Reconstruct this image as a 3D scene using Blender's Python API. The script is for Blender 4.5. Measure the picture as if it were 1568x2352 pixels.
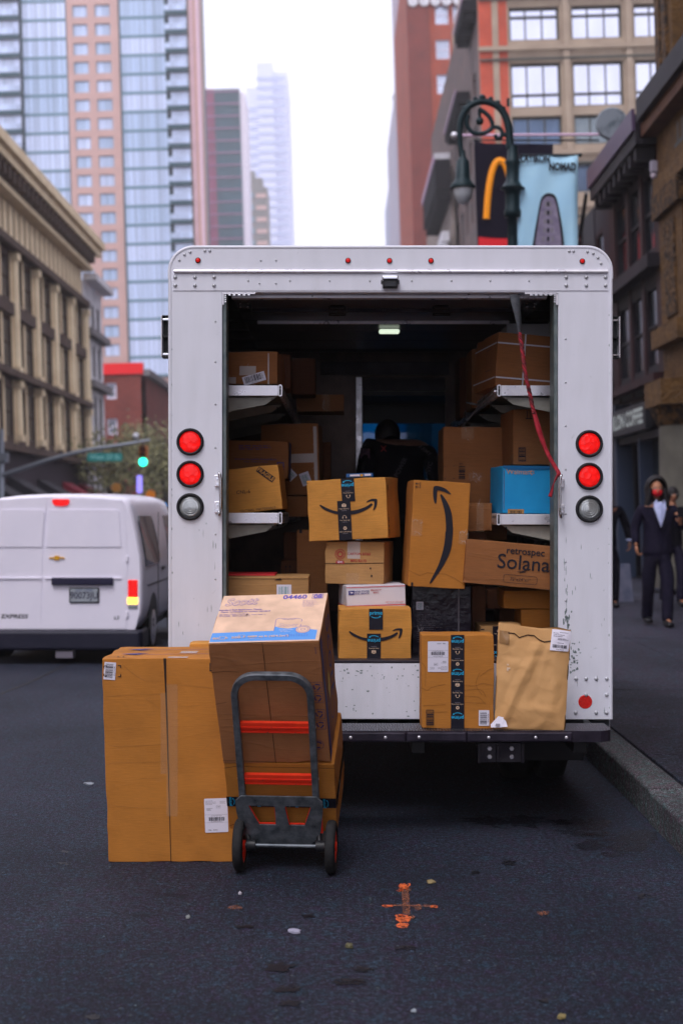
import bpy, bmesh, math, random
from math import sin, cos, pi, radians as R
from mathutils import Vector, Matrix, noise
from mathutils.geometry import tessellate_polygon

for o in list(bpy.data.objects): bpy.data.objects.remove(o)
SC = bpy.context.scene
COL = SC.collection
random.seed(7)

# ---------------------------------------------------------------- camera
FPX, EYE = 3266.7, 1.6            # focal length in picture units, eye height
cam = bpy.data.cameras.new('camera'); camo = bpy.data.objects.new('camera', cam); COL.objects.link(camo)
cam.sensor_fit = 'VERTICAL'; cam.sensor_height = 36; cam.lens = 50; cam.clip_end = 6000; cam.clip_start = .1
camo.location = (0, 0, EYE); camo.rotation_euler = (R(90), 0, 0)
cam.dof.use_dof = True; cam.dof.focus_distance = 6.8; cam.dof.aperture_fstop = 2.3
SC.camera = camo

# ---------------------------------------------------------------- sky, sun, exposure
SUN_EL, SUN_AZ = 58, 205          # behind the camera, a little to the left
w = bpy.data.worlds.new('World'); SC.world = w; w.use_nodes = True
nt = w.node_tree; bg = nt.nodes['Background']
sky = nt.nodes.new('ShaderNodeTexSky'); sky.sky_type = 'NISHITA'; sky.sun_disc = False
sky.sun_elevation = R(SUN_EL); sky.sun_rotation = R(SUN_AZ)
sky.air_density = 1.0; sky.dust_density = 6.0; sky.ozone_density = 1.0
hs = nt.nodes.new('ShaderNodeHueSaturation'); hs.inputs['Saturation'].default_value = .12
mx = nt.nodes.new('ShaderNodeMixRGB'); mx.blend_type = 'MIX'; mx.inputs[0].default_value = .72
mx.inputs[2].default_value = (12.0, 12.0, 14.2, 1)      # even overcast
nt.links.new(sky.outputs[0], hs.inputs['Color']); nt.links.new(hs.outputs[0], mx.inputs[1])
nt.links.new(mx.outputs[0], bg.inputs[0]); bg.inputs[1].default_value = .12
sl = bpy.data.lights.new('sun', 'SUN'); so = bpy.data.objects.new('sun', sl); COL.objects.link(so)
sl.energy = 1.15; sl.angle = R(25); sl.color = (1, .965, .99)
so.rotation_euler = (R(90 - SUN_EL), 0, R(180 - SUN_AZ) + R(0))
d = Vector((sin(R(SUN_AZ)) * cos(R(SUN_EL)), cos(R(SUN_AZ)) * cos(R(SUN_EL)), sin(R(SUN_EL))))
so.rotation_euler = d.to_track_quat('Z', 'Y').to_euler()
SC.view_settings.view_transform = 'Standard'; SC.view_settings.look = 'None'
SC.view_settings.exposure = .2; SC.view_settings.gamma = 1
SC.render.engine = 'CYCLES'
SC.cycles.max_bounces = 8; SC.cycles.volume_bounces = 3; SC.cycles.use_denoising = True
SC.cycles.transparent_max_bounces = 12

# ---------------------------------------------------------------- helpers
def P(x, y, Y):                   # a point of the photo at distance Y
    return Vector(((x - 784) / FPX * Y, Y, EYE - (y - 1176) / FPX * Y))
def G(x, y):                      # a point of the photo that lies on the road
    Y = EYE * FPX / (y - 1176); return Vector(((x - 784) / FPX * Y, Y, 0))

def tag(o, label=None, cat=None, group=None, kind=None):
    if label: o['label'] = label
    if cat: o['category'] = cat
    if group: o['group'] = group
    if kind: o['kind'] = kind
    return o
def empty(name, loc=(0, 0, 0), rot=(0, 0, 0)):
    o = bpy.data.objects.new(name, None); o.empty_display_size = .1
    COL.objects.link(o); o.location = loc; o.rotation_euler = rot; return o

class MB:
    def __init__(s): s.v = []; s.f = []; s.m = []; s.mats = []; s.sm = []
    def mi(s, mat):
        if mat not in s.mats: s.mats.append(mat)
        return s.mats.index(mat)
    def add(s, vs, fs, mat, smooth=False, M=None):
        b = len(s.v); k = s.mi(mat)
        for p in vs:
            p = Vector(p); s.v.append(tuple(M @ p) if M else tuple(p))
        for f in fs: s.f.append([i + b for i in f]); s.m.append(k); s.sm.append(smooth)
        return s
    def quad(s, a, b, c, d, mat): return s.add([a, b, c, d], [(0, 1, 2, 3)], mat)
    def box(s, x0, x1, y0, y1, z0, z1, mat, M=None):
        if x0 > x1: x0, x1 = x1, x0
        if y0 > y1: y0, y1 = y1, y0
        if z0 > z1: z0, z1 = z1, z0
        vs = [(x0,y0,z0),(x1,y0,z0),(x1,y1,z0),(x0,y1,z0),(x0,y0,z1),(x1,y0,z1),(x1,y1,z1),(x0,y1,z1)]
        return s.add(vs, [(0,3,2,1),(4,5,6,7),(0,1,5,4),(1,2,6,5),(2,3,7,6),(3,0,4,7)], mat, M=M)
    def rbox(s, x0, x1, y0, y1, z0, z1, mat, r=.004, M=None, seg=2):
        bm = bmesh.new(); bmesh.ops.create_cube(bm, size=1)
        for v in bm.verts:
            v.co = Vector((x0 + (v.co.x + .5) * (x1 - x0), y0 + (v.co.y + .5) * (y1 - y0), z0 + (v.co.z + .5) * (z1 - z0)))
        bmesh.ops.bevel(bm, geom=bm.edges[:], offset=r, segments=seg, affect='EDGES', profile=.5)
        bm.verts.index_update()
        s.add([v.co.copy() for v in bm.verts], [[v.index for v in f.verts] for f in bm.faces], mat, M=M); bm.free(); return s
    def cyl(s, p0, p1, r0, mat, r1=None, n=16, caps=True, smooth=True):
        p0 = Vector(p0); p1 = Vector(p1); r1 = r0 if r1 is None else r1
        q = (p1 - p0).to_track_quat('Z', 'Y').to_matrix(); L = (p1 - p0).length
        vs = []
        for k, r in ((0, r0), (L, r1)):
            for i in range(n):
                a = 2 * pi * i / n; vs.append(p0 + q @ Vector((cos(a) * r, sin(a) * r, k)))
        s.add(vs, [(i, (i + 1) % n, n + (i + 1) % n, n + i) for i in range(n)], mat, smooth)
        if caps: s.add(vs, [list(range(n))[::-1], list(range(n, 2 * n))], mat)
        return s
    def lathe(s, p0, axis, prof, mat, n=24, smooth=True, caps=True):
        p0 = Vector(p0); q = Vector(axis).to_track_quat('Z', 'Y').to_matrix(); vs = []; fs = []
        for h, r in prof:
            for i in range(n):
                a = 2 * pi * i / n; vs.append(p0 + q @ Vector((cos(a) * r, sin(a) * r, h)))
        for j in range(len(prof) - 1):
            for i in range(n): fs.append((j*n+i, j*n+(i+1) % n, (j+1)*n+(i+1) % n, (j+1)*n+i))
        s.add(vs, fs, mat, smooth)
        if caps: s.add(vs, [list(range(n))[::-1], [(len(prof)-1)*n+i for i in range(n)]], mat)
        return s
    def tube(s, pts, r, mat, n=10, caps=True, up=None, ry=None, smooth=True):
        pts = [Vector(p) for p in pts]; vs = []; fs = []
        rr = r if isinstance(r, (list, tuple)) else [r] * len(pts); ref = Vector(up) if up else None
        prev = None
        for i, p in enumerate(pts):
            t = (pts[min(i+1, len(pts)-1)] - pts[max(i-1, 0)]).normalized()
            if ref: a = ref - t * ref.dot(t)
            elif prev is None: a = t.orthogonal()
            else: a = prev - t * prev.dot(t)
            a.normalize(); prev = a; b = t.cross(a)
            for k in range(n):
                th = 2 * pi * (k + .5) / n
                vs.append(p + a * cos(th) * rr[i] + b * sin(th) * (ry if ry else rr[i]))
        for i in range(len(pts) - 1):
            for k in range(n): fs.append((i*n+k, i*n+(k+1) % n, (i+1)*n+(k+1) % n, (i+1)*n+k))
        s.add(vs, fs, mat, smooth)
        if caps: s.add(vs, [list(range(n))[::-1], [(len(pts)-1)*n+i for i in range(n)]], mat)
        return s
    def ball(s, c, r, mat, n=16, m=10, sc=(1, 1, 1), M=None):
        vs = []; fs = []; c = Vector(c)
        for j in range(m + 1):
            t = pi * j / m
            for i in range(n):
                a = 2 * pi * i / n
                p = Vector((sin(t)*cos(a)*r*sc[0], sin(t)*sin(a)*r*sc[1], cos(t)*r*sc[2]))
                vs.append(c + (M @ p if M else p))
        for j in range(m):
            for i in range(n): fs.append((j*n+i, (j+1)*n+i, (j+1)*n+(i+1) % n, j*n+(i+1) % n))
        return s.add(vs, fs, mat, True)
    def prism(s, loops, f, t0, t1, mat, side=True):
        """loops of 2D points (first outer, others holes); f(a,b,t)->3D; closed plate between t0 and t1"""
        flat = [p for l in loops for p in l]
        tris = tessellate_polygon([[Vector((p[0], p[1], 0)) for p in l] for l in loops]); n = len(flat)
        vs = [f(p[0], p[1], t0) for p in flat] + [f(p[0], p[1], t1) for p in flat]
        s.add(vs, [tuple(t) for t in tris] + [tuple(n + i for i in reversed(t)) for t in tris], mat)
        if side:
            b = 0
            for l in loops:
                k = len(l); s.add(vs, [(b+i, b+(i+1) % k, n+b+(i+1) % k, n+b+i) for i in range(k)], mat); b += k
        return s
    def build(s, name, parent=None, loc=None, rot=None, recalc=True, bevel=0, merge=False):
        me = bpy.data.meshes.new(name); me.from_pydata(s.v, [], s.f)
        for m in s.mats: me.materials.append(m)
        me.polygons.foreach_set('material_index', s.m); me.polygons.foreach_set('use_smooth', s.sm)
        me.validate()
        if recalc or merge:
            bm = bmesh.new(); bm.from_mesh(me)
            if merge: bmesh.ops.remove_doubles(bm, verts=bm.verts[:], dist=1e-5)
            if recalc: bmesh.ops.recalc_face_normals(bm, faces=bm.faces[:])
            bm.to_mesh(me); bm.free()
        o = bpy.data.objects.new(name, me); COL.objects.link(o)
        if parent: o.parent = parent
        if loc is not None: o.location = loc
        if rot is not None: o.rotation_euler = rot
        if bevel:
            m = o.modifiers.new('b', 'BEVEL'); m.width = bevel; m.segments = 2; m.limit_method = 'ANGLE'
        return o

def rrect(x0, z0, x1, z1, r, n=6):
    out = []
    for cx, cz, a0 in ((x1-r, z0+r, -90), (x1-r, z1-r, 0), (x0+r, z1-r, 90), (x0+r, z0+r, 180)):
        for i in range(n + 1):
            a = R(a0 + 90 * i / n); out.append((cx + r*cos(a), cz + r*sin(a)))
    return out
def spline(pts, n=6, closed=False):
    out = []; L = len(pts); D = len(pts[0])
    for i in range(L if closed else L - 1):
        g = (lambda k: pts[k % L]) if closed else (lambda k: pts[min(max(k, 0), L-1)])
        a, b, c, d = g(i-1), g(i), g(i+1), g(i+2)
        for j in range(n):
            t = j / n
            out.append(tuple(.5*((2*b[k]) + (-a[k]+c[k])*t + (2*a[k]-5*b[k]+4*c[k]-d[k])*t*t + (-a[k]+3*b[k]-3*c[k]+d[k])*t**3) for k in range(D)))
    if not closed: out.append(tuple(pts[-1]))
    return out

# ---------------------------------------------------------------- materials
def base(name):
    m = bpy.data.materials.new(name); m.use_nodes = True
    return m, m.node_tree, m.node_tree.nodes['Principled BSDF']
def S(name, col, rough=.6, metal=0., emis=None, es=0, spec=.28, alpha=1, trans=0):
    m, t, b = base(name); b.inputs['Base Color'].default_value = (*col, 1)
    b.inputs['Roughness'].default_value = rough; b.inputs['Metallic'].default_value = metal
    b.inputs['Specular IOR Level'].default_value = spec
    if emis: b.inputs['Emission Color'].default_value = (*emis, 1); b.inputs['Emission Strength'].default_value = es
    b.inputs['Alpha'].default_value = alpha; b.inputs['Transmission Weight'].default_value = trans
    return m
def node(t, kind, **kw):
    n = t.nodes.new(kind)
    for k, v in kw.items():
        if k in n.inputs: n.inputs[k].default_value = v
        else: setattr(n, k, v)
    return n
def coords(t, scale=(1, 1, 1), gen='Object'):
    tc = node(t, 'ShaderNodeTexCoord'); mp = node(t, 'ShaderNodeMapping'); mp.inputs['Scale'].default_value = scale
    t.links.new(tc.outputs[gen], mp.inputs[0]); return mp.outputs[0]
def ramp(t, src, stops):
    r = node(t, 'ShaderNodeValToRGB'); t.links.new(src, r.inputs[0]); e = r.color_ramp.elements
    while len(e) < len(stops): e.new(.5)
    for i, (p, c) in enumerate(stops):
        e[i].position = p; e[i].color = (*c, 1) if isinstance(c, tuple) else (c, c, c, 1)
    return r.outputs[0]
def mixc(t, fac, a, b, mode='MIX'):
    m = node(t, 'ShaderNodeMixRGB', blend_type=mode)
    for i, v in ((0, fac), (1, a), (2, b)):
        if hasattr(v, 'links'): t.links.new(v, m.inputs[i])
        elif i == 0: m.inputs[0].default_value = v
        else: m.inputs[i].default_value = (*v, 1)
    return m.outputs[0]
def bump(t, b, h, strength=.3, dist=.002, prev=None):
    n = node(t, 'ShaderNodeBump', Strength=strength, Distance=dist); t.links.new(h, n.inputs['Height'])
    if prev: t.links.new(prev, n.inputs['Normal'])
    if b: t.links.new(n.outputs[0], b.inputs['Normal'])
    return n.outputs[0]
def N(name, c1, c2, scale=5, rough=.7, metal=0, bs=0, bscale=60, stretch=(1, 1, 1), lo=.35, hi=.65, spec=.28, rv=0, bd=.002):
    """two-tone noise surface with fine bump"""
    m, t, b = base(name); co = coords(t, stretch)
    n1 = node(t, 'ShaderNodeTexNoise', Scale=scale, Detail=6.0, Roughness=.6); t.links.new(co, n1.inputs['Vector'])
    f = ramp(t, n1.outputs['Fac'], [(lo, 0.), (hi, 1.)])
    t.links.new(mixc(t, f, c1, c2), b.inputs['Base Color'])
    b.inputs['Roughness'].default_value = rough; b.inputs['Metallic'].default_value = metal
    b.inputs['Specular IOR Level'].default_value = spec
    if rv:
        rr = ramp(t, n1.outputs['Fac'], [(.3, max(0, rough-rv)), (.7, min(1, rough+rv))]); t.links.new(rr, b.inputs['Roughness'])
    if bs:
        n2 = node(t, 'ShaderNodeTexNoise', Scale=bscale, Detail=4.0); t.links.new(co, n2.inputs['Vector']); bump(t, b, n2.outputs['Fac'], bs, bd)
    return m

def cardboard(name, col, crease=.5, seed=0., rough=.82):
    m, t, b = base(name)
    tc = node(t, 'ShaderNodeTexCoord'); mp = node(t, 'ShaderNodeMapping'); mp.inputs['Location'].default_value = (seed, seed*1.7, seed*.3)
    t.links.new(tc.outputs['Object'], mp.inputs[0]); co = mp.outputs[0]
    n1 = node(t, 'ShaderNodeTexNoise', Scale=4., Detail=5.0); t.links.new(co, n1.inputs['Vector'])
    dk = tuple(c*.78 for c in col); lt = tuple(min(1, c*1.15) for c in col)
    c = mixc(t, ramp(t, n1.outputs['Fac'], [(.3, 0.), (.7, 1.)]), dk, lt)
    mp2 = node(t, 'ShaderNodeMapping'); mp2.inputs['Scale'].default_value = (12, 12, 160); t.links.new(co, mp2.inputs[0])
    n2 = node(t, 'ShaderNodeTexNoise', Scale=1.5, Detail=2.0); t.links.new(mp2.outputs[0], n2.inputs['Vector'])
    c = mixc(t, .38, c, ramp(t, n2.outputs['Fac'], [(.3, tuple(k*.75 for k in col)), (.7, tuple(min(1, k*1.2) for k in col))]))
    # scuffs and dirt
    n4 = node(t, 'ShaderNodeTexNoise', Scale=9., Detail=8.0, Roughness=.7, Distortion=1.2); t.links.new(co, n4.inputs['Vector'])
    c = mixc(t, ramp(t, n4.outputs['Fac'], [(.62, 0.), (.8, .35)]), c, tuple(k*.55 for k in col))
    # crushed crease lines
    mp3 = node(t, 'ShaderNodeMapping'); mp3.inputs['Scale'].default_value = (.5, .5, 5.5); t.links.new(co, mp3.inputs[0])
    n3 = node(t, 'ShaderNodeTexNoise', Scale=1.0, Detail=1.5, Distortion=.25); t.links.new(mp3.outputs[0], n3.inputs['Vector'])
    cr = ramp(t, n3.outputs['Fac'], [(.493, 0.), (.5, 1.), (.507, 0.)])
    c = mixc(t, mixc(t, 1., cr, (crease*.3,)*3, 'MULTIPLY'), c, tuple(k*.6 for k in col))
    t.links.new(c, b.inputs['Base Color'])
    h = bump(t, None, n2.outputs['Fac'], .25, .0012)
    h = bump(t, None, cr, crease*.7, .0025, h)
    bump(t, b, n1.outputs['Fac'], .35, .008, h)
    b.inputs['Roughness'].default_value = rough; b.inputs['Specular IOR Level'].default_value = .3
    return m
# ---------------------------------------------------------------- palette
KR = {'gold': cardboard('kraft_gold', (.60, .265, .052), .25, 1.), 'gold2': cardboard('kraft_gold_worn', (.46, .175, .028), .2, 5.),
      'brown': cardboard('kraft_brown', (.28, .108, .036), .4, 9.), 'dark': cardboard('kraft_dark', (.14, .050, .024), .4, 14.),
      'tan': cardboard('kraft_tan', (.42, .225, .085), .35, 21.), 'mid': cardboard('kraft_mid', (.37, .150, .058), .4, 33.), 'pale': cardboard('kraft_pale', (.74, .50, .36), .2, 27., .7)}  # the palest kraft has light from the sky above painted in
CRS = S('fold_shadow', (.17, .065, .016), .9)
INK = S('black_ink', (.012, .011, .02), .65); TAPE = S('black_tape', (.010, .009, .017), .3)
CYAN = S('cyan_ink', (.02, .42, .72), .5); CREAM = S('cream_ink', (.62, .45, .32), .6)
WHITE = S('label_paper', (.72, .69, .80), .5); REDI = S('red_ink', (.38, .03, .035), .6); BLUEI = S('blue_ink', (.03, .035, .22), .6)
CLEAR = S('clear_tape', (.60, .42, .28), .22, alpha=.16); CLEARW = S('clear_tape_crumpled', (.75, .68, .66), .22, alpha=.55)
SEAM = S('seam_shadow_gap', (.035, .018, .012), .9); GREYI = S('grey_ink', (.22, .20, .24), .6)
PURP = S('violet_ink', (.13, .09, .42), .6); SKYB = S('sky_blue_ink', (.10, .30, .72), .55); TAPEB = S('brown_tape', (.28, .15, .06), .3)
PINKI = S('pink_line', (.55, .05, .07), .5); GREENI = S('green_ink', (.1, .3, .3), .6)

_tc = {}
def text_polys(s, bold=0, shear=0, res=3, spacing=1.0):
    k = (s, bold, shear, res, spacing)
    if k not in _tc:
        cu = bpy.data.curves.new('t', 'FONT'); cu.body = s; cu.size = 1; cu.offset = bold; cu.shear = shear
        cu.resolution_u = res; cu.align_x = 'CENTER'; cu.align_y = 'CENTER'; cu.space_character = spacing
        o = bpy.data.objects.new('t', cu); COL.objects.link(o)
        dg = bpy.context.evaluated_depsgraph_get(); dg.update()
        me = o.evaluated_get(dg).to_mesh()
        _tc[k] = ([tuple(v.co[:2]) for v in me.vertices], [list(p.vertices) for p in me.polygons])
        o.evaluated_get(dg).to_mesh_clear(); bpy.data.objects.remove(o); bpy.data.curves.remove(cu)
    return _tc[k]

class Deco:
    """flat printing, tape or labels lying on one face of a carton (u to the right, v up, metres)"""
    def __init__(s, w, d, h, face='front', eps=.0022):
        s.w, s.d, s.h, s.face, s.eps = w, d, h, face, eps; s.mb = MB(); s.L = 0; s.x = (0, 0, 0, 1)
    def map(s, u, v, l):
        ox, oy, r, k = s.x; u, v = ox + (u*cos(r) - v*sin(r))*k, oy + (u*sin(r) + v*cos(r))*k
        e = s.eps + l * .00009; w, d, h = s.w, s.d, s.h
        return {'front': (u - w/2, -e, v), 'top': (u - w/2, v, h + e), 'right': (w/2 + e, u, v), 'left': (-w/2 - e, d - u, v)}[s.face]
    def poly(s, pts, mat):
        s.L += 1; tr = tessellate_polygon([[Vector((a, b, 0)) for a, b in pts]])
        s.mb.add([s.map(a, b, s.L) for a, b in pts], [tuple(t) for t in tr], mat); return s
    def rect(s, u0, v0, u1, v1, mat): return s.poly([(u0, v0), (u1, v0), (u1, v1), (u0, v1)], mat)
    def rects(s, rs, mat):
        s.L += 1
        for u0, v0, u1, v1 in rs: s.mb.add([s.map(*p, s.L) for p in ((u0, v0), (u1, v0), (u1, v1), (u0, v1))], [(0, 1, 2, 3)], mat)
        return s
    def text(s, st, u, v, size, mat, rot=0, bold=0, shear=0, sx=1, sp=1):
        s.L += 1; vs, fs = text_polys(st, bold, shear, 3, sp); c, q = cos(R(rot)), sin(R(rot))
        s.mb.add([s.map(u + (a*sx*c - b*q)*size, v + (a*sx*q + b*c)*size, s.L) for a, b in vs], fs, mat); return s
    def line(s, pts, wd, mat):
        s.L += 1
        for i in range(len(pts) - 1):
            a, b = Vector(pts[i]), Vector(pts[i+1]); n = (b - a).orthogonal().normalized() * wd / 2 if (b-a).length > 1e-9 else Vector((0, 0))
            s.mb.add([s.map(*p, s.L) for p in (a - n, b - n, b + n, a + n)], [(0, 1, 2, 3)], mat)
        return s
    def ring(s, u, v, r, wd, mat, n=20, a0=0, a1=360):
        return s.line([(u + r*cos(R(a0+(a1-a0)*i/n)), v + r*sin(R(a0+(a1-a0)*i/n))) for i in range(n+1)], wd, mat)
    def disc(s, u, v, r, mat, n=16): return s.poly([(u + r*cos(2*pi*i/n), v + r*sin(2*pi*i/n)) for i in range(n)], mat)
    def barcode(s, u0, v0, u1, v1, mat, n=22, vert=False, seed=1):
        rn = random.Random(seed); rs = []; p = 0
        ws = [rn.choice((1, 1, 2, 3)) for _ in range(n*2)]; T = sum(ws)
        for i, q in enumerate(ws):
            if i % 2 == 0:
                a, b = p / T, (p + q) / T
                rs.append((u0, v0+(v1-v0)*a, u1, v0+(v1-v0)*b) if vert else (u0+(u1-u0)*a, v0, u0+(u1-u0)*b, v1))
            p += q
        return s.rects(rs, mat)
    def frame(s, u0, v0, u1, v1, t, mat):
        return s.rects([(u0, v0, u1, v0+t), (u0, v1-t, u1, v1), (u0, v0+t, u0+t, v1-t), (u1-t, v0+t, u1, v1-t)], mat)
    def build(s, name, parent, label=None):
        o = s.mb.build(name, parent, recalc=False)
        if label: o['label'] = label
        return o

SM_BODY = [(340,1092),(345,1105),(385,1142),(450,1173),(520,1196),(590,1208),(665,1206),(735,1196),(800,1174),(855,1146),(890,1118),(888,1104),(876,1100),
           (840,1122),(790,1143),(730,1158),(665,1164),(590,1166),(520,1164),(450,1142),(385,1110),(350,1090)]
SM_HEAD = [(828,1085),(850,1068),(885,1056),(925,1055),(942,1064),(941,1095),(930,1135),(908,1168),(897,1168),(902,1145),(910,1110),(910,1084),(895,1078),(865,1080),(835,1088)]
def smile(d, cu, cv, width, mat, rot=0):
    """curved arrow mark centred on (cu, cv)"""
    k = width / 602; c, q = cos(R(rot)), sin(R(rot))
    for pl in (SM_BODY, SM_HEAD):
        pts = []
        for a, b in spline(pl, 3, True):
            x, y = (a - 641) * k, -(b - 1130) * k; pts.append((cu + x*c - y*q, cv + x*q + y*c))
        d.poly(pts, mat)
def prime_tape(d, s0, s1, wd, start=0, flip=False):
    """black printed parcel tape from s0 to s1 along v of the current transform"""
    d.rect(-wd/2, s0, wd/2, s1, TAPE); ox, oy, r, k = d.x
    seq = ['prime', 'listen', 'video', 'prime', 'box', 'listen', 'video']; pos = s1 - wd*.05; i = start
    hh = {'prime': .72, 'listen': .85, 'video': .85, 'box': .85}
    while True:
        e = seq[i % 7]; h = hh[e] * wd
        if pos - h < s0: break
        cy = pos - h / 2; sg = -1 if flip else 1
        d.x = (ox + (-cy*sin(r))*k, oy + (cy*cos(r))*k, r + (pi if flip else 0), k)
        if e == 'prime':
            d.text('prime', 0, .10*wd, .40*wd, CYAN, bold=.012)
            d.line([(.34*wd*cos(R(a)), -.10*wd + .16*wd*sin(R(a))) for a in range(200, 342, 14)], .045*wd, CYAN)
            d.poly([(.22*wd, -.13*wd), (.36*wd, -.11*wd), (.33*wd, -.24*wd)], CYAN)
        else:
            nm_ = {'listen': 'free listening', 'video': 'video streaming', 'box': 'free delivery'}[e]
            d.text(nm_, 0, -.12*wd, .145*wd, CREAM); d.rect(-.2*wd, -.27*wd, .2*wd, -.245*wd, GREYI)
            if e == 'listen':
                d.ring(0, .12*wd, .12*wd, .03*wd, CREAM, 10, 0, 180); d.rects([(-.16*wd, .02*wd, -.09*wd, .13*wd), (.09*wd, .02*wd, .16*wd, .13*wd)], CREAM)
            elif e == 'video':
                d.disc(0, .14*wd, .13*wd, CREAM); d.poly([(-.04*wd, .07*wd), (.08*wd, .14*wd), (-.04*wd, .21*wd)], TAPE)
            else:
                d.poly([(-.16*wd, .04*wd), (0, -.0*wd), (0, .17*wd), (-.16*wd, .21*wd)], CREAM)
                d.poly([(.02*wd, 0), (.17*wd, .04*wd), (.17*wd, .21*wd), (.02*wd, .17*wd)], CREAM); d.poly([(-.15*wd, .23*wd), (0, .19*wd), (.15*wd, .23*wd), (0, .27*wd)], CREAM)
        pos -= h; i += 1
    d.x = (ox, oy, r, k)
def small_lines(d, u0, v0, u1, v1, n, mat, seed=3, th=.35):
    rn = random.Random(seed); rs = []; st = (v1 - v0) / n
    for i in range(n):
        u = u0; y = v1 - (i + .8) * st; e = u0 + (u1 - u0) * rn.uniform(.55, 1)
        while u < e:
            q = rn.uniform(.05, .16) * (u1 - u0); rs.append((u, y, min(u + q, e), y + st*th)); u += q * 1.25
    d.rects(rs, mat)
def ship_label(name, par, dims, u, v, w, h, rot=0, flip=False, kind=0, code='C060', face='front'):
    d = Deco(*dims, face=face); d.x = (u, v, R(rot + (180 if flip else 0)), 1); W2, H2 = w/2, h/2
    d.poly(rrect(-W2, -H2, W2, H2, min(w, h)*.04, 3), WHITE)
    if kind == 0:      # tall address label, codes at the foot
        small_lines(d, -W2*.9, H2*.62, W2*.1, H2*.9, 4, GREYI, 4); small_lines(d, W2*.35, H2*.68, W2*.9, H2*.85, 3, GREYI, 6)
        small_lines(d, -W2*.8, H2*.28, -W2*.2, H2*.45, 3, INK, 5)
        d.frame(W2*.02, H2*.42, W2*.4, H2*.58, w*.008, GREYI); d.text(code, W2*.21, H2*.5, h*.045, INK)
        d.rects([(-W2*.97, H2*.04, W2*.97, H2*.05), (-W2*.97, -H2*.42, W2*.97, -H2*.41)], GREYI)
        d.text('USPS TRACKING # EVS', 0, -H2*.03, h*.032, INK); d.barcode(-W2*.65, -H2*.32, W2*.75, -H2*.1, INK, 22, seed=len(par.name))
        d.text('9361 2899 9901 0582 9429 00', 0, -H2*.37, h*.026, INK)
        d.text('TEB6', -W2*.6, -H2*.86, h*.05, INK); d.text('EWR5', -W2*.1, -H2*.86, h*.05, INK)
    elif kind == 1:    # wide barcode sticker
        d.barcode(-W2*.82, -H2*.55, W2*.82, H2*.75, INK, 20, seed=len(par.name)+2); d.text('spbq12vEZdb', 0, -H2*.78, h*.15, INK)
    elif kind == 2:
        small_lines(d, -W2*.85, H2*.1, W2*.5, H2*.75, 5, GREYI, 8); d.barcode(-W2*.8, -H2*.7, W2*.7, -H2*.15, INK, 18, seed=9); d.rect(-W2*.9, H2*.8, -W2*.78, H2*.92, INK)
    elif kind == 3:
        d.barcode(-W2*.7, -H2*.7, W2*.7, H2*.65, GREENI, 12, seed=5)
    return d.build(name, par)

def crate(name, label, xl, yt, xr, yb, Y, dep, mat='brown', roll=0, yaw=0, lean=0, cat='box', group='cardboard boxes stacked in the delivery truck', taper=0, seam=None, n=8):
    """a carton whose front face fills the given photo rectangle at distance Y; origin at its front bottom edge"""
    w = (xr - xl) / FPX * Y / cos(R(yaw)); h = (yb - yt) / FPX * Y
    if h < .04: n = 0
    m = KR[mat] if isinstance(mat, str) else mat
    bm = bmesh.new(); bmesh.ops.create_cube(bm, size=1)
    for v in bm.verts: v.co = Vector((v.co.x * w, (v.co.y + .5) * dep, (v.co.z + .5) * h))
    if n: bmesh.ops.subdivide_edges(bm, edges=bm.edges[:], cuts=n, use_grid_fill=True)
    sd = (hash_s(label) % 97) * 1.31
    for v in bm.verts:
        c = v.co; s_ = Vector((c.x*3+sd, c.y*3, c.z*3))
        ex = min(abs(abs(c.x) - w/2), 1); ey = min(c.y, dep - c.y); ez = min(c.z, h - c.z)
        if h < .04: break
        near = sum(1 for q in (ex, ey, ez) if q < .02)
        a = .0035 * abs(noise.noise(s_ * 2)) * (2 if near >= 2 else 1) + (.006 * abs(noise.noise(s_*5)) if near == 3 else 0)
        c.x -= math.copysign(a, c.x) if ex < .001 else 0
        if c.y < .001: c.y += a
        elif dep - c.y < .001: c.y -= a
        if ez < .001: c.z += a if c.z < h/2 else -a
        if taper: c.x -= taper * (c.z / h) * (.5 - c.x / w)
    sh = [e for e in bm.edges if e.is_manifold and e.calc_face_angle(0) > 1.0]
    bmesh.ops.bevel(bm, geom=sh, offset=min(.0035, h/6), segments=2, affect='EDGES', profile=.6)
    me = bpy.data.meshes.new(name); bm.to_mesh(me); bm.free(); me.materials.append(m)
    o = bpy.data.objects.new(name, me); COL.objects.link(o)
    o.location = P((xl + xr)/2, yb, Y)
    o.rotation_euler = (Matrix.Rotation(R(-yaw), 3, 'Z') @ Matrix.Rotation(R(lean), 3, 'X') @ Matrix.Rotation(R(roll), 3, 'Y')).to_euler()
    tag(o, label, cat, group); o['dims'] = (w, dep, h)
    dm = (w, dep, h)
    if seam:
        d = Deco(*dm, eps=.0008)
        if seam == 'v': d.rect(w/2 - .002, 0, w/2 + .002, h, SEAM)
        if seam == 'h': d.rect(0, h*.5 - .0015, w, h*.5 + .0015, SEAM)
        if seam == 'top': d.rect(0, h - .012, w, h - .0095, SEAM)
        d.build('flap_seam', o)
    return o, dm
def hash_s(s): return sum((i + 1) * ord(c) for i, c in enumerate(s))

def clear_tape(o, dm, u0, v0, u1, v1, face='front', mat=None, crumple=0):
    d = Deco(*dm, face=face); d.rect(u0, v0, u1, v1, mat or CLEAR)
    rn = random.Random(hash_s(o.name))
    for i in range(crumple):
        a = rn.uniform(u0, u1); b = rn.uniform(v0, v1); d.line([(a, b), (a + rn.uniform(-.02, .02), b + rn.uniform(-.02, .03))], .0015, CLEARW)
    return d.build('packing_tape', o)

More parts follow.
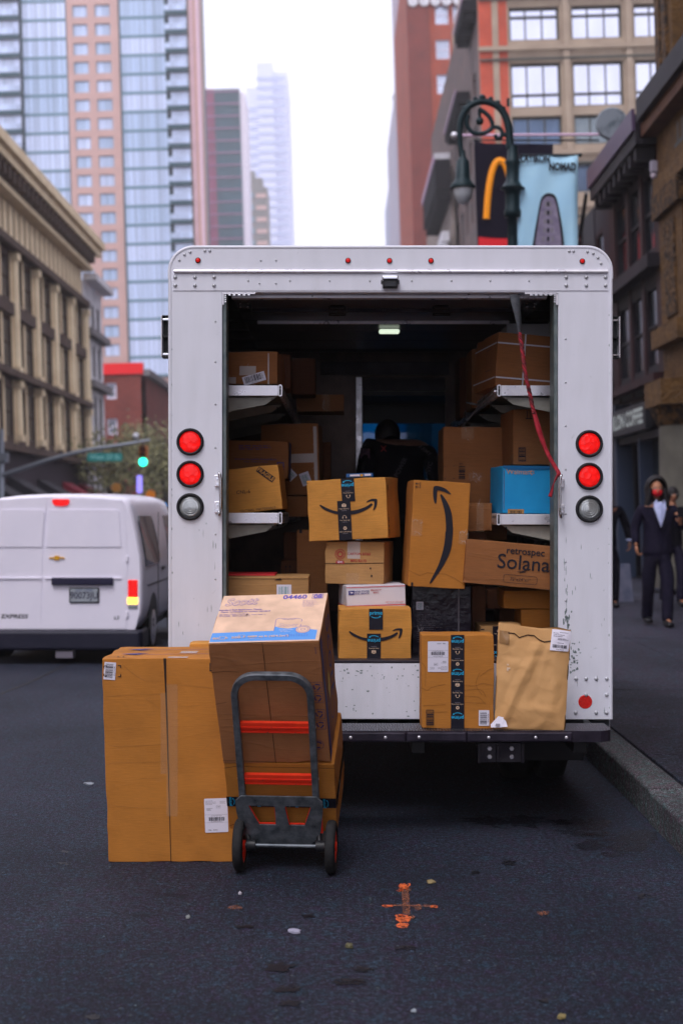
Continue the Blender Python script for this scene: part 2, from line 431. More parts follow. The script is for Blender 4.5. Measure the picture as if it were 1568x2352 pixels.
# ================================================================ boxes on the left shelves
o, dm = crate('cardboard_box', 'kraft box with tilted white label on the upper left shelf', 500, 807, 638, 883, 7.78, .35, 'brown', yaw=4)
clear_tape(o, dm, .12, .05, .21, .10, mat=CLEARW, crumple=8); clear_tape(o, dm, .03, .005, .10, .04, mat=CLEARW, crumple=6)
clear_tape(o, dm, .275, .0, .283, .17, mat=CLEARW); ship_label('shipping_label', o, dm, .20, .032, .125, .05, 16, kind=1)
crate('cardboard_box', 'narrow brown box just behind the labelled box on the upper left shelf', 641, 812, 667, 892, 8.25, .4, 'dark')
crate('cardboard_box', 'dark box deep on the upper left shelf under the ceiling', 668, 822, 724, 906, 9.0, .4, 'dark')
o, dm = crate('cardboard_box', 'flat taped box past the end of the upper left shelf', 680, 906, 790, 945, 9.3, .4, 'brown')
clear_tape(o, dm, .17, .0, .22, .11, crumple=4)
o, dm = crate('cardboard_box', 'large taped box leaning beside the fragile box on the left', 602, 973, 735, 1138, 8.75, .4, 'brown', roll=-1.5, yaw=3)
clear_tape(o, dm, .18, .20, .335, .255, mat=CLEARW, crumple=10); clear_tape(o, dm, .325, .02, .345, .42, mat=CLEARW, crumple=6)
ship_label('shipping_label', o, dm, .27, .10, .06, .08, 18, kind=3); ship_label('shipping_label', o, dm, .175, .13, .06, .07, 42, kind=3)
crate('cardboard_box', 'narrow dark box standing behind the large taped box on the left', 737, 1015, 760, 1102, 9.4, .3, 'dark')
crate('cardboard_box', 'low brown box under the large taped box left of centre', 655, 1140, 712, 1187, 8.7, .35, 'brown')
o, dm = crate('cardboard_box', 'brown box with faint blue printing behind the fragile box', 500, 1012, 662, 1100, 8.3, .35, 'brown', roll=1)
d = Deco(*dm); small_lines(d, .12, .17, .36, .2, 3, BLUEI, 11); d.text('Automatic Decongestion, Recessed Mount', .22, .115, .014, BLUEI, bold=.01); d.text('4 Cases  12 Rolls, Print Process', .22, .10, .011, BLUEI)
d.frame(.345, .05, .385, .10, .005, BLUEI); d.build('printing', o)
d = Deco(*dm, face='right'); d.rect(0, 0, .33, .22, BLUEI); d.build('blue_panel', o)
o, dm = crate('cardboard_box', 'tilted box marked FRAGILE on the lower left shelf', 495, 1073, 650, 1177, 7.82, .34, 'gold', roll=-6, yaw=3, n=10)
d = Deco(*dm); d.x = (.298, .198, R(-41), 1); d.rect(-.055, -.016, .055, .016, INK); d.text('FRAGILE', 0, 0, .030, KR['gold'], bold=.02, sx=.95); d.x = (0, 0, 0, 1)
d.text('CNL-6', .165, .115, .028, INK, shear=.05); d.text('GLOBAL MATERIALS', .235, .012, .019, INK, sx=1.15); d.build('printing', o)
# under the lower left shelf
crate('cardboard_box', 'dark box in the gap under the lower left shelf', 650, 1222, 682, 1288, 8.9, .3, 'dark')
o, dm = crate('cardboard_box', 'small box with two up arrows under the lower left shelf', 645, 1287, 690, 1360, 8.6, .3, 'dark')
d = Deco(*dm)
for u in (.03, .055): d.line([(u, .12), (u, .15)], .003, INK); d.poly([(u-.008, .15), (u+.008, .15), (u, .165)], INK)
d.rect(.02, .11, .065, .114, INK); d.build('arrow_marks', o)
o, dm = crate('cardboard_box', 'tall plain brown box behind the carton stack left of centre', 681, 1217, 752, 1500, 8.3, .35, 'brown')
d = Deco(*dm); d.rect(.016, .70, .032, .722, INK); d.build('corner_mark', o)
o, dm = crate('cardboard_box', 'wide low kraft box with barcode sticker behind the tissue carton', 500, 1325, 709, 1518, 7.55, .42, 'tan', n=10, seam='top')
d = Deco(*dm); d.poly([(.3, .428), (.34, .428), (.335, .44), (.315, .436)], SEAM); d.build('torn_hole', o)
ship_label('barcode_sticker', o, dm, .352, .375, .078, .06, kind=3)
o, dm = crate('red_box', 'thin red flat box lying on the wide low kraft box', 500, 1318, 632, 1325, 7.7, .25, S('red_card', (.55, .02, .03), .5), group=None)

# ================================================================ centre pile
o, dm = crate('parcel_box', 'upper centre parcel box with black smile arrow and vertical prime tape', 709, 1099, 891, 1240, 7.72, .36, 'gold', roll=-2.6, yaw=13, n=10,
              group='parcel boxes with a smile arrow')
TOPBOX = o; W_, D_, H_ = dm; k = W_ / 830
d = Deco(*dm); smile(d, (641-210)*k, H_ - (1130-835)*k, 602*k, INK); d.rects([(0, H_-.016, .012, H_-.0135)], INK); d.build('arrow_logo', o)
d = Deco(*dm, eps=.003); wd = 138*k; d.x = ((652-210)*k, 0, R(1), 1); prime_tape(d, H_ - 235*k, H_, wd, 0, True)
d.x = ((598-210)*k, 0, R(.5), 1); prime_tape(d, 0, H_ - 225*k, wd, 4, False); d.build('prime_tape', o)
d = Deco(*dm, face='right'); d.rect(.03, .26, .045, .29, INK); d.barcode(.02, .02, .035, .14, INK, 8, True); d.build('edge_marks', o)
o, dm = crate('plastic_packet', 'small flat blue and white packet on the upper centre parcel box', 795, 1087, 856, 1096, 7.85, .12, S('blue_plastic', (.02, .10, .30), .3), roll=-2, cat='packet', group=None)
d = Deco(*dm); d.rects([(.02, .006, .075, .016), (.1, .006, .135, .017)], WHITE); d.rect(.078, .004, .092, .016, S('yellow_ink', (.7, .35, .02), .5)); d.build('printing', o)
o, dm = crate('carton', 'battered tan carton stamped CARTON 87265 under the upper parcel box', 745, 1244, 881, 1342, 7.76, .36, 'tan', roll=.6, yaw=10, n=12, group=None, cat='carton')
W_, D_, H_ = dm; d = Deco(*dm)
d.ring(.085, H_*.70, .027, .003, REDI); d.ring(.085, H_*.70, .021, .0015, REDI); d.ring(.085, H_*.70, .014, .006, REDI, 12); d.poly([(.06, H_*.48), (.11, H_*.48), (.106, H_*.55), (.064, H_*.55)], REDI); d.text('GNC', .085, H_*.515, .014, WHITE, bold=.02)
d.text('CARTON 87265', .19, H_*.71, .0185, REDI, bold=.02); d.text('MFG 82172', .187, H_*.55, .0185, REDI, bold=.02)
d.rects([(.25, H_*.36, .257, H_*.40), (.256, H_*.18, .264, H_*.23)], INK); d.build('printing', o)
d = Deco(*dm, eps=.001); d.line([(0, H_*.475), (W_*.5, H_*.485), (W_, H_*.51)], .0035, SEAM); d.build('flap_seam', o)
clear_tape(o, dm, .125, H_*.6, .195, H_, mat=CLEARW); clear_tape(o, dm, .12, 0, .19, H_*.26, mat=CLEAR)
o, dm = crate('mail_box', 'white postal box with red stripes and blue lettering under the carton', 796, 1343, 932, 1397, 7.68, .28, S('white_card', (.68, .66, .74), .45), roll=-1.5, yaw=-9, group=None, cat='box')
W_, D_, H_ = dm; d = Deco(*dm); d.rects([(0, H_*.105, W_, H_*.145), (0, H_*.90, W_, H_*.93)], PINKI)
d.rect(.012, H_*.60, .042, H_*.78, BLUEI); d.poly([(.014, H_*.74), (.040, H_*.72), (.034, H_*.67), (.018, H_*.64), (.028, H_*.68)], WHITE)
d.text('UNITED STATES', .078, H_*.735, .0125, BLUEI, bold=.02); d.text('POSTAL SERVICE.', .078, H_*.64, .0115, BLUEI, bold=.02); d.rect(.122, H_*.6, .1235, H_*.80, GREENI)
d.text('PRIORITY*', .162, H_*.77, .0125, REDI, bold=.015); d.text('MAIL', .162, H_*.665, .0125, REDI, bold=.015, sp=1.2); d.text('VISIT US AT USPS.COM*', .262, H_*.245, .0095, PINKI); d.text('ORDER FREE SUPPLIES ONLINE', .262, H_*.185, .006, GREYI)
d.build('printing', o)
d = Deco(*dm, face='left'); d.rects([(0, H_*.105, D_, H_*.145)], PINKI); d.build('side_stripe', o)
clear_tape(o, dm, .11, 0, .15, H_*.12, mat=CLEARW)
o, dm = crate('parcel_box', 'lower centre parcel box with smile arrow standing on the truck floor edge', 777, 1398, 945, 1519, 7.46, .34, 'gold', roll=.3, yaw=-1, n=10, group='parcel boxes with a smile arrow')
W_, D_, H_ = dm; k = W_ / 658; d = Deco(*dm)   # crop: left edge 232, top 750, bottom 1220
smile(d, (565-232)*k, H_ - (985-750)*k, 480*k, INK); d.rect(0, H_-.013, .011, H_-.0105, INK); d.build('arrow_logo', o)
d = Deco(*dm, eps=.003); wd = 124*k; d.x = ((572-232)*k, 0, R(.8), 1); prime_tape(d, H_-188*k, H_, wd, 2 if 0 else 3, False)
d.x = ((549-232)*k, 0, 0, 1); prime_tape(d, 0, H_-224*k, wd, 3, True); d.build('prime_tape', o)
o, dm = crate('parcel_box', 'tall tilted parcel box with vertical black smile arrow beside the centre pile', 936, 1105, 1068, 1350, 7.62, .38, 'gold2', roll=3.2, yaw=-3, n=12, group='parcel boxes with a smile arrow')
W_, D_, H_ = dm; d = Deco(*dm)
sx_, sz_ = W_ / 132, H_ / 245
def tb(x, y):   # crop 3 of the tall box -> face metres
    X = 947.4 + x*.29296; Yy = 861.3 + y*.29296; X0, Y0 = X - 1002, Yy - 1227; c_, q_ = cos(R(3.2)), sin(R(3.2))
    return (W_/2 + (X0*c_ + Y0*q_) * sx_, H_/2 - (-X0*q_ + Y0*c_) * sz_)
def tb5(x, y): X = 717.8 + x*.25634; Yy = 1205.8 + y*.25634; return tb((X-947.4)/.29296, (Yy-861.3)/.29296)
d.poly([tb(*p) for p in spline([(135, 940), (137, 885), (150, 868), (185, 870), (235, 890), (275, 928), (268, 933), (225, 915), (180, 903), (168, 910), (165, 950), (160, 1003), (150, 1003), (140, 975)], 3, True)], INK)
d.poly([tb(*p) for p in spline([(190, 938), (205, 935), (250, 1000), (280, 1080), (290, 1180), (283, 1290), (262, 1372), (222, 1372), (232, 1280), (236, 1180), (228, 1080), (208, 1000)], 3)] , INK)
d.poly([tb5(*p) for p in spline([(1160, 60), (1225, 0), (1224, 120), (1205, 230), (1150, 350), (1080, 455), (1032, 518), (1020, 512), (1050, 450), (1100, 350), (1140, 220), (1158, 110)], 3)], INK)
for yy in (.02, .038): d.line([(.012, H_-yy), (.03, H_-yy)], .003, INK); d.poly([(.008, H_-yy), (.017, H_-yy-.006), (.017, H_-yy+.006)], INK)
d.rects([(.034, H_-.045, .037, H_-.012), (.016, 0, .027, .022)], INK); d.build('arrow_logo', o)
d = Deco(*dm, eps=.0012); d.line([(.0, .085), (.06, .06), (.1, .078), (.2, .075), (.25, .055), (W_, .02)], .0016, CRS); d.build('crush_crease', o)
clear_tape(o, dm, 0, .27, .06, .36, crumple=6); clear_tape(o, dm, W_-.05, .24, W_, .31, crumple=8)
o, dm = crate('wrapped_box', 'black plastic wrapped box with small label under the tall parcel box', 945, 1345, 1081, 1517, 7.85, .36,
    N('black_plastic_wrap', (.012, .009, .02), (.03, .022, .04), 8, .22, 0, .5, 25, bd=.01), yaw=2, group=None, cat='box')
W_, D_, H_ = dm; ship_label('shipping_label', o, dm, .045, H_*.73, .04, .045, kind=3)
d = Deco(*dm); small_lines(d, .03, .10, .17, .26, 14, GREYI, 12, .12); d.ring(.085, H_*.70, .009, .002, GREYI); d.rects([(.255, 0, .262, H_)], GREYI); d.build('printing', o)
clear_tape(o, dm, .03, .14, .06, .2, crumple=5, mat=S('wrap_glare', (.3, .28, .34), .15, alpha=.25));  # painted glare on the plastic wrap, laid as a translucent patch

# ================================================================ right side
o, dm = crate('cardboard_box', 'big plain brown box right of the driver with barcode print', 1016, 980, 1164, 1240, 8.35, .45, 'brown', roll=.3, n=10)
d = Deco(*dm); W_, D_, H_ = dm; kk = 8.35/FPX*.293
d.barcode((363-240)*kk, H_-(812-400)*kk, (412-240)*kk, H_-(708-400)*kk, INK, 9, True); d.text('B/S', (380-240)*kk, H_-(692-400)*kk, .016, INK)
q = .004
for (a, b) in ((255, 712), (325, 712), (255, 808), (325, 808)): d.rects([((a-240)*kk-.006, H_-(b-400)*kk, (a-240)*kk+.006, H_-(b-400)*kk+q*.6)], INK)
d.build('printing', o); clear_tape(o, dm, .105, H_-.075, .18, H_, crumple=2); clear_tape(o, dm, .15, H_-.32, .23, H_-.27, mat=S('tape_glare', (.7, .5, .4), .2, alpha=.1), crumple=9)  # last strip paints the glare of the tape as a faint pale patch
o, dm = crate('cardboard_box', 'upright kraft box with barcode above the blue box', 1177, 940, 1290, 1068, 8.02, .4, 'brown', yaw=-4)
d = Deco(*dm); kk = 8.02/FPX*.293; H_ = dm[2]; d.frame(.03, .02, .072, .10, .003, INK); d.barcode(.034, .024, .068, .096, INK, 8, True, 4)
for u in (.08, .1): d.line([(u, H_-.05), (u, H_-.01)], .004, INK)
d.rect(.07, H_-.055, .11, H_-.05, INK); d.build('printing', o)
BLU = N('blue_card', (.01, .28, .62), (.014, .34, .70), 6, .6)
o, dm = crate('store_box', 'bright blue store box with orange lettering on the lower right shelf', 1152, 1070, 1290, 1180, 7.84, .36, BLU, roll=.6, yaw=-5, n=10, group=None, cat='box')
W_, D_, H_ = dm; OR = S('pale_orange_ink', (.55, .30, .16), .6); d = Deco(*dm)
d.text('Walmart', .092, H_-.035, .040, OR, bold=.004)
for i in range(6):
    a = R(60*i + 30); d.line([(.162+.006*cos(a), H_-.036+.006*sin(a)), (.162+.016*cos(a), H_-.036+.016*sin(a))], .0035, OR)
d.poly([(0, H_-.012), (.04, H_-.024), (W_, H_-.018), (W_, H_), (0, H_)], S('dark_blue_card', (.008, .12, .30), .6))
d.frame(.03, .0, .12, .024, .003, KR['gold']); d.rect(.033, .0, .117, .021, KR['tan']); d.barcode(.042, .0, .108, .016, INK, 16); d.build('printing', o)
d = Deco(*dm, eps=.0015); d.rect(0, H_-.004, W_, H_, KR['gold']); d.rect(.006, .08*H_, .009, H_*.9, KR['dark']); d.build('worn_edge', o)
o, dm = crate('cardboard_box', 'small taped box right of the tall parcel box', 1073, 1155, 1130, 1221, 8.02, .3, 'brown', yaw=0)
clear_tape(o, dm, .05, 0, .09, dm[2], crumple=3)
o, dm = crate('cardboard_box', 'very small box squeezed above the long lettered carton', 1074, 1221, 1117, 1247, 8.1, .3, 'dark')
o, dm = crate('long_carton', 'long brown carton lettered retrospec Solana on the right', 1062, 1248, 1300, 1349, 7.58, .36, 'brown', roll=5, n=12, group=None, cat='carton')
W_, D_, H_ = dm; kk = 7.58/FPX*.32957; d = Deco(*dm); u_ = lambda x: (x - 450)*kk; v_ = lambda x, y: H_ - (y - 105 - (x-465)*.088)*kk
d.text('retrospec', u_(865), v_(865, 194), .052, INK, bold=.015); d.text('Solana', u_(858), v_(858, 276), .110, INK, bold=.006)
d.line([(u_(820), v_(820, 332)), (u_(885), v_(885, 325)), (u_(835), v_(835, 340)), (u_(880), v_(880, 336))], .003, INK)
pl = rrect(u_(728), v_(728, 405), u_(962), v_(962, 370), .013, 6); d.line(pl + [pl[0]], .002, INK); d.text('72"x24"x1"', u_(845), v_(845, 389), .024, INK); d.build('printing', o)
crate('cardboard_box', 'plain kraft box directly under the long lettered carton', 1155, 1355, 1290, 1398, 7.78, .33, 'gold2')
crate('cardboard_box', 'plain kraft box against the right jamb above the mailer', 1195, 1399, 1290, 1443, 7.78, .33, 'gold2')
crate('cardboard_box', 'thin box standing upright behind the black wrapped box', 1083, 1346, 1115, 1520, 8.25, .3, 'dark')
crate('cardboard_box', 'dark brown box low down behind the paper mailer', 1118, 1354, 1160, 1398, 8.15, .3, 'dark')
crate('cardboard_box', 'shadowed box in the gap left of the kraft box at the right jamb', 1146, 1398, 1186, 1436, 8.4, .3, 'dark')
o, dm = crate('parcel_box', 'half hidden parcel box with black tape between parcel and mailer', 1103, 1438, 1185, 1517, 7.72, .34, 'tan', group='parcel boxes with a smile arrow')
d = Deco(*dm, eps=.003); d.x = (.10, 0, 0, 1); prime_tape(d, 0, dm[2], .07, 5); d.build('prime_tape', o)
d = Deco(*dm); d.rect(0, dm[2]-.02, .02, dm[2]-.015, INK); d.build('edge_marks', o)
o, dm = crate('parcel_box', 'parcel box with black taped top lying behind the paper mailer', 1195, 1445, 1290, 1519, 7.72, .34, 'tan', group='parcel boxes with a smile arrow')
d = Deco(*dm, eps=.003); d.x = (.1, dm[2]-.02, R(90), 1); prime_tape(d, -.12, .1, .036, 0); d.build('prime_tape', o)
# upper right shelf
o, dm = crate('strapped_box', 'large tilted box bound with white straps on the upper right shelf', 1134, 768, 1300, 893, 7.85, .55, 'brown', roll=4, yaw=-7, n=10, cat='box')
W_, D_, H_ = dm; STR = S('white_strap', (.62, .60, .68), .35); d = Deco(*dm, eps=.004)
d.rects([(0, H_-.065, W_, H_-.057), (0, .045, W_, .053), (.15, 0, .158, H_)], STR); d.build('strap', o)
d = Deco(*dm, face='left', eps=.004); d.rects([(0, H_-.065, D_, H_-.057), (0, .045, D_, .053)], STR); d.build('strap', o)
d = Deco(*dm, face='left'); d.frame(.30, .10, .42, .22, .003, INK); d.build('printing', o)
crate('foam_box', 'white foam box standing behind the strapped box on the upper right shelf', 1163, 743, 1300, 800, 8.2, .4, S('grey_foam', (.42, .43, .47), .8), cat='box', group=None)
crate('cardboard_box', 'dark box behind the strapped box on the upper right shelf', 1082, 800, 1125, 938, 8.9, .4, 'brown')
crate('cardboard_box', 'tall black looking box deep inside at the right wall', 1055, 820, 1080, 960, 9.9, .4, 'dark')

# ================================================================ on the bumper
o, dm = crate('parcel_box', 'dented parcel box with prime tape and address label on the rear bumper', 967, 1458, 1134, 1674, 7.06, .20, 'gold2', n=14, roll=0,
              group='parcel boxes with a smile arrow')
W_, D_, H_ = dm; kk = 7.06/FPX*.32957; d = Deco(*dm, eps=.0035); d.x = ((400-148)*kk, 0, 0, 1); prime_tape(d, 0, H_, 93*kk, 0, True); d.build('prime_tape', o)
ship_label('shipping_label', o, dm, (264-148)*kk, H_-(917-765)*kk, 143*kk, 213*kk, flip=True, code='CE09')
d = Deco(*dm); d.frame(.024, .018, .062, .095, .003, INK); d.barcode(.028, .022, .058, .091, INK, 12, True, 7); d.build('barcode_print', o)
ship_label('barcode_sticker', o, dm, (584-148)*kk, .054, 108*kk, 73*kk, 90, kind=1)
d = Deco(*dm, eps=.001)
for pl in ([(0,.205),(.03,.19),(.05,.205),(.12,.222)], [(.2,.215),(.27,.214),(.30,.225),(W_,.215)], [(.2,.19),(.29,.195),(.32,.16)], [(.29,.26),(.33,.29),(W_,.30)], [(0,.33),(.02,.30),(.02,.21)],
           [(.01,.115),(.12,.12)], [(.2,.16),(.28,.158),(.31,.13)], [(.2,.13),(.32,.128)], [(.29,.28),(.27,.22),(.3,.17)], [(.02,.08),(.13,.085)], [(.03,.435),(.13,.44)]):
    d.line(spline(pl, 4), .0013, CRS)
d.build('crush_crease', o)
crate('cardboard_box', 'kraft box hidden behind the tall box on the left of the bumper', 434, 1478, 560, 1674, 7.06, .2, 'gold', group=None)

# ================================================================ the tall box on the road
o, dm = crate('tall_box', 'tall kraft box standing on the road left of the hand truck', 249, 1512, 537, 1980, 6.50, .56, 'gold2', n=22, roll=0, taper=.032, group=None)
W_, D_, H_ = dm; TALL = o; k7 = 6.5/FPX*.24413; X0 = (249-201)/.24413; Y0 = (1512-1435.5)/.24413
U = lambda x: (x - X0)*k7; V = lambda y: H_ - (y - Y0)*k7
d = Deco(*dm, eps=.001); d.poly([(U(715), H_), (U(742), H_), (U(745), V(560)), (U(758), V(900)), (U(772), V(1580)), (U(790), 0), (U(783), 0), (U(762), V(1500)), (U(742), V(900)), (U(728), V(560))], SEAM); d.build('flap_seam', o)
d = Deco(*dm, eps=.0012)
for pl in ([(160,670),(400,660),(560,655),(712,648)], [(330,370),(420,450),(520,515),(580,528),(712,522)], [(750,552),(900,570),(1060,580),(1215,600)], [(760,762),(900,765),(1060,760)], [(160,1085),(230,1135),(450,1135),(700,1125)],
           [(165,1340),(230,1300),(400,1295),(600,1290),(745,1282)], [(200,1690),(400,1715),(600,1722),(760,1718)], [(1075,1190),(1180,1080),(1275,960)], [(540,690),(620,740),(680,790)], [(500,1442),(745,1440)]):
    d.line([(U(a), V(b)) for a, b in spline(pl, 5)], .0012, cardboard('crease_fold', (.33, .145, .035), 0, 3.))
d.build('crush_crease', o)
ship_label('barcode_sticker', o, dm, U(212), V(432), 165*k7, 110*k7, 86, kind=1)
d = Deco(*dm)
for a, b, sx2, sy2 in ((315, 380, -1, -1), (315, 485, -1, 1), (158, 385, 1, -1), (158, 480, 1, 1)): d.line([(U(a), V(b - 24*sy2)), (U(a), V(b)), (U(a + 28*sx2), V(b))], .004, INK)
d.frame(U(1150), V(435), U(1215), V(355), .005, INK); d.barcode(U(1172), V(430), U(1205), V(360), INK, 3); d.build('printing', o)
ship_label('shipping_label', o, dm, U(1212), V(1790), 218*k7, 320*k7, 2)
d = Deco(*dm, eps=.0016); d.rect(U(690), V(1400), U(742), V(640), CLEAR); d.rect(U(745), V(1800), U(850), V(560), CLEAR); d.build('packing_tape', o)
d = Deco(*dm, face='top')
for (v0, v1) in ((.36, .52), (.14, .30)):
    d.line(spline([(.06, v0+.03), (.2, v0+.02), (.4, v0+.045), (.59, v0+.045)], 5), .008, BLUEI); d.poly([(.03, v0+.035), (.12, v0+.075), (.16, v0+.07), (.09, v0+.035), (.14, v0-.0), (.10, v0-.0)], BLUEI)
d.text('LL', .055, .05, .05, INK); d.rects([(0, .279, W_, .283)], SEAM); d.build('top_printing', o)
clear_tape(o, dm, .27, .0, .36, .06, 'top', CLEARW); clear_tape(o, dm, .3, .22, .38, .32, 'top', CLEARW)
# ================================================================ delivery truck
YR = 7.37; SR = YR / FPX
def TX(x): return (x - 784) * SR
def TZ(y): return EYE - (y - 1176) * SR
def white_metal(name, c=(.80, .80, .90), streak=.25):
    m, t, b = base(name); co = coords(t, (5, 5, .7))
    n1 = node(t, 'ShaderNodeTexNoise', Scale=2.2, Detail=8.0, Roughness=.65); t.links.new(co, n1.inputs['Vector'])
    c1 = mixc(t, ramp(t, n1.outputs['Fac'], [(.35, 0.), (.75, streak)]), c, (.46, .48, .50))
    co2 = coords(t, (1, 1, 1)); n2 = node(t, 'ShaderNodeTexNoise', Scale=26., Detail=6.0, Roughness=.75, Distortion=.6); t.links.new(co2, n2.inputs['Vector'])
    c2 = mixc(t, ramp(t, n2.outputs['Fac'], [(.66, 0.), (.70, .55)]), c1, (.20, .24, .25))
    n3 = node(t, 'ShaderNodeTexNoise', Scale=1.6, Detail=3.0); t.links.new(co2, n3.inputs['Vector'])
    c3 = mixc(t, ramp(t, n3.outputs['Fac'], [(.4, 0.), (.7, .28)]), c2, (.62, .64, .70))
    t.links.new(c3, b.inputs['Base Color']); b.inputs['Roughness'].default_value = .38
    bump(t, b, n3.outputs['Fac'], .25, .03)
    return m
WM = white_metal('truck_white_paint'); WS = white_metal('truck_sill_scuffed', (.80, .80, .90), .4)
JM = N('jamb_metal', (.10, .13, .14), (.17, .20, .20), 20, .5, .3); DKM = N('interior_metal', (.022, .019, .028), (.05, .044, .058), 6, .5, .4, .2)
ALU = N('aluminium', (.68, .66, .72), (.80, .78, .82), 14, .32, .6, rv=.1); SHM = N('shelf_paint', (.26, .26, .23), (.36, .35, .31), 8, .5)
RUB = S('black_rubber', (.012, .012, .016), .6); CHR = S('chrome', (.6, .6, .64), .15, 1.); BLK = S('black_plastic', (.012, .012, .015), .4)
LENS = S('lit_red_lens', (.9, .01, .01), .2, emis=(1, .01, .008), es=.55); t_ = LENS.node_tree; vo_ = node(t_, 'ShaderNodeTexVoronoi', Scale=42.); t_.links.new(coords(t_), vo_.inputs['Vector']); rr_0 = node(t_, 'ShaderNodeMapRange'); t_.links.new(vo_.outputs['Distance'], rr_0.inputs[0]); rr_0.inputs[2].default_value = .0; rr_0.inputs[2].default_value = .6; rr_0.inputs[3].default_value = .75; rr_0.inputs[4].default_value = .28
t_.links.new(rr_0.outputs[0], t_.nodes['Principled BSDF'].inputs['Emission Strength']); bump(t_, t_.nodes['Principled BSDF'], vo_.outputs['Distance'], .5, .004)
LENSD = S('dark_red_lens', (.5, .01, .01), .2, emis=(1, .02, .02), es=.25)
REFL = N('red_reflector', (.6, .012, .01), (.75, .03, .02), 90, .25); CLL = N('clear_lens', (.35, .37, .38), (.5, .52, .52), 12, .12, .5)
RIV = S('rivet_paint', (.50, .51, .55), .35, .3); GLI = S('pale_lamp', (.9, .9, .8), .4, emis=(.85, 1, .78), es=.8)

truck = tag(empty('delivery_truck', ((TX(387)+TX(1406))/2, YR, 0)), 'white step van delivery truck with its open rear door showing stacked parcels', 'truck')
tc_ = truck.location.copy()
def tp(mb, name, parent=None, **k):   # part built in world coordinates, stored relative to the truck
    mb.v = [(a - tc_.x, b - tc_.y, c - tc_.z) for a, b, c in mb.v]; return mb.build(name, parent or truck, **k)
XL, XR, ZT, ZB = TX(387), TX(1406), TZ(565), TZ(1652)
OXL, OXR, OZT, OZB = TX(510), TX(1281), TZ(671), TZ(1522)
def outline(g=0, zb=ZB, r=.125):
    a = [(XL+g, zb), (XR-g, zb)]
    a += [(XR-g-r + r*cos(R(t)), ZT-g-r + r*sin(R(t))) for t in range(0, 91, 10)]
    a += [(XL+g+r + r*cos(R(t)), ZT-g-r + r*sin(R(t))) for t in range(90, 181, 10)]
    return a
mb = MB(); f = lambda a, b, t: (a, YR + t, b)
mb.prism([outline(.004), [(OXL, OZB), (OXR, OZB), (OXR, OZT), (OXL, OZT)]], f, 0, .05, WM)
# rounded edge trim round the top and corners
tr = [(XL+.006, TZ(640))] + [(XL+.131 + .125*cos(R(t)), ZT-.131 + .125*sin(R(t))) for t in range(180, 89, -10)] + [(XR-.131 + .125*cos(R(t)), ZT-.131 + .125*sin(R(t))) for t in range(90, -1, -10)] + [(XR-.006, TZ(640))]
mb.tube([(a, YR + .006, b) for a, b in tr], .010, WM, 8)
for x in (XL + .010, XR - .010): mb.tube([(x, YR + .008, TZ(640)), (x, YR + .008, ZB)], .012, WM, 8)
o = tp(mb, 'rear_frame')
mb = MB(); mb.rbox(TX(398), TX(1397), YR - .004, YR + .001, TZ(668), TZ(629), WM, .0015); o2 = tp(mb, 'header_panel')
mb = MB(); mb.tube([(TX(400), YR - .006, TZ(623)), (TX(1394), YR - .006, TZ(623.5))], .012, ALU, 10, ry=.009); tp(mb, 'drip_rail')
mb = MB(); rv = lambda x, y, r: mb.lathe((TX(x), YR - (.004 if 629 < y < 668 else 0) - .0005, TZ(y)), (0, -1, 0), [(0, r), (r*.35, r*.9), (r*.6, r*.55), (r*.7, .0005)], RIV, 10)
for x in (403, 448, 492, 1299, 1345, 1389):
    for y in (637, 656): rv(x, y, .0105)
for x, y in ((570,645),(596,651),(634,651),(666,645),(757,645),(849,645),(945,645),(1036,645),(1125,645),(1214,645),(599,598),(634,598)): rv(x, y, .0055)
for x, y in ((412,598),(424,585),(437,579),(471,576),(482,576),(1379,605),(1372,592),(1361,582),(1348,578),(1306,577),(1316,577)): rv(x, y, .008)
for y in (778, 878, 978, 1078, 1180, 1290, 1380): rv(1298, y, .0055)
for y in (738, 831, 928, 1028, 1227, 1330, 1440): rv(495, y, .0055)
for x, y in ((1322,1559),(1345,1559),(1368,1559),(1392,1559),(1345,1596),(1392,1596),(1321,1637),(1368,1637),(1392,1637)): rv(x, y, .0105)
tp(mb, 'rivets')
mb = MB(); mb.rbox(TX(560), TX(1281), YR - .012, YR - .001, TZ(1652) + .002, TZ(1523), WS, .003)
mb.rbox(OXL, OXR, YR - .014, YR + .12, TZ(1523) + .001, TZ(1516), DKM, .003); tp(mb, 'sill_panel')
for x0, x1 in ((OXL + .001, TX(520)), (TX(1272), OXR - .001)):
    mb = MB(); mb.rbox(x0, x1, YR + .012, YR + .16, OZB + .016, OZT - .001, JM, .004); tp(mb, 'door_track')
for sx2, x in ((1, 511), (-1, 1280)):
    mb = MB(); mb.rbox(TX(x), TX(x) + sx2*.008, YR - .004, YR + .01, TZ(700), TZ(674), ALU, .001); mb.rbox(TX(x), TX(x) + sx2*.17, YR - .004, YR + .01, TZ(675.5), TZ(672.5), ALU, .001)
    for k in range(4): mb.rbox(TX(x)+sx2*.012, TX(x)+sx2*.02, YR - .006, YR, TZ(680+5*k), TZ(677.5+5*k), CHR, .001)
    for k in range(5): mb.rbox(TX(x)+sx2*(.03+.025*k), TX(x)+sx2*(.044+.025*k), YR - .006, YR, TZ(679), TZ(677), CHR, .001)
    tp(mb, 'corner_bracket')
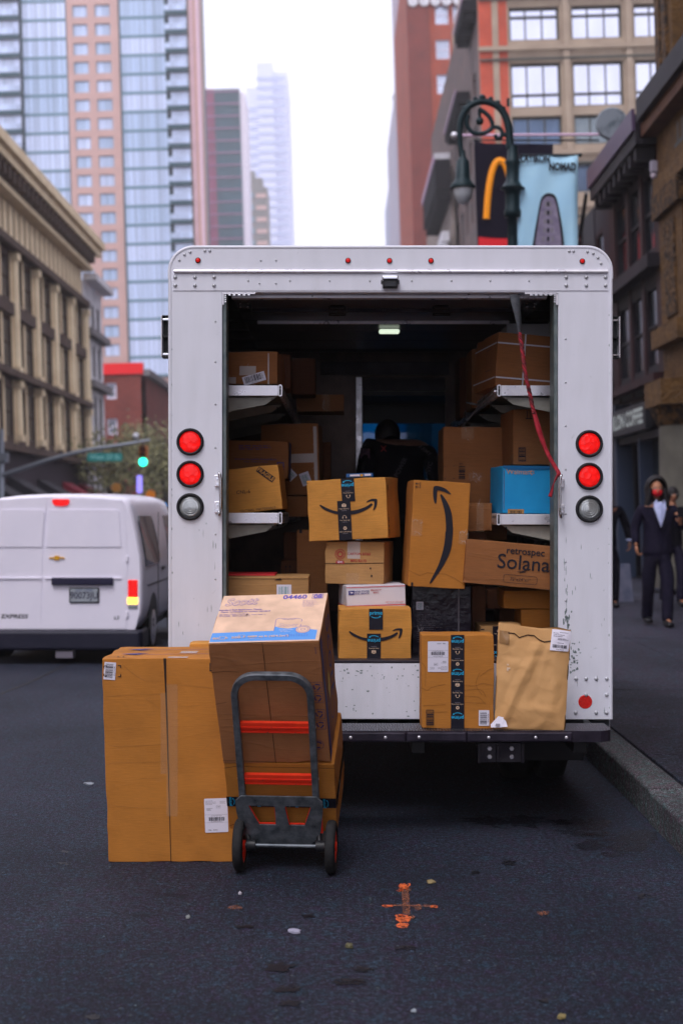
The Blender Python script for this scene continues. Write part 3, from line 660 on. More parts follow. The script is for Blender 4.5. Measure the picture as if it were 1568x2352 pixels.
# scraped paint along the right jamb, the sill and the post edges
mb = MB(); rn = random.Random(12); CHP = S('scraped_paint', (.22, .27, .28), .7)
def chip(x, y, w_, h_, yy=None):
    c = (TX(x), TZ(y)); n = 7; pts = [(c[0] + cos(2*pi*i/n)*w_*SR*rn.uniform(.5, 1.1), (yy or YR - .0006), c[1] + sin(2*pi*i/n)*h_*SR*rn.uniform(.5, 1.1)) for i in range(n)]; mb.add(pts, [tuple(range(n))], CHP)
for _ in range(46): chip(rn.gauss(1300, 5), rn.uniform(1400, 1500), rn.uniform(.5, 2.2), rn.uniform(2, 9))
for _ in range(30): chip(rn.gauss(1318, 9), rn.uniform(1475, 1552), rn.uniform(1, 4), rn.uniform(1, 5))
for _ in range(14): chip(rn.uniform(1294, 1302), rn.uniform(1240, 1400), rn.uniform(.4, .9), rn.uniform(4, 16))
for _ in range(26): chip(rn.uniform(388, 396), rn.uniform(700, 1470), rn.uniform(.5, 1.6), rn.uniform(1, 5))
for _ in range(22): chip(rn.uniform(1396, 1404), rn.uniform(700, 1640), rn.uniform(.5, 1.6), rn.uniform(1, 5))
for _ in range(12): chip(rn.uniform(400, 500), rn.uniform(1200, 1470), rn.uniform(.4, 1.), rn.uniform(2, 14))
for _ in range(16): chip(rn.uniform(1300, 1395), rn.uniform(1250, 1640), rn.uniform(.4, .9), rn.uniform(1, 12))
tp(mb, 'paint_chips', recalc=False)
mb = MB()
for _ in range(48): chip(rn.uniform(780, 970), rn.choice((rn.uniform(1528, 1560), rn.uniform(1528, 1645))), rn.uniform(.6, 4), rn.uniform(.6, 3), YR - .0127)
tp(mb, 'sill_scratches', recalc=False)
# tail lamps
def lamp(x, y, lens, name='tail_light'):
    mb = MB(); c = (TX(x), YR + .004, TZ(y)); R0 = 31.5 * SR
    mb.lathe(c, (0, -1, 0), [(0, R0), (.010, R0), (.018, R0*.96), (.021, R0*.88), (.017, R0*.79), (.006, R0*.77)], RUB, 36, caps=False); g = tp(mb, name)
    mb = MB(); mb.lathe(c, (0, -1, 0), [(.004, R0*.79), (.009, R0*.78), (.0115, R0*.6), (.013, R0*.3), (.0135, .001)], lens, 32)
    if lens is CLL:
        for q in (.62, .45, .3, .18): mb.lathe(c, (0, -1, 0), [(.011, R0*(q+.03)), (.0155, R0*q), (.011, R0*(q-.03))], lens, 28, caps=False)
    o = tp(mb, 'lens'); o.parent = g; return g
for x, y, l in ((437,1015,LENS),(437,1089,LENS),(437,1164,CLL),(1352,1019,LENS),(1352,1094,LENS),(1352,1169,CLL)):
    g = lamp(x, y, l); g['label'] = 'round clear reversing lamp in black rubber' if l is CLL else 'round red lamp in black rubber'
for x, y in ((455,598),(799,598.5),(894,599),(989,599),(1336,600)):
    mb = MB(); mb.lathe((TX(x), YR + .001, TZ(y)), (0, -1, 0), [(0, .0145), (.006, .0145), (.008, .011)], RUB, 16, caps=False)
    mb.lathe((TX(x), YR + .001, TZ(y)), (0, -1, 0), [(.002, .0115), (.009, .0105), (.012, .004), (.0122, .0004)], LENSD, 16); tp(mb, 'marker_light')
mb = MB(); mb.lathe((TX(1343), YR + .003, TZ(1612)), (0, -1, 0), [(0, .036), (.004, .036), (.005, .034)], REFL, 28); tp(mb, 'reflector')
# rear camera
mb = MB(); x, z = TX(895), TZ(650); mb.rbox(x-.038, x+.038, YR-.05, YR-.004, z-.03, z+.008, BLK, .004); mb.rbox(x-.042, x+.042, YR-.056, YR-.004, z+.009, z+.031, CHR, .006)
for s in (-1, 1): mb.cyl((x+s*.040, YR-.03, z), (x+s*.047, YR-.03, z), .012, BLK)
mb.rbox(x-.030, x+.030, YR-.053, YR-.049, z-.026, z-.006, S('camera_glass', (.01, .01, .015), .08), .001); tp(mb, 'rear_camera')
# grab handles
for x, y0, y1, s in ((507, 1085, 1185, -1), (1283, 1090, 1190, 1)):
    mb = MB(); X = TX(x); za, zb = TZ(y0), TZ(y1); off = YR - .05
    mb.tube(spline([(X+s*.008, YR-.004, za-.025), (X+s*.004, off, za-.004), (X-s*.004, off-.006, za-.035), (X-s*.004, off-.006, (za+zb)/2), (X-s*.004, off-.006, zb+.035), (X+s*.004, off, zb+.004), (X+s*.008, YR-.004, zb+.025)], 6), .007, CHR, 10)
    for z in (za-.045, zb+.045):
        mb.rbox(X+s*.004, X+s*.026, YR-.010, YR-.001, z-.026, z+.026, ALU, .004)
        for dz in (-.014, .014): mb.cyl((X+s*.016, YR-.010, z+dz), (X+s*.016, YR-.016, z+dz), .006, CHR, n=8)
    tp(mb, 'grab_handle')
# louvred side vents
for x0, x1, y0, y1, s in ((370, 388, 722, 820, -1), (1405, 1424, 724, 822, 1)):
    mb = MB(); a, b = sorted((TX(x0), TX(x1))); z0, z1 = TZ(y1), TZ(y0)
    outer = a if s < 0 else b
    mb.rbox(a, b, YR+.03, YR+.09, z0, z0+.006, BLK, .002); mb.rbox(a, b, YR+.03, YR+.09, z1-.006, z1, BLK, .002); mb.box(a, b, YR+.085, YR+.09, z0+.006, z1-.006, BLK)
    mb.rbox(outer-.003, outer+.003, YR+.02, YR+.10, z0+.004, z1-.004, ALU, .002)
    for q in (.08, .5, .9): mb.rbox(a+.004, b-.004, YR+.035, YR+.08, z0+(z1-z0)*q-.004, z0+(z1-z0)*q+.006, CHR if q != .5 else BLK, .001)
    tp(mb, 'side_vent')
# shell
YF = 12.9
mb = MB(); prof = outline(.006, .42, .119)
for i in range(2, len(prof) - 1):    # roof and corners
    (a, b), (c, d_) = prof[i], prof[i+1]; mb.quad((a, YR+.051, b), (a, YF, b), (c, YF, d_), (c, YR+.051, d_), WM); 
tp(mb, 'roof', recalc=False)
for x in (XL+.006, XR-.006):
    mb = MB(); mb.box(x-.0015, x+.0015, YR+.051, YF, .42, ZT-.131, WM)
    for k in range(7): yy = YR+.4+k*.75; mb.box(x-.004, x+.004, yy, yy+.03, .5, ZT-.14, WM)
    tp(mb, 'side_panel')
IXL, IXR, IZT = -.875, 1.382, 2.86; FLZ = TZ(1522)
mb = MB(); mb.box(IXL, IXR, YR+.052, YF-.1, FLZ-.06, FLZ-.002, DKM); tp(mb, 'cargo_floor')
for x, s in ((IXL-.006, 1), (IXR+.006, -1)):
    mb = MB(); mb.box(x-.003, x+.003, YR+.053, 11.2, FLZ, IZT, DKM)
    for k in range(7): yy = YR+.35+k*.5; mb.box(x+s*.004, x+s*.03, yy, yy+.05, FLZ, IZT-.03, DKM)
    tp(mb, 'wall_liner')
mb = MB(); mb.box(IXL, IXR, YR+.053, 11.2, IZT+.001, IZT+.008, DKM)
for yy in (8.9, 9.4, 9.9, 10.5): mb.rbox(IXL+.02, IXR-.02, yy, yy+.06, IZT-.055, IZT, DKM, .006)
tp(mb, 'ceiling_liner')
# raised roller door under the ceiling
mb = MB(); zd = TZ(681)*1; zd = EYE + (1176-682)/FPX*7.5
for k in range(5): mb.rbox(TX(524), TX(1266), 7.56+k*.5, 7.56+k*.5+.485, zd+.018, zd+.045, N('door_panel', (.09, .08, .10), (.13, .12, .15), 3, .35, .3) if k == 0 else mb.mats[0], .004)
o = tp(mb, 'rolled_door')
mb = MB(); mb.rbox(TX(528), TX(1262), 7.47, 7.53, zd-.012, zd+.03, ALU, .004); tp(mb, 'door_bottom_rail')
for yy in (8.05, 8.56): mb = MB(); mb.rbox(TX(560), TX(1230), yy-.012, yy+.012, zd-.004, zd+.017, DKM if yy < 8.2 else ALU, .003); tp(mb, 'door_panel_rail')
for x in (774, 1013):
    for Y in (7.95, 8.2):
        mb = MB(); c = P(x, 708 if Y < 8 else 722, Y); mb.rbox(c.x-.04, c.x+.04, Y-.035, Y+.035, zd+.002, zd+.018, BLK, .006); mb.cyl((c.x-.05, Y, zd+.006), (c.x+.05, Y, zd+.006), .010, BLK, n=8); tp(mb, 'door_hinge')
for x in (548, 1243):
    mb = MB(); mb.rbox(TX(x)-.035, TX(x)+.035, 7.8, 7.95, zd-.02, zd+.018, BLK, .01)
    for k in range(4): mb.ball((TX(x)-.02+.04*(k % 2), 7.79, zd-.01+.02*(k//2)), .007, CHR, 8, 5)
    tp(mb, 'door_roller')
c = P(893, 762, 8.95); mb = MB(); mb.rbox(c.x-.10, c.x+.10, 8.90, 9.0, IZT-.06, IZT-.02, BLK, .01); g = tp(mb, 'dome_light')
mb = MB(); mb.rbox(c.x-.064, c.x+.064, 8.888, 8.96, c.z-.014, c.z+.010, GLI, .010); mb.box(c.x-.05, c.x+.05, 8.91, 8.95, c.z+.016, IZT-.06, BLK); o = tp(mb, 'lamp_lens'); o.parent = g
mb = MB(); mb.tube(spline([(c.x-.09, 8.93, IZT-.05), (c.x-.25, 8.9, IZT-.075), (c.x-.5, 8.9, IZT-.04), (c.x-.8, 8.95, IZT-.06)], 5), .006, BLK, 6); tp(mb, 'lamp_cable')
# bulkhead with the passage to the cab
YBK = 11.2; bx = lambda x: (x - 784)/FPX*YBK; bz = lambda y: EYE - (y - 1176)/FPX*YBK
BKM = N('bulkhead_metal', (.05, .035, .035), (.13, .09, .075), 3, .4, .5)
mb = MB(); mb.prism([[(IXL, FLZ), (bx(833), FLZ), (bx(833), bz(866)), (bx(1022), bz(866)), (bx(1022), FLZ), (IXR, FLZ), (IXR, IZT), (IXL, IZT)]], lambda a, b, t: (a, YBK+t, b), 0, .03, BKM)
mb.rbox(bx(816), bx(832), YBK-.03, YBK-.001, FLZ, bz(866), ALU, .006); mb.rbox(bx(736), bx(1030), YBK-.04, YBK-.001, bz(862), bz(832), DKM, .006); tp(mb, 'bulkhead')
mb = MB(); mb.box(XL+.02, XR-.02, YBK+.04, 13.1, 2.52, 2.56, BLK); mb.box(XL+.02, XR-.02, 12.2, 12.24, 2.36, 2.52, BLK); tp(mb, 'cab_headliner')
# front of the cab: windscreen, dashboard, bonnet
WG = S('blue_tinted_glass', (.02, .16, .30), .05, alpha=.80, emis=None)
WG.node_tree.nodes['Principled BSDF'].inputs['Base Color'].default_value = (.01, .10, .22, 1)
mb = MB(); mb.prism([outline(.006, .42, .119), rrect(XL+.12, 1.45, XR-.12, 2.45, .12)], lambda a, b, t: (a, 12.95+t, b), -.05, .0, WM); tp(mb, 'cab_front')
m, t, b = base('windscreen_tint'); t.nodes.remove(b); tb_ = node(t, 'ShaderNodeBsdfTransparent'); tb_.inputs[0].default_value = (.015, .20, .34, 1)
gl = node(t, 'ShaderNodeBsdfGlossy', Roughness=.05); mxs = node(t, 'ShaderNodeMixShader'); mxs.inputs[0].default_value = .05
t.links.new(tb_.outputs[0], mxs.inputs[1]); t.links.new(gl.outputs[0], mxs.inputs[2]); t.links.new(mxs.outputs[0], t.nodes['Material Output'].inputs[0]); WSM = m
mb = MB(); mb.prism([rrect(XL+.115, 1.445, XR-.115, 2.455, .12)], lambda a, b, t: (a, 12.92+t, b), 0, .008, WSM); tp(mb, 'windscreen')
mb = MB(); mb.rbox(XL+.05, XR-.05, 12.3, 12.88, 1.0, 1.5, BLK, .05); mb.tube([(.0+.35*cos(R(a)), 12.2, 1.55+.2*sin(R(a))) for a in range(0, 361, 20)], .015, BLK, 8, caps=False); tp(mb, 'dashboard')
mb = MB(); mb.rbox(XL+.15, XR-.15, 12.96, 13.75, .6, 1.35, WM, .12, seg=4); mb.rbox(XL+.45, XR-.45, 13.73, 13.77, .7, 1.1, BLK, .01); tp(mb, 'bonnet')
mb = MB(); mb.rbox(XL, XR, 13.78, 13.95, .42, .62, BLK, .03); tp(mb, 'front_bumper')
mb = MB(); mb.box(XL+.15, XL+.25, 7.4, 13.6, .5, .72, BLK); mb.box(XR-.25, XR-.15, 7.4, 13.6, .5, .72, BLK); mb.cyl((XL+.3, 8.6, .4), (XR-.3, 8.6, .4), .08, BLK); mb.ball((.25, 8.6, .4), .18, BLK)
mb.box(XL+.05, XR-.05, 7.45, 12.9, .72, .755, BLK); mb.cyl((.7, 8.1, .5), (.7, 9.6, .5), .1, BLK); tp(mb, 'chassis')
TYR = N('tyre_rubber', (.012, .012, .014), (.022, .022, .024), 30, .8)
def wheel(cx, cy, r, wd, name='wheel', parent=truck, rim=None, off=None, face=1):
    mb = MB(); mb.lathe((cx-wd/2, cy, r), (1, 0, 0), [(0, r*.62), (.01, r*.9), (wd*.12, r*.98), (wd*.3, r), (wd*.7, r), (wd*.88, r*.98), (wd-.01, r*.9), (wd, r*.62)], TYR, 36)
    return mb
for x in (XL+.16, XL+.36, XR-.36, XR-.16):
    o = tp(wheel(x, 8.6, .38, .19), 'wheel'); mb = MB(); mb.lathe((x+(.1 if x > .3 else -.1)-.01, 8.6, .38), (1, 0, 0), [(0, .22), (.02, .2), (.02, .02)], ALU, 20); r_ = tp(mb, 'rim'); r_.parent = o
for x in (XL+.17, XR-.17):
    o = tp(wheel(x, 13.1, .38, .2), 'wheel'); mb = MB(); mb.lathe((x+(.1 if x > .3 else -.1)-.01, 13.1, .38), (1, 0, 0), [(0, .22), (.02, .2), (.02, .02)], ALU, 20); r_ = tp(mb, 'rim'); r_.parent = o
for x in (XL+.07, XR-.40): mb = MB(); mb.rbox(x, x+.34, 7.9, 7.91, .22, .7, RUB, .003); tp(mb, 'mud_flap')
# rear bumper step
BUM = N('bumper_rubber', (.014, .011, .02), (.035, .028, .045), 14, .35, .2, .4, 30)
def dplate():
    m, t, b = base('tread_plate'); co = coords(t, (9, 9, 9)); wv = node(t, 'ShaderNodeTexWave', Scale=2.6, Distortion=6.0, **{'Detail': 1.0}); t.links.new(co, wv.inputs['Vector'])
    t.links.new(ramp(t, wv.outputs['Fac'], [(.45, (.02, .018, .03)), (.8, (.15, .16, .20))]), b.inputs['Base Color']); b.inputs['Metallic'].default_value = .7; b.inputs['Roughness'].default_value = .35
    bump(t, b, wv.outputs['Fac'], .8, .006); return m
DPL = dplate()
bxl, bxr = -.86, TX(1408) * 6.98/7.37; BZ = .525
mb = MB(); mb.prism([spline([(bxl, 7.24), (bxl, 7.05), (bxl+.04, 6.99)], 4) + spline([(bxr-.06, 6.985), (bxr-.012, 7.02), (bxr, 7.09), (bxr, 7.24)], 4)], lambda a, b, t: (a, b, t), BZ-.055, BZ-.0015, BUM); mb.prism([spline([(bxl, 7.24), (bxl, 7.05), (bxl+.04, 6.99)], 4) + spline([(bxr-.06, 6.985), (bxr-.012, 7.02), (bxr, 7.09), (bxr, 7.24)], 4)], lambda a, b, t: (a, b, t), BZ-.001, BZ, DPL); tp(mb, 'bumper_step')
mb = MB(); X = [bxl+.03, -.25, TX(1075)*.947, TX(1330)*.947]; xs = [TX(v)*.947 for v in (560, 785, 925, 985, 1140, 1345)]
for a, b, pr in ((bxl+.03, -.02, .012), (-.018, .315, .020), (.317, .613, .012), (.615, TX(1313)*.947, .02)): mb.rbox(a, b, 6.985-pr, 6.995, BZ-.052, BZ-.004, BUM, .008)
for x in (-.5, -.2, .045, .215, .38, .72, .95, 1.1): mb.lathe((x, 6.968 if x < .3 or x > .62 else 6.975, BZ-.03), (0, -1, 0), [(0, .009), (.004, .008), (.006, .003)], ALU, 10)
tp(mb, 'bumper_edge')
mb = MB()
for x in (-.6, .35, 1.15): mb.box(x, x+.06, 7.06, 7.6, BZ-.12, BZ-.058, BLK)
tp(mb, 'bumper_bracket')
HM = N('hitch_steel', (.02, .017, .025), (.05, .045, .055), 18, .45, .5, .3)
mb = MB(); hx0, hx1, hz0, hz1 = TX(1096)*.96, TX(1202)*.96, EYE-(1751-1176)*7.08/FPX, EYE-(1706-1176)*7.08/FPX; hm = (hx0+hx1)/2 - .015
mb.rbox(hx0, hx1, 7.08, 7.09, hz0, hz1, HM, .003); mb.rbox(hx0, hx0+.012, 7.055, 7.085, hz0, hz1, HM, .002); mb.rbox(hx1-.012, hx1, 7.055, 7.085, hz0, hz1, HM, .002); mb.rbox(hm-.008, hm+.008, 7.06, 7.085, hz0+.01, hz1-.01, HM, .002)
mb.box(hx0, hx1, 7.09, 7.5, hz1-.03, hz1-.02, HM)
for x in (hx0+.06, hx1-.06):
    for z in (hz0+.028, hz1-.028): mb.lathe((x, 7.08, z), (0, -1, 0), [(0, .012), (.008, .012), (.010, .008)], ALU, 6, smooth=False)
tp(mb, 'hitch_plate')
# shelves
def shelf(side, ylip, xtip):
    Y0 = 7.75; k = Y0/FPX; z1 = EYE + (1176-ylip)*k; z0 = z1 - 24*k; xt = (xtip-784)*k; xw = IXL if side < 0 else IXR; s = side
    mb = MB(); a, b = sorted((xw, xt)); mb.box(a, b, Y0+.012, 11.1, z1-.02, z1-.012, SHM); g = tp(mb, 'shelf')
    mb = MB(); a2, b2 = (a, b-.022) if s < 0 else (a+.022, b); mb.rbox(a2, b2, Y0, Y0+.011, z0, z1, ALU, .002); q = tp(mb, 'front_lip'); q.parent = g
    mb = MB(); ex0, ex1 = (b-.021, b) if s < 0 else (a, a+.021); f2 = lambda u, v, t: (u, t, v)
    mb.prism([rrect(ex0, z0-.003, ex1, z1+.004, .009), rrect(ex0+.005, z0+.003, ex1-.005, z1-.002, .005)], f2, Y0-.003, 11.1, ALU)
    mb.prism([rrect(ex0+.005, z0+.003, ex1-.005, z1-.002, .005)], f2, Y0+.03, Y0+.035, BLK); q = tp(mb, 'edge_rail'); q.parent = g
    for yy in (Y0+.03, Y0+.65, Y0+1.4, Y0+2.3):
        mb = MB(); wz = z0 - .135; tx = xt + s*.03
        mb.prism([[(xw, z0-.002), (tx, z0-.002), (tx + s*.03, z0-.022), (tx+s*.06, z0-.045), (xw, wz)]], f2, yy, yy+.012, SHM)
        mb.box(*sorted((xw, tx+s*.05)), yy, yy+.04, z0-.008, z0-.003, SHM)
        mb.lathe((tx+s*.025, yy, z0-.018), (0, -1, 0), [(0, .006), (.003, .005)], BLK, 8)
        q = tp(mb, 'bracket'); q.parent = g
    return g
shelf(-1, 885, 648); shelf(-1, 1178, 648); shelf(1, 885, 1141); shelf(1, 1181, 1140)
mb = MB(); p0 = P(1136, 898, 7.8); p1 = P(1060, 968, 9.2); mb.tube([p0, P(1097, 935, 8.5)], .006, ALU, 6); mb.tube([P(1072, 925, 8.9), P(1110, 932, 8.6)], .006, ALU, 6); mb.tube([P(1100, 932, 8.5), P(1058, 985, 8.9)], .006, ALU, 6); tp(mb, 'shelf_brace')

# pull strap hanging in the doorway
st = tag(empty('pull_strap', P(1182, 676, 7.36)), 'grey and red braided pull strap tied to the right grab handle', 'strap')
WEB = N('grey_webbing', (.05, .055, .065), (.09, .095, .11), 60, .8); RED = N('red_webbing', (.30, .012, .025), (.48, .03, .05), 25, .6, 0, .4, 200); DRED = N('braided_cord', (.05, .008, .014), (.34, .04, .05), 45, .7)
def ribbon(pts, ws, Y, mat, name, th=.004):
    mb = MB(); vs = []; n = len(pts); C_ = [P(x, y, yy) for x, y, yy in pts]
    for i, c in enumerate(C_):
        t_ = (C_[min(i+1, n-1)] - C_[max(i-1, 0)]).normalized(); s_ = t_.cross(Vector((0, 1, 0))).normalized()
        a = ws[i][1]; s2 = s_*cos(a) + Vector((0, 1, 0))*sin(a); wv = ws[i][0]/2; nn = t_.cross(s2)*th/2
        vs += [c - s2*wv - nn, c + s2*wv - nn, c + s2*wv + nn, c - s2*wv + nn]
    fs = []
    for i in range(n-1):
        for k in range(4): fs.append((i*4+k, i*4+(k+1) % 4, (i+1)*4+(k+1) % 4, (i+1)*4+k))
    mb.add([v - st.location for v in vs], fs + [(0, 1, 2, 3), ((n-1)*4+3, (n-1)*4+2, (n-1)*4+1, (n-1)*4)], mat, True); return mb.build(name, st)
pt = spline([(1181, 676, 7.38), (1184, 700, 7.37), (1190, 735, 7.36), (1193, 768, 7.36)], 5)
ribbon(pt, [(.050 - .001*max(0, i-4)*2.2, .1 + .05*i) for i in range(len(pt))], 7.36, WEB, 'webbing')
mb = MB(); pt = spline([(1192, 765, 7.36), (1198, 800, 7.35), (1206, 860, 7.34), (1216, 905, 7.34), (1225, 950, 7.34)], 14)
for ph in (0, 2.1, 4.2):
    mb.tube([P(*p) + Vector((.0065*cos(i*.75+ph), .0065*sin(i*.75+ph), 0)) - st.location for i, p in enumerate(pt)], .0055, DRED if ph < 4 else RED, 6)
mb.build('braid', st)
pt = spline([(1224, 940, 7.34), (1233, 975, 7.335), (1244, 1010, 7.335), (1257, 1042, 7.33), (1270, 1066, 7.325), (1281, 1084, 7.32), (1283, 1092, 7.31)], 5)
ribbon(pt, [(.018 + .010*sin(min(1, i/12)*pi*.9), .2+.05*(i % 5)) for i in range(len(pt))], 7.3, RED, 'ribbon')
pt = spline([(1283, 1088, 7.31), (1277, 1098, 7.30), (1270, 1112, 7.31), (1266, 1128, 7.32), (1262, 1141, 7.33)], 5)
ribbon(pt, [(.022, .5+.1*i) for i in range(len(pt))], 7.3, RED, 'loose_end')
# ================================================================ boxes on the hand truck
LEAN, YAWC = 25, 5
PB = Vector(((650.5-784)/FPX*6.42, 6.42, EYE - 732/FPX*6.42))       # front bottom edge of the load
MC = Matrix.Rotation(R(-YAWC), 3, 'Z') @ Matrix.Rotation(R(LEAN), 3, 'X')
def load_box(name, label, t0, t1, w, dep, mat, du=0, roll=0, **k):
    h = t1 - t0
    o, dm = crate(name, label, 0, 0, w/6.42*FPX, h/6.42*FPX, 6.42, dep, mat, group=None, **k)
    o.location = PB + MC @ Vector((du, 0, t0)); o.rotation_euler = (MC @ Matrix.Rotation(R(roll), 3, 'Y')).to_euler(); return o, dm
o, dm = load_box('parcel_box', 'parcel box with sideways prime tape at the bottom of the hand truck load', 0, .366, .492, .425, 'gold2', n=12)
W_, D_, H_ = dm; k8 = 6.3/FPX*.25634; d = Deco(*dm, eps=.003); d.x = (0, .135, R(90), 1)
d.x = (W_, .158, R(90), 1); prime_tape(d, 0, W_, .052, 0); d.build('prime_tape', o)
d = Deco(*dm, eps=.001); d.line([(0, H_-.03), (.05, H_-.02), (W_, H_-.022)], .002, SEAM); d.line([(.0, .02), (.02, .03), (.05, .005)], .002, SEAM); d.build('crush_crease', o)
d = Deco(*dm, face='right', eps=.003); d.rect(0, .132, D_, .184, TAPE); d.ring(.12, .158, .03, .006, CREAM); d.build('side_tape', o)
o, dm = load_box('tissue_carton', 'big carton of bathroom tissue with blue lettering on top of the hand truck load', .368, .978, .478, .43, 'mid', du=-.008, n=14, roll=-2.2, cat='carton')
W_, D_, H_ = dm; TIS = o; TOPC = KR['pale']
def _hom(src, dst):
    A = []; 
    for (x, y), (u, v) in zip(src, dst):
        A.append([x, y, 1, 0, 0, 0, -u*x, -u*y, u]); A.append([0, 0, 0, x, y, 1, -v*x, -v*y, v])
    n = 8
    for i in range(n):
        p = max(range(i, n), key=lambda r: abs(A[r][i])); A[i], A[p] = A[p], A[i]
        for r in range(n):
            if r != i:
                k = A[r][i]/A[i][i]; A[r] = [a - k*b for a, b in zip(A[r], A[i])]
    h = [A[i][8]/A[i][i] for i in range(n)]; return lambda x, y: ((h[0]*x+h[1]*y+h[2])/(h[6]*x+h[7]*y+1), (h[3]*x+h[4]*y+h[5])/(h[6]*x+h[7]*y+1))
tq = _hom([(22, 1372), (1190, 1362), (1268, 840), (143, 863)], [(0, 0), (W_, 0), (W_, D_), (0, D_)])
def tq_old(u, v):   # crop of the carton top (0..1568) -> top face metres by inverse bilinear of the quad
    A, B, C, D4 = (22, 1372), (1190, 1362), (1268, 840), (143, 863)
    s, t = .5, .5
    for _ in range(12):
        x = (1-t)*((1-s)*A[0]+s*B[0]) + t*((1-s)*D4[0]+s*C[0]); y = (1-t)*((1-s)*A[1]+s*B[1]) + t*((1-s)*D4[1]+s*C[1])
        xs_ = (1-t)*(B[0]-A[0]) + t*(C[0]-D4[0]); ys_ = (1-t)*(B[1]-A[1]) + t*(C[1]-D4[1]); xt_ = (1-s)*(D4[0]-A[0]) + s*(C[0]-B[0]); yt_ = (1-s)*(D4[1]-A[1]) + s*(C[1]-B[1])
        det = xs_*yt_ - xt_*ys_; s -= ((x-u)*yt_ - (y-v)*xt_)/det; t -= ((y-v)*xs_ - (x-u)*ys_)/det
    return s*W_, t*D_
d = Deco(*dm, face='top', eps=.0015); d.poly([(.004, .004), (W_-.004, .004), (W_-.004, D_-.004), (.004, D_-.004)], TOPC)  # sky-lit carton top painted as a paler sheet under the print
d.poly([tq(*p) for p in ((38,1355),(62,1262),(700,1245),(715,1200),(760,1215),(850,1225),(940,1212),(985,1200),(1000,1225),(1090,1235),(1162,1242),(1145,1343))], SKYB)
w5 = lambda a, b: tq(a, b)
# package picture
pk = [tq(*p) for p in spline([(700,1250),(712,1190),(723,1125),(780,1117),(850,1122),(920,1118),(990,1128),(985,1160),(982,1198)], 3)]; d.line(pk, .0022, PURP)
d.poly([tq(*p) for p in spline([(722,1195),(735,1130),(800,1125),(900,1128),(982,1135),(975,1196),(900,1212),(820,1218),(760,1208)], 3, True)], TOPC)
c0 = tq(1008, 1235); d.disc(*c0, .031, TOPC, 24)
for r_ in (.031, .024, .009): d.ring(*c0, r_, .0018, PURP, 24)
a0 = tq(842, 1190); d.text('Scott', a0[0], a0[1], .040, PURP, bold=.01, shear=.25); d.text('Scott', a0[0], a0[1], .040, TOPC, bold=-.012, shear=.25)
a0 = tq(830, 1240); d.text('PROFESSIONAL', a0[0], a0[1], .009, WHITE, bold=.01); small_lines(d, *tq(770,1262), *tq(880,1250), 2, WHITE, 3)
a0 = tq(855, 1128); d.text('VALUE PACK', a0[0], a0[1], .010, PURP)
# lettering
a0 = tq(335, 935); L_ = (tq(540, 900)[0] - tq(150, 960)[0]); sc_ = L_ / 2.6
d.text('Scott', a0[0], a0[1]-.002, sc_*1.45, PURP, bold=.030, shear=.3, rot=4, sx=.74); d.text('Scott', a0[0], a0[1]-.002, sc_*1.45, TOPC, bold=.004, shear=.3, rot=4, sx=.74)
a0 = tq(910, 884); d.text('04460', a0[0], a0[1]-.004, .050, PURP, bold=.03, sx=.86); a0 = tq(1156, 880); d.text('08', a0[0], a0[1]-.004, .050, PURP, bold=.03, sx=.76)
p0, p1 = tq(1090, 906), tq(1222, 855); d.frame(p0[0], p0[1], p1[0]-.002, p1[1], .0022, PURP)
a0 = tq(345, 1020); d.text('Standard Roll Bathroom Tissue', a0[0]-.004, a0[1], .0155, PURP, bold=.02, sx=.98); a0 = tq(392, 1035); d.text('Papier hygiénique en rouleau standard', a0[0], a0[1]-.004, .0145, PURP, bold=.02, sx=.98)
p0, p1 = tq(115, 1095), tq(670, 1052); small_lines(d, p0[0], p0[1], p1[0], p1[1], 3, PURP, 31, .22)
p0, p1 = tq(985, 995), tq(1215, 915); small_lines(d, p0[0], p0[1], p1[0]-.005, p1[1], 8, PURP, 33, .18)
a0 = tq(100, 1322); d.text('80', a0[0], a0[1], .022, TOPC, bold=.02, sx=1.2); a0 = tq(262, 1315); d.text('x  550', a0[0]+.006, a0[1], .022, TOPC, bold=.02, sx=1.2)
a0 = tq(620, 1306); d.text('= 4889 sq ft (454.2m²)', a0[0], a0[1], .0205, TOPC, bold=.02, sx=1.05); a0 = tq(540, 1328); small_lines(d, a0[0]-.04, a0[1]-.002, a0[0]+.04, a0[1]+.002, 1, TOPC, 3)
for a, b in ((172, 1318), (365, 1305)): a0 = tq(a, b); d.frame(a0[0]-.014, a0[1]-.012, a0[0]+.014, a0[1]+.012, .0018, TOPC)
for k in range(18): a0 = tq(830 + k*14, 1300); d.rect(a0[0], a0[1]-.010, a0[0]+.0012, a0[1]+.006 + .005*(k % 3), SKYB if k % 2 else PURP) if k % 2 == 0 else None
q0 = tq(405, 1076); d.poly([(q0[0]-.006, q0[1]-.006), (q0[0]+.004, q0[1]-.004), (q0[0]+.007, q0[1]+.008)], SEAM)
d.build('top_printing', o)
d = Deco(*dm, face='top', eps=.0012+.012)
d = Deco(*dm, face='top', eps=.0015); d.x = (0, 0, 0, 1)
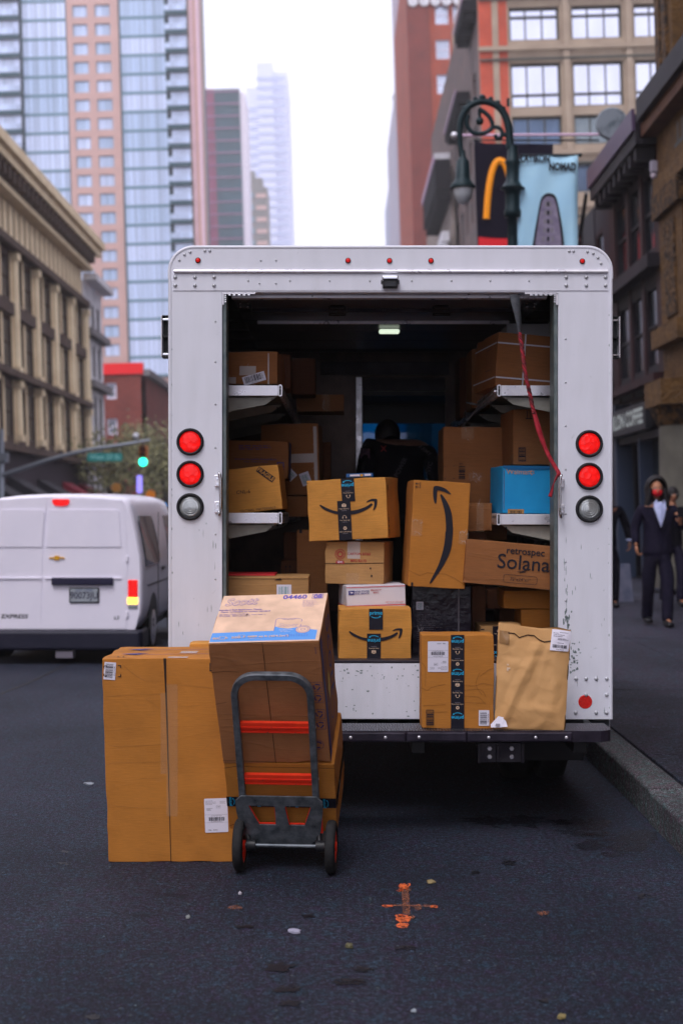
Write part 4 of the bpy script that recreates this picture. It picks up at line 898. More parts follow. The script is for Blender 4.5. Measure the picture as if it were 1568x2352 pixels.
# face towards the camera: seams and recycling marks
VI = S('deep_violet_ink', (.045, .03, .12), .7)
fx = lambda x, y: ((x - 120 - (y-165)*.118)/ (1135-120) * W_ , H_*(1 - (y - 160)/(1230-160)))
d = Deco(*dm, eps=.0012); m_ = W_*.49; d.line([(m_, 0), (m_, H_)], .0025, SEAM); d.line([(m_, H_-.010), (W_, H_-.008)], .002, KR['tan']); d.line([(0, .018), (m_, .006)], .002, SEAM)
d.line([(0, H_-.14), (.06, H_-.135), (.12, H_-.14)], .002, SEAM); d.line([(0, H_-.30), (.05, H_-.29)], .0015, SEAM); d.build('flap_seam', o)
d = Deco(*dm)
for i, y in enumerate((550, 648, 790, 885)):
    u0, v0 = fx(1082 + (i > 1)*0, y); u0 = W_*(.925 + .0*(i)); hh = .024
    d.frame(u0-.033, v0-hh, u0+.030, v0+hh, .0018, VI); d.rect(u0-.033, v0-hh, u0-.019, v0+hh, VI)
    for k in range(3):
        a = R(90+120*k); d.line([(u0+.006+.014*cos(a+.5), v0+.014*sin(a+.5)), (u0+.006+.014*cos(a-.6), v0+.014*sin(a-.6)), (u0+.006+.016*cos(a-1.1), v0+.016*sin(a-1.1))], .0065, VI)
u0, v0 = fx(1110, 1065); d.ring(W_*.90, v0, .024, .002, VI); d.ring(W_*.90, v0, .015, .008, VI, 14, 20, 300); d.rect(W_*.955, H_-.06, W_*.96, H_-.025, VI); d.build('recycling_marks', o)
d = Deco(*dm, face='right', eps=.0015); d.poly([(0, H_), (.055, H_), (.055, .02), (0, .0)], BLUEI)
d.x = (.26, H_*.5, R(-90), 1); d.text('Scott', -.09, .03, .19, BLUEI, bold=.0, shear=.3); d.x = (0, 0, 0, 1); small_lines(d, .07, .06, .10, H_-.04, 30, VI, 44, .5); small_lines(d, .11, .06, .13, H_-.1, 34, VI, 45, .5)
d.poly([(.12, .30), (.17, .37), (.2, .30), (.16, .22)], S('yellow_diamond', (.7, .48, .06), .6)); d.ring(.22, .17, .07, .006, BLUEI); d.build('side_printing', o)
# ================================================================ hand truck
GM = N('worn_grey_steel', (.085, .10, .115), (.21, .23, .26), 22, .42, .55, .4, 120, rv=.15); ORP = N('orange_paint', (.80, .030, .012), (.95, .06, .02), 8, .45)
ORC = N('chipped_orange_paint', (.85, .035, .012), (.30, .05, .04), 70, .5, lo=.62, hi=.66)
ht = tag(empty('hand_truck', (PB.x, 6.32, 0)), 'grey hand truck with orange crossbars carrying two cartons', 'hand truck')
def hp(mb, name, parent=None, label=None):
    mb.v = [(a - ht.location.x, b - ht.location.y, c - ht.location.z) for a, b, c in mb.v]; o = mb.build(name, parent or ht)
    if label: o['label'] = label
    return o
def HF(u, t, n_):  # frame coordinates: u across, t up along the load, n towards the camera
    return PB + MC @ Vector((u, -n_, t))
hw, rr_, top = .163, .095, .842
pts = [(-hw, .02)] + [(-hw, .3), (-hw, .6)] + [(-hw + rr_ - rr_*cos(R(a)), top - rr_ + rr_*sin(R(a))) for a in range(0, 91, 10)] + [(hw - rr_ + rr_*sin(R(a)), top - rr_ + rr_*cos(R(a))) for a in range(0, 91, 10)] + [(hw, .6), (hw, .3), (hw, .02)]
mb = MB(); nrm = MC @ Vector((0, -1, 0)); vs = []; fs = []
for i, (u, t) in enumerate(pts):
    a = pts[max(0, i-1)]; b = pts[min(len(pts)-1, i+1)]; tv = Vector((b[0]-a[0], b[1]-a[1])).normalized(); ou = Vector((-tv.y, tv.x)) * .0145
    n0, n1 = .030, .062
    for su, nn in ((-1, n0), (1, n0), (1, n1), (-1, n1)): vs.append(HF(u + ou.x*su, t + ou.y*su, nn))
for i in range(len(pts)-1):
    for k in range(4): fs.append((i*4+k, i*4+(k+1) % 4, (i+1)*4+(k+1) % 4, (i+1)*4+k))
mb.add(vs, fs + [(0, 1, 2, 3), tuple((len(pts)-1)*4 + k for k in (3, 2, 1, 0))], GM); o = hp(mb, 'frame'); bv = o.modifiers.new('b', 'BEVEL'); bv.width = .003; bv.segments = 2; bv.limit_method = 'ANGLE'; bv.angle_limit = R(50)
def fbox(mb, u0, u1, t0, t1, n0, n1, mat):
    vs = [HF(u, t, n_) for t in (t0, t1) for (u, n_) in ((u0, n0), (u1, n0), (u1, n1), (u0, n1))]
    mb.add(vs, [(0,3,2,1),(4,5,6,7),(0,1,5,4),(1,2,6,5),(2,3,7,6),(3,0,4,7)], mat)
for t in (.585, .315):
    mb = MB(); a, b = -hw+.015, hw-.015; fbox(mb, a, b, t+.002, t+.024, .034, .052, ORP); fbox(mb, a, b, t-.024, t-.002, .030, .046, ORP); fbox(mb, a, b, t-.004, t+.004, .035, .054, ORC); fbox(mb, a, b, t-.028, t-.024, .030, .05, ORC)
    hp(mb, 'crossbar')
    mb = MB()
    for s in (-1, 1): mb.lathe(HF(s*(hw+.010), t+.004, .046), MC @ Vector((s, 0, 0)), [(0, .007), (.004, .007), (.007, .004)], ALU, 10)
    hp(mb, 'bolt')
# lower bracket plate with two cut-outs
pw = .192; pl = rrect(-pw, .045, pw, .235, .03, 5); pl = [(max(min(u, pw), -pw), t) for u, t in pl]
outl = [(-.125, -.022), (.125, -.022), (.145, .0), (.172, .03), (.18, .06), (pw, .16), (pw, .215), (pw-.025, .24), (-pw+.025, .24), (-pw, .215), (-pw, .16), (-.18, .06), (-.172, .03), (-.145, .0)]
holes = [spline([(-.135+.0, .183), (-.128, .190), (-.025, .190), (-.020, .183), (-.020, .095), (-.027, .086), (-.088, .086), (-.097, .092)], 3, True), spline([(.030, .190), (.135, .190), (.140, .183), (.112, .095), (.104, .086), (.046, .086), (.038, .092), (.025, .183)], 3, True)]
mb = MB(); mb.prism([outl] + holes, lambda u, t, n_: HF(u, t, n_), .066, .074, GM)
o = hp(mb, 'bracket_plate')
mb = MB()
for hs_ in holes:
    mb.prism([[(.0 + (u-sum(p[0] for p in hs_)/len(hs_))*1.0 + sum(p[0] for p in hs_)/len(hs_), t) for u, t in hs_], [(sum(p[0] for p in hs_)/len(hs_) + (u-sum(p[0] for p in hs_)/len(hs_))*.93, .14 + (t-.14)*.93 + .0) for u, t in hs_]], lambda u, t, n_: HF(u, t, n_), .060, .0655, ORC)
fbox(mb, -pw+.004, -pw+.02, .04, .12, .058, .065, ORC); fbox(mb, pw-.02, pw-.004, .04, .12, .058, .065, ORC); fbox(mb, -.10, .10, .078, .084, .05, .065, ORC); hp(mb, 'orange_backing')
mb = MB(); fbox(mb, -.21, .21, -.012, -.004, -.20, .06, GM); hp(mb, 'nose_plate')
# axle and wheels
ax = Vector((PB.x, 6.325, .116)); dirx = Matrix.Rotation(R(-YAWC), 3, 'Z') @ Vector((1, 0, 0)); ax = Vector(((656-784)/FPX*6.32, 6.325, .116))
mb = MB(); mb.cyl(ax - dirx*.19, ax + dirx*.19, .0085, GM, n=12); hp(mb, 'axle')
for s in (-1, 1):
    mb = MB(); a = HF(s*.165, .03, .05); b = ax + dirx*s*.155; mb.tube([a + Vector((0, 0, .02)), (a+b)/2, b], .014, BLK, 8); mb.lathe(b - dirx*.02, dirx, [(0, .026), (.04, .026)], BLK, 14); hp(mb, 'axle_bracket')
WR = .116
for s in (-1, 1):
    c = ax + dirx*s*.204; mb = MB(); wd = .046
    mb.lathe(c - dirx*wd/2, dirx, [(0, WR*.70), (.002, WR*.9), (.006, WR*.965), (.016, WR), (wd-.016, WR), (wd-.006, WR*.965), (wd-.002, WR*.9), (wd, WR*.70), (wd*.5, WR*.68), (0, WR*.70)], TYR, 40, caps=False)
    q = hp(mb, 'wheel'); mb = MB(); mb.lathe(c - dirx*.016, dirx, [(0, WR*.70), (.032, WR*.70), (.032, WR*.62), (.020, WR*.58), (.012, WR*.58), (0, WR*.62), (0, WR*.70)], ORP, 32, caps=False)
    mb.lathe(c - dirx*.024, dirx, [(0, .001), (0, .022), (.048, .022), (.048, .001)], ORP, 16); up = Vector((0, 0, 1)); fw = dirx.cross(up)
    for k in range(5):
        a = 2*pi*k/5 + .3; dd = up*cos(a) + fw*sin(a); mb.tube([c + dd*.018, c + dd*WR*.63], .010, ORP, 6, ry=.008)
    r_ = hp(mb, 'rim'); r_.parent = q
# ================================================================ paper mailer and crumpled label
PAP = N('mailer_paper', (.52, .28, .11), (.60, .34, .145), 3, .72, 0, .5, 14, bd=.02)
t = PAP.node_tree; b = t.nodes['Principled BSDF']; co = coords(t, (1, 1, 1)); nz_ = node(t, 'ShaderNodeTexNoise', Scale=4., Detail=2.0); t.links.new(co, nz_.inputs['Vector']); ma = node(t, 'ShaderNodeMixRGB', blend_type='ADD'); ma.inputs[0].default_value = .25; t.links.new(co, ma.inputs[1]); t.links.new(nz_.outputs['Color'], ma.inputs[2])
vo = node(t, 'ShaderNodeTexVoronoi', Scale=9.); t.links.new(ma.outputs[0], vo.inputs['Vector']); vo2 = node(t, 'ShaderNodeTexVoronoi', Scale=21.); t.links.new(ma.outputs[0], vo2.inputs['Vector'])
hb = bump(t, None, vo.outputs['Distance'], .28, .02); bump(t, b, vo2.outputs['Distance'], .2, .008, hb)
co_, YM = [(1134.6, 1675), (1296, 1680), (1317, 1451), (1148.5, 1431)], 7.02
def mk_mailer():
    nx, nz = 44, 60; vs = []; c = [P(x, y, YM) for x, y in co_]; root = (c[0] + c[1]) / 2
    rn = random.Random(5); folds = [(rn.uniform(0, 1), rn.uniform(0, 1), rn.uniform(0, pi), rn.uniform(.1, .35), rn.uniform(-1, 1)) for _ in range(46)]
    def disp(s, t):
        q = 0
        for a, b, th, ln, am in folds:
            dx, dz = (s-a)*.33, (t-b)*.5; al = dx*cos(th) + dz*sin(th); ac = -dx*sin(th) + dz*cos(th)
            if abs(al) < ln*.4: q += am * .007 * max(0, 1 - abs(ac)/.028) * (1 - abs(al)/(ln*.4))
        # long diagonal ridge
        ac = (s - (.05 + .62*t))*.33*.8; q += .013*max(0, 1 - abs(ac)/.03) * (1 if t < .85 else 0)
        q += .008*noise.noise(Vector((s*3, t*4, 2)))
        return q
    for side in (0, 1):
        for j in range(nz+1):
            for i in range(nx+1):
                s, t = i/nx, j/nz; p = (c[0]*(1-s) + c[1]*s)*(1-t) + (c[3]*(1-s) + c[2]*s)*t
                p += Vector((.006*noise.noise(Vector((t*6, side, 3))) * (1 if i in (0, nx) else 0), 0, 0))
                if j == nz: p.z += .012*sin(s*9)*s*(1-s)*4 - .01*(1 if .3 < s < .5 else 0)
                e = min(s, 1-s, t, (1-t)*.7)*2; bulge = .022*min(1, e*2.4)**.7
                p.y += (-(bulge + disp(s, t)*min(1, e*6)) if side == 0 else bulge*.4) + .10*t + .03 - .0
                vs.append(p - root)
    fs = []; n1 = (nx+1)*(nz+1)
    for sd in (0, 1):
        for j in range(nz):
            for i in range(nx):
                a = sd*n1 + j*(nx+1)+i; q = (a, a+1, a+nx+2, a+nx+1); fs.append(q if sd == 0 else q[::-1])
    for j in range(nz): fs += [(j*(nx+1), (j+1)*(nx+1), n1+(j+1)*(nx+1), n1+j*(nx+1)), (j*(nx+1)+nx, n1+j*(nx+1)+nx, n1+(j+1)*(nx+1)+nx, (j+1)*(nx+1)+nx)]
    for i in range(nx): fs += [(nz*(nx+1)+i, nz*(nx+1)+i+1, n1+nz*(nx+1)+i+1, n1+nz*(nx+1)+i), (i, n1+i, n1+i+1, i+1)]
    mb = MB(); mb.add(vs, fs, PAP, True); o = mb.build('paper_mailer'); o.location = root + Vector((0, -.03, 0))
    tag(o, 'crumpled brown paper mailer bag leaning on the right side of the rear bumper', 'mailer')
    def at(s, t, off=.003):
        i = min(nx, max(0, round(s*nx))); j = min(nz, max(0, round(t*nz))); return vs[j*(nx+1)+i] + Vector((0, -off, 0))
    def patch(s0, t0, s1, t1, mat, name, n=8, off=.003, sk=0):
        m2 = MB(); g = []
        for b in range(n+1):
            for a in range(n+1):
                s, t = s0 + (s1-s0)*a/n + sk*(b/n - .5), t0 + (t1-t0)*b/n
                fi, fj = min(nx-.001, max(0, s*nx)), min(nz-.001, max(0, t*nz)); i, j = int(fi), int(fj); u, v = fi-i, fj-j
                q = lambda ii, jj: vs[jj*(nx+1)+ii]
                g.append((q(i,j)*(1-u)+q(i+1,j)*u)*(1-v) + (q(i,j+1)*(1-u)+q(i+1,j+1)*u)*v + Vector((0, -off, 0)))
        m2.add(g, [(b*(n+1)+a, b*(n+1)+a+1, (b+1)*(n+1)+a+1, (b+1)*(n+1)+a) for b in range(n) for a in range(n)], mat, True); return m2
    m2 = patch(.02, .80, .155, .92, TAPEB, 'x', off=.0035); m2.build('tape_patch', o)
    lab = patch(.73, .785, 1.0-.005, .988, WHITE, 'x', 8, .005, .03).build('shipping_label', o)
    m3 = MB()
    def strip(s0, t0, s1, t1, mat):
        m4 = patch(s0, t0, s1, t1, mat, 'x', 2, .0075); m3.add(m4.v, m4.f, mat)
    rn = random.Random(3); s = .75
    while s < .95: wv = rn.choice((.004, .008, .011)); strip(s, .815, s+wv, .845, INK); s += wv + rn.choice((.004, .008))
    for t, a, b in ((.965,.85,.95),(.955,.76,.82),(.94,.76,.9),(.925,.76,.88),(.905,.82,.93),(.895,.82,.97),(.86,.82,.9),(.797,.8,.9)):
        s = a
        while s < b: wv = rn.uniform(.008, .025); strip(s, t, s+wv, t+.005, GREYI); s += wv*1.3
    m3.build('printing', lab)
    m5 = MB(); 
    for pl in ([(.30,.87),(.22,.905),(.14,.90)], [(.30,.875),(.42,.905),(.5,.895),(.56,.87),(.64,.855),(.72,.862)]):
        for (a, b), (c2, d2) in zip(pl, pl[1:]):
            p, q = at(a, b, .004), at(c2, d2, .004); m5.add([p, q, q+Vector((0, 0, .006)), p+Vector((0, 0, .006))], [(0, 1, 2, 3)], SEAM)
    m5.build('flap_fold', o)
    m6 = MB()
    for (a, b) in ((.13,.60),(.13,.575),(.13,.55),(.16,.57),(.16,.545)): m6.add([at(a, b, .004), at(a+.022, b, .004), at(a+.022, b+.012, .004), at(a, b+.012, .004)], [(0,1,2,3)], CREAM)
    m6.build('recycling_marks', o)
mk_mailer()
mb = MB(); p = P(1150, 1671, 6.99); mb.add([(-.05, .0, 0), (.0, -.012, .002), (.012, .0, .05), (-.012, .008, .055), (-.05, .02, .012)], [(0, 1, 2, 3), (0, 3, 4)], WHITE)
mb.add([(.0, -.013, .004), (.03, -.018, .006), (.022, -.006, .034), (.008, -.002, .046)], [(0, 1, 2, 3)], WHITE); mb.add([(-.03, -.009, .008), (-.008, -.0145, .008), (-.006, -.009, .02), (-.026, -.004, .02)], [(0, 1, 2, 3)], GREYI)
o = mb.build('crumpled_label', recalc=False); o.location = p; tag(o, 'small crumpled white label caught between parcel and mailer on the bumper', 'label')

# ================================================================ road, kerb, sidewalk
def asphalt(name, c1, c2, sc=1.0, specks=True, blotch=True):
    m, t, b = base(name); co = coords(t, (1, 1, 1))
    n1 = node(t, 'ShaderNodeTexNoise', Scale=.7, Detail=5.0, Roughness=.6); t.links.new(co, n1.inputs['Vector'])
    c = mixc(t, ramp(t, n1.outputs['Fac'], [(.3, 0.), (.7, 1.)]), c1, c2)
    n2 = node(t, 'ShaderNodeTexNoise', Scale=140.*sc, Detail=3.0, Roughness=.8); t.links.new(co, n2.inputs['Vector'])
    c = mixc(t, .8, c, ramp(t, n2.outputs['Fac'], [(.36, (.15, .15, .17)), (.5, (.9, .9, .9)), (.62, (4.2, 4.8, 5.0))]), 'MULTIPLY')
    if specks:
        v = node(t, 'ShaderNodeTexVoronoi', Scale=85.*sc); t.links.new(co, v.inputs['Vector'])
        c = mixc(t, ramp(t, v.outputs['Distance'], [(.06, .8), (.16, 0.)]), c, mixc(t, v.outputs['Color'], (.06, .08, .085), (.20, .18, .22)))
        v2 = node(t, 'ShaderNodeTexVoronoi', Scale=9.*sc); t.links.new(co, v2.inputs['Vector']); c = mixc(t, ramp(t, v2.outputs['Distance'], [(.022, .9), (.035, 0.)]), c, (.30, .29, .33))
    if blotch:
        n3 = node(t, 'ShaderNodeTexNoise', Scale=3.2, Detail=7.0, Roughness=.62, Distortion=.4); t.links.new(coords(t, (1, 1.6, 1)), n3.inputs['Vector']); c = mixc(t, ramp(t, n3.outputs['Fac'], [(.60, 0.), (.72, .6)]), c, tuple(k*.35 for k in c1))
        n5 = node(t, 'ShaderNodeTexNoise', Scale=1.1, Detail=2.0); t.links.new(coords(t, (1.2, .3, 1)), n5.inputs['Vector']); c = mixc(t, ramp(t, n5.outputs['Fac'], [(.45, 0.), (.7, .75)]), c, tuple(k*1.5 for k in c2))
    n6 = node(t, 'ShaderNodeTexNoise', Scale=13.*sc, Detail=6.0, Roughness=.8); t.links.new(co, n6.inputs['Vector'])
    c = mixc(t, .75, c, ramp(t, n6.outputs['Fac'], [(.34, (1.35, .62, 1.05)), (.5, (.9, .9, .95)), (.66, (.85, 1.75, 1.75))]), 'MULTIPLY')
    n7 = node(t, 'ShaderNodeTexNoise', Scale=46.*sc, Detail=3.0, Roughness=.85); t.links.new(co, n7.inputs['Vector'])
    c = mixc(t, .85, c, ramp(t, n7.outputs['Fac'], [(.36, (.30, .30, .32)), (.5, (.85, .85, .85)), (.63, (2.3, 2.5, 2.5))]), 'MULTIPLY')
    v3 = node(t, 'ShaderNodeTexVoronoi', Scale=24.*sc); t.links.new(co, v3.inputs['Vector']); sp3 = node(t, 'ShaderNodeSeparateColor'); t.links.new(v3.outputs['Color'], sp3.inputs[0])
    mm = node(t, 'ShaderNodeMath', operation='MULTIPLY'); t.links.new(ramp(t, v3.outputs['Distance'], [(.08, 1.), (.16, 0.)]), mm.inputs[0]); t.links.new(ramp(t, sp3.outputs[0], [(.80, 0.), (.86, 1.)]), mm.inputs[1])
    c = mixc(t, mm.outputs[0], c, (.10, .125, .13))
    t.links.new(c, b.inputs['Base Color']); b.inputs['Roughness'].default_value = .7; b.inputs['Specular IOR Level'].default_value = .2
    bump(t, b, n2.outputs['Fac'], .9, .009); return m
ASP = asphalt('asphalt', (.0090, .0108, .0180), (.021, .0215, .033)); SWK = asphalt('sidewalk_concrete', (.008, .007, .0115), (.026, .023, .034), .8)
KRB = asphalt('kerb_granite', (.036, .034, .036), (.105, .098, .095), 1.4, True, True)
def grid_sheet(x0, x1, y0, y1, z, mat, name, kind='structure'):
    mb = MB(); mb.quad((x0, y0, z), (x1, y0, z), (x1, y1, z), (x0, y1, z), mat); o = mb.build(name, recalc=False); o['kind'] = kind; return o
KX = 1.585
def zslope(x): return 0
mb = MB(); mb.quad((-60, -40, 0), (KX+.02, -40, 0), (KX+.02, 2500, 0), (-60, 2500, 0), ASP); mb.quad((-2500, -40, -.01), (-60, -40, -.01), (-60, 2500, -.01), (-2500, 2500, -.01), ASP)
mb.quad((KX+.02, -40, -.01), (2500, -40, -.01), (2500, 2500, -.01), (KX+.02, 2500, -.01), ASP); o = mb.build('road', recalc=False); o['kind'] = 'structure'
mb = MB(); y = -4.; rn = random.Random(4)
while y < 74:
    L = rn.choice((1.15, 1.5, 1.9)); a = rn.uniform(-.006, .006); mb.rbox(KX+a, KX+.20+a*.3, y+.004, y+L-.004, -.05, .168+rn.uniform(-.004, .004), KRB, .022, seg=3); y += L
o = mb.build('kerb'); o['kind'] = 'structure'
mb = MB(); y = -4.
while y < 74:
    L = 1.55; x = KX+.215
    for wd in (1.45, 1.5, 1.5, 1.5):
        mb.rbox(x+.004, x+wd-.004, y+.004, y+L-.004, .02, .166+rn.uniform(-.003, .003), SWK, .006); x += wd
    y += L
o = mb.build('sidewalk'); o['kind'] = 'structure'
mb = MB(); mb.box(KX+.2, 12., -4, 74, -.02, .150, S('joint_grit', (.03, .028, .035), .9)); o = mb.build('pavement_base'); o['kind'] = 'structure'
mb = MB(); mb.box(-13.6, -9.6, 30, 79, -.03, .12, SWK); mb.box(-13.6, -9.6, 92, 200, -.03, .12, SWK); o = mb.build('far_pavement'); o['kind'] = 'structure'
mb = MB(); mb.box(5., 9., 92, 200, -.03, .12, SWK); o = mb.build('far_pavement'); o['kind'] = 'structure'
def paint(name, col, thr=.45, amax=1., sc=60, rough=.7):
    m, t, b = base(name); co = coords(t); n = node(t, 'ShaderNodeTexNoise', Scale=float(sc), Detail=6.0, Roughness=.75); t.links.new(co, n.inputs['Vector'])
    b.inputs['Base Color'].default_value = (*col, 1); b.inputs['Roughness'].default_value = rough; t.links.new(ramp(t, n.outputs['Fac'], [(thr, 0.), (thr+.08, amax)]), b.inputs['Alpha']); return m
OP1 = paint('orange_spray_dense', (.80, .15, .035), .44, .95, 70); OP2 = paint('orange_spray_thin', (.42, .14, .06), .46, .55, 110); LNP = paint('white_road_paint', (.75, .62, .74), .36)
def blob(mb, x, y, rx, ry, mat, n=18, z=.004, rough=.22, sd=0):
    c = G(x, y); rn2 = random.Random(int(x*7+y*13)+sd); pts = []
    for i in range(n):
        a = 2*pi*i/n; k = 1 + rn2.uniform(-rough, rough); q = G(x + rx*cos(a)*k, y + ry*sin(a)*k); pts.append((q.x, q.y, z))
    mb.add(pts, [tuple(range(n))[::-1]], mat)
mb = MB()
for a in ((929,2039,13,10),(919,2047,8,3)): blob(mb, *a, OP1, rough=.35)
for a in ((927,2112,17,9),(925,2128,14,7),(918,2106,10,4)): blob(mb, *a, OP1, z=.0045)
for a in ((890,2083,11,3),(996,2084,10,3.5)): blob(mb, *a, OP1, rough=.3)
blob(mb, 959, 2086, 9, 7, OP2); blob(mb, 946, 2108, 6, 4, OP2); blob(mb, 937, 2045, 8, 4, OP2)
def gq(pts, mat, z=.005): mb.add([(G(*p).x, G(*p).y, z) for p in pts], [tuple(range(len(pts)))], mat)
gq([(922,2048),(938,2048),(942,2104),(925,2104)], OP2); gq([(895,2084),(895,2080),(1000,2082),(1000,2087)], OP2, .006)
o = mb.build('utility_marking', recalc=False); o['kind'] = 'structure'
mb = MB(); blob(mb, 540, 2086, 16, 5, OP2); blob(mb, 1246, 2099, 14, 5, OP2); o = mb.build('orange_paint_spots', recalc=False); o['kind'] = 'structure'
mb = MB()
for x0, x1 in ((652, 730), (1110, 1348)):
    a, b = G(x0, 2368), G(x1, 2368); mb.add([(a.x, 3.9, .004), (b.x, 3.9, .004), (b.x, a.y, .004), (a.x, a.y, .004)], [(0, 1, 2, 3)], LNP)
o = mb.build('painted_line', recalc=False); o['kind'] = 'structure'
STN = paint('oil_stain', (.004, .004, .008), .36, .8, 16, .5); mb = MB()
for a in ((643,2222,36,9),(660,2274,30,9),(668,2307,30,6),(805,2258,36,7),(832,2228,22,6),(708,2105,18,4),(1168,1983,16,6),(215,2338,18,5),(1090,2005,12,4),(1250,2300,14,5),(150,1985,14,3),(150,1958,10,3),(930,2178,22,5),(560,2130,20,4),(1480,2060,20,5)): blob(mb, *a, STN, z=.004, rough=.45)
o = mb.build('oil_stains', recalc=False); o['kind'] = 'structure'
DMP = paint('damp_patch', (.007, .007, .011), .42, .45, 5, .45); mb = MB()
for a in ((1420,1935,95,28),(1330,1900,80,22),(1180,1888,120,14)): blob(mb, *a, DMP, 26, .0035 if a[0] > 1400 else .003, .3)
o = mb.build('damp_patch', recalc=False); o['kind'] = 'structure'
CRK = paint('crack_filler', (.008, .008, .012), .3, .8, 30); mb = MB()
for pl in ([(-30,1607),(60,1572),(110,1548),(170,1520)], [(240,1490),(170,1521)], [(-20,1520),(60,1500)]):
    for (a, b), (c2, d2) in zip(pl, pl[1:]):
        p, q = G(a, b), G(c2, d2); n2 = (q-p).orthogonal().normalized(); n2 = Vector((-(q-p).y, (q-p).x, 0)).normalized()*.018; mb.add([(*(p-n2)[:2], .004), (*(q-n2)[:2], .004), (*(q+n2)[:2], .004), (*(p+n2)[:2], .004)], [(0, 1, 2, 3)], CRK)
o = mb.build('road_crack', recalc=False); o['kind'] = 'structure'
def litter(name, label, x, y, rx, ry, col, h=.008, cat='litter'):
    c = G(x, y); mb = MB(); rn2 = random.Random(int(x)); n = 11; up = []
    for i in range(n):
        a = 2*pi*i/n; k = 1 + rn2.uniform(-.35, .35); q = G(x+rx*cos(a)*k, y+ry*sin(a)*k) - c; up.append((q.x, q.y, .005 + rn2.uniform(0, h)))
    lo = [(a, b, .003) for a, b, z in up]; m = S(name + '_surface', col, .7); mb.add(up + [(0, 0, .006+h)], [(i, (i+1) % n, n) for i in range(n)], m, True); mb.add(up + lo, [(i, n+i, n+(i+1) % n, (i+1) % n) for i in range(n)], m)
    o = mb.build(name, loc=c); tag(o, label, cat); return o
litter('paper_scrap', 'flat pale scrap of paper on the asphalt below the hand truck', 675, 2143, 15, 4, (.34, .33, .44))
litter('dry_leaf', 'small dull green leaf on the asphalt in front of the tyre stains', 801, 2177, 9, 3.5, (.12, .11, .06), .012, 'leaf')
litter('dry_leaf', 'small yellowish leaf right above the orange spray mark', 990, 2029, 9, 2.5, (.26, .20, .10), .012, 'leaf')
litter('dry_leaf', 'yellow leaf beside the white line at the bottom edge', 1289, 2341, 9, 3, (.24, .19, .08), .012, 'leaf')
litter('paper_scrap', 'tiny white scrap left of the paper on the asphalt', 432, 2110, 5, 2, (.3, .32, .32))
litter('paper_scrap', 'tiny white crumb in front of the left hand truck wheel', 552, 2055, 4, 2, (.4, .38, .44))
litter('paper_scrap', 'pale scrap on the asphalt near the tall box at its left', 205, 1802, 12, 2.5, (.24, .26, .30))
litter('paper_scrap', 'small white scrap near the bottom edge right of centre', 950, 2326, 6, 2, (.25, .28, .32))
# ================================================================ white cargo van
VW, m_t, m_b = None, None, None
VW = N('van_white_paint', (.88, .84, .96), (.80, .77, .90), 1.5, .22, 0, 0, lo=.4, hi=.8); VGL = S('van_side_glass', (.02, .03, .045), .08, spec=.5); VBP = N('van_bumper_plastic', (.010, .011, .026), (.018, .017, .035), 6, .5)
VY, VX = 15.0, -2.955
van = tag(empty('cargo_van', (VX, VY, 0)), 'white cargo van with closed rear doors and right indicator lit', 'van')
kv = VY / FPX
def vx(x): return (x - 784)*kv - VX
def vz(y): return EYE - (y - 1176)*kv
def vprof(h=1.785, w=.865, zb=.36):
    k = lambda z: zb + (z - .36) * (h - zb) / (1.785 - .36) if z > .36 else z
    hp_ = [(.78, .36), (.845, .48), (w, .62), (w, .95), (w-.012, 1.12), (w-.05, 1.35), (w-.095, 1.56), (w-.125, 1.66), (w-.155, 1.715), (w-.22, 1.75), (w-.40, 1.772), (.15, 1.785)]
    hp_ = [(min(a, w), k(z)) for a, z in hp_]; return [(a, z) for a, z in hp_] + [(-a, z) for a, z in reversed(hp_)]
secs = [(0.0, 1.755, .83, .44), (.015, 1.772, .85, .40), (.06, 1.785, .862, .37), (.5, 1.80, .868, .33), (2.3, 1.82, .872, .30), (3.0, 1.80, .87, .30), (3.35, 1.66, .868, .30), (3.7, 1.36, .865, .30), (3.95, 1.10, .86, .30), (4.35, 1.0, .83, .30), (4.6, .86, .72, .34), (4.66, .78, .62, .40)]
mb = MB(); vs = []; nP = len(vprof())
for y, h, w_, zb in secs: vs += [(a, y, z) for a, z in vprof(h, w_, zb)]
fs = [(i*nP+k, i*nP+(k+1) % nP, (i+1)*nP+(k+1) % nP, (i+1)*nP+k) for i in range(len(secs)-1) for k in range(nP)]
mb.add(vs, fs, VW, True); mb.add(vs, [tuple(range(nP)), tuple(reversed([(len(secs)-1)*nP+k for k in range(nP)]))], VW); o = mb.build('body', van)
fr = lambda a, b, t: (a, t, b)
GAPM = S('panel_gap', (.05, .055, .065), .6)
def vline(mb, pts, wd, mat=GAPM, y=-.0015):
    P3 = [(vx(a), vz(b)) for a, b in pts]
    for (a, b), (c, d_) in zip(P3, P3[1:]):
        n = Vector((-(d_-b), c-a)).normalized()*wd/2; mb.add([(a-n.x, y, b-n.y), (c-n.x, y, d_-n.y), (c+n.x, y, d_+n.y), (a+n.x, y, b+n.y)], [(0, 1, 2, 3)], mat)
# doors as raised skins
mb = MB(); pr = [(vx(a), vz(b)) for a, b in ((112,1143),(282,1149),(290,1200),(293,1280),(291,1444),(98,1444),(102,1290))]; mb.prism([pr], fr, -.006, -.001, VW); rd = mb.build('rear_door', van, bevel=.003); rd['label'] = 'wide right rear door with plate and handle bar'
mb = MB(); pr = [(vx(a), vz(b)) for a, b in ((109,1143),(98,1290),(95,1444),(-43,1444),(-45,1280),(-38,1200),(-8,1149))]; mb.prism([pr], fr, -.006, -.001, VW); ld = mb.build('rear_door', van, bevel=.003); ld['label'] = 'narrow left rear door cut off by the frame'
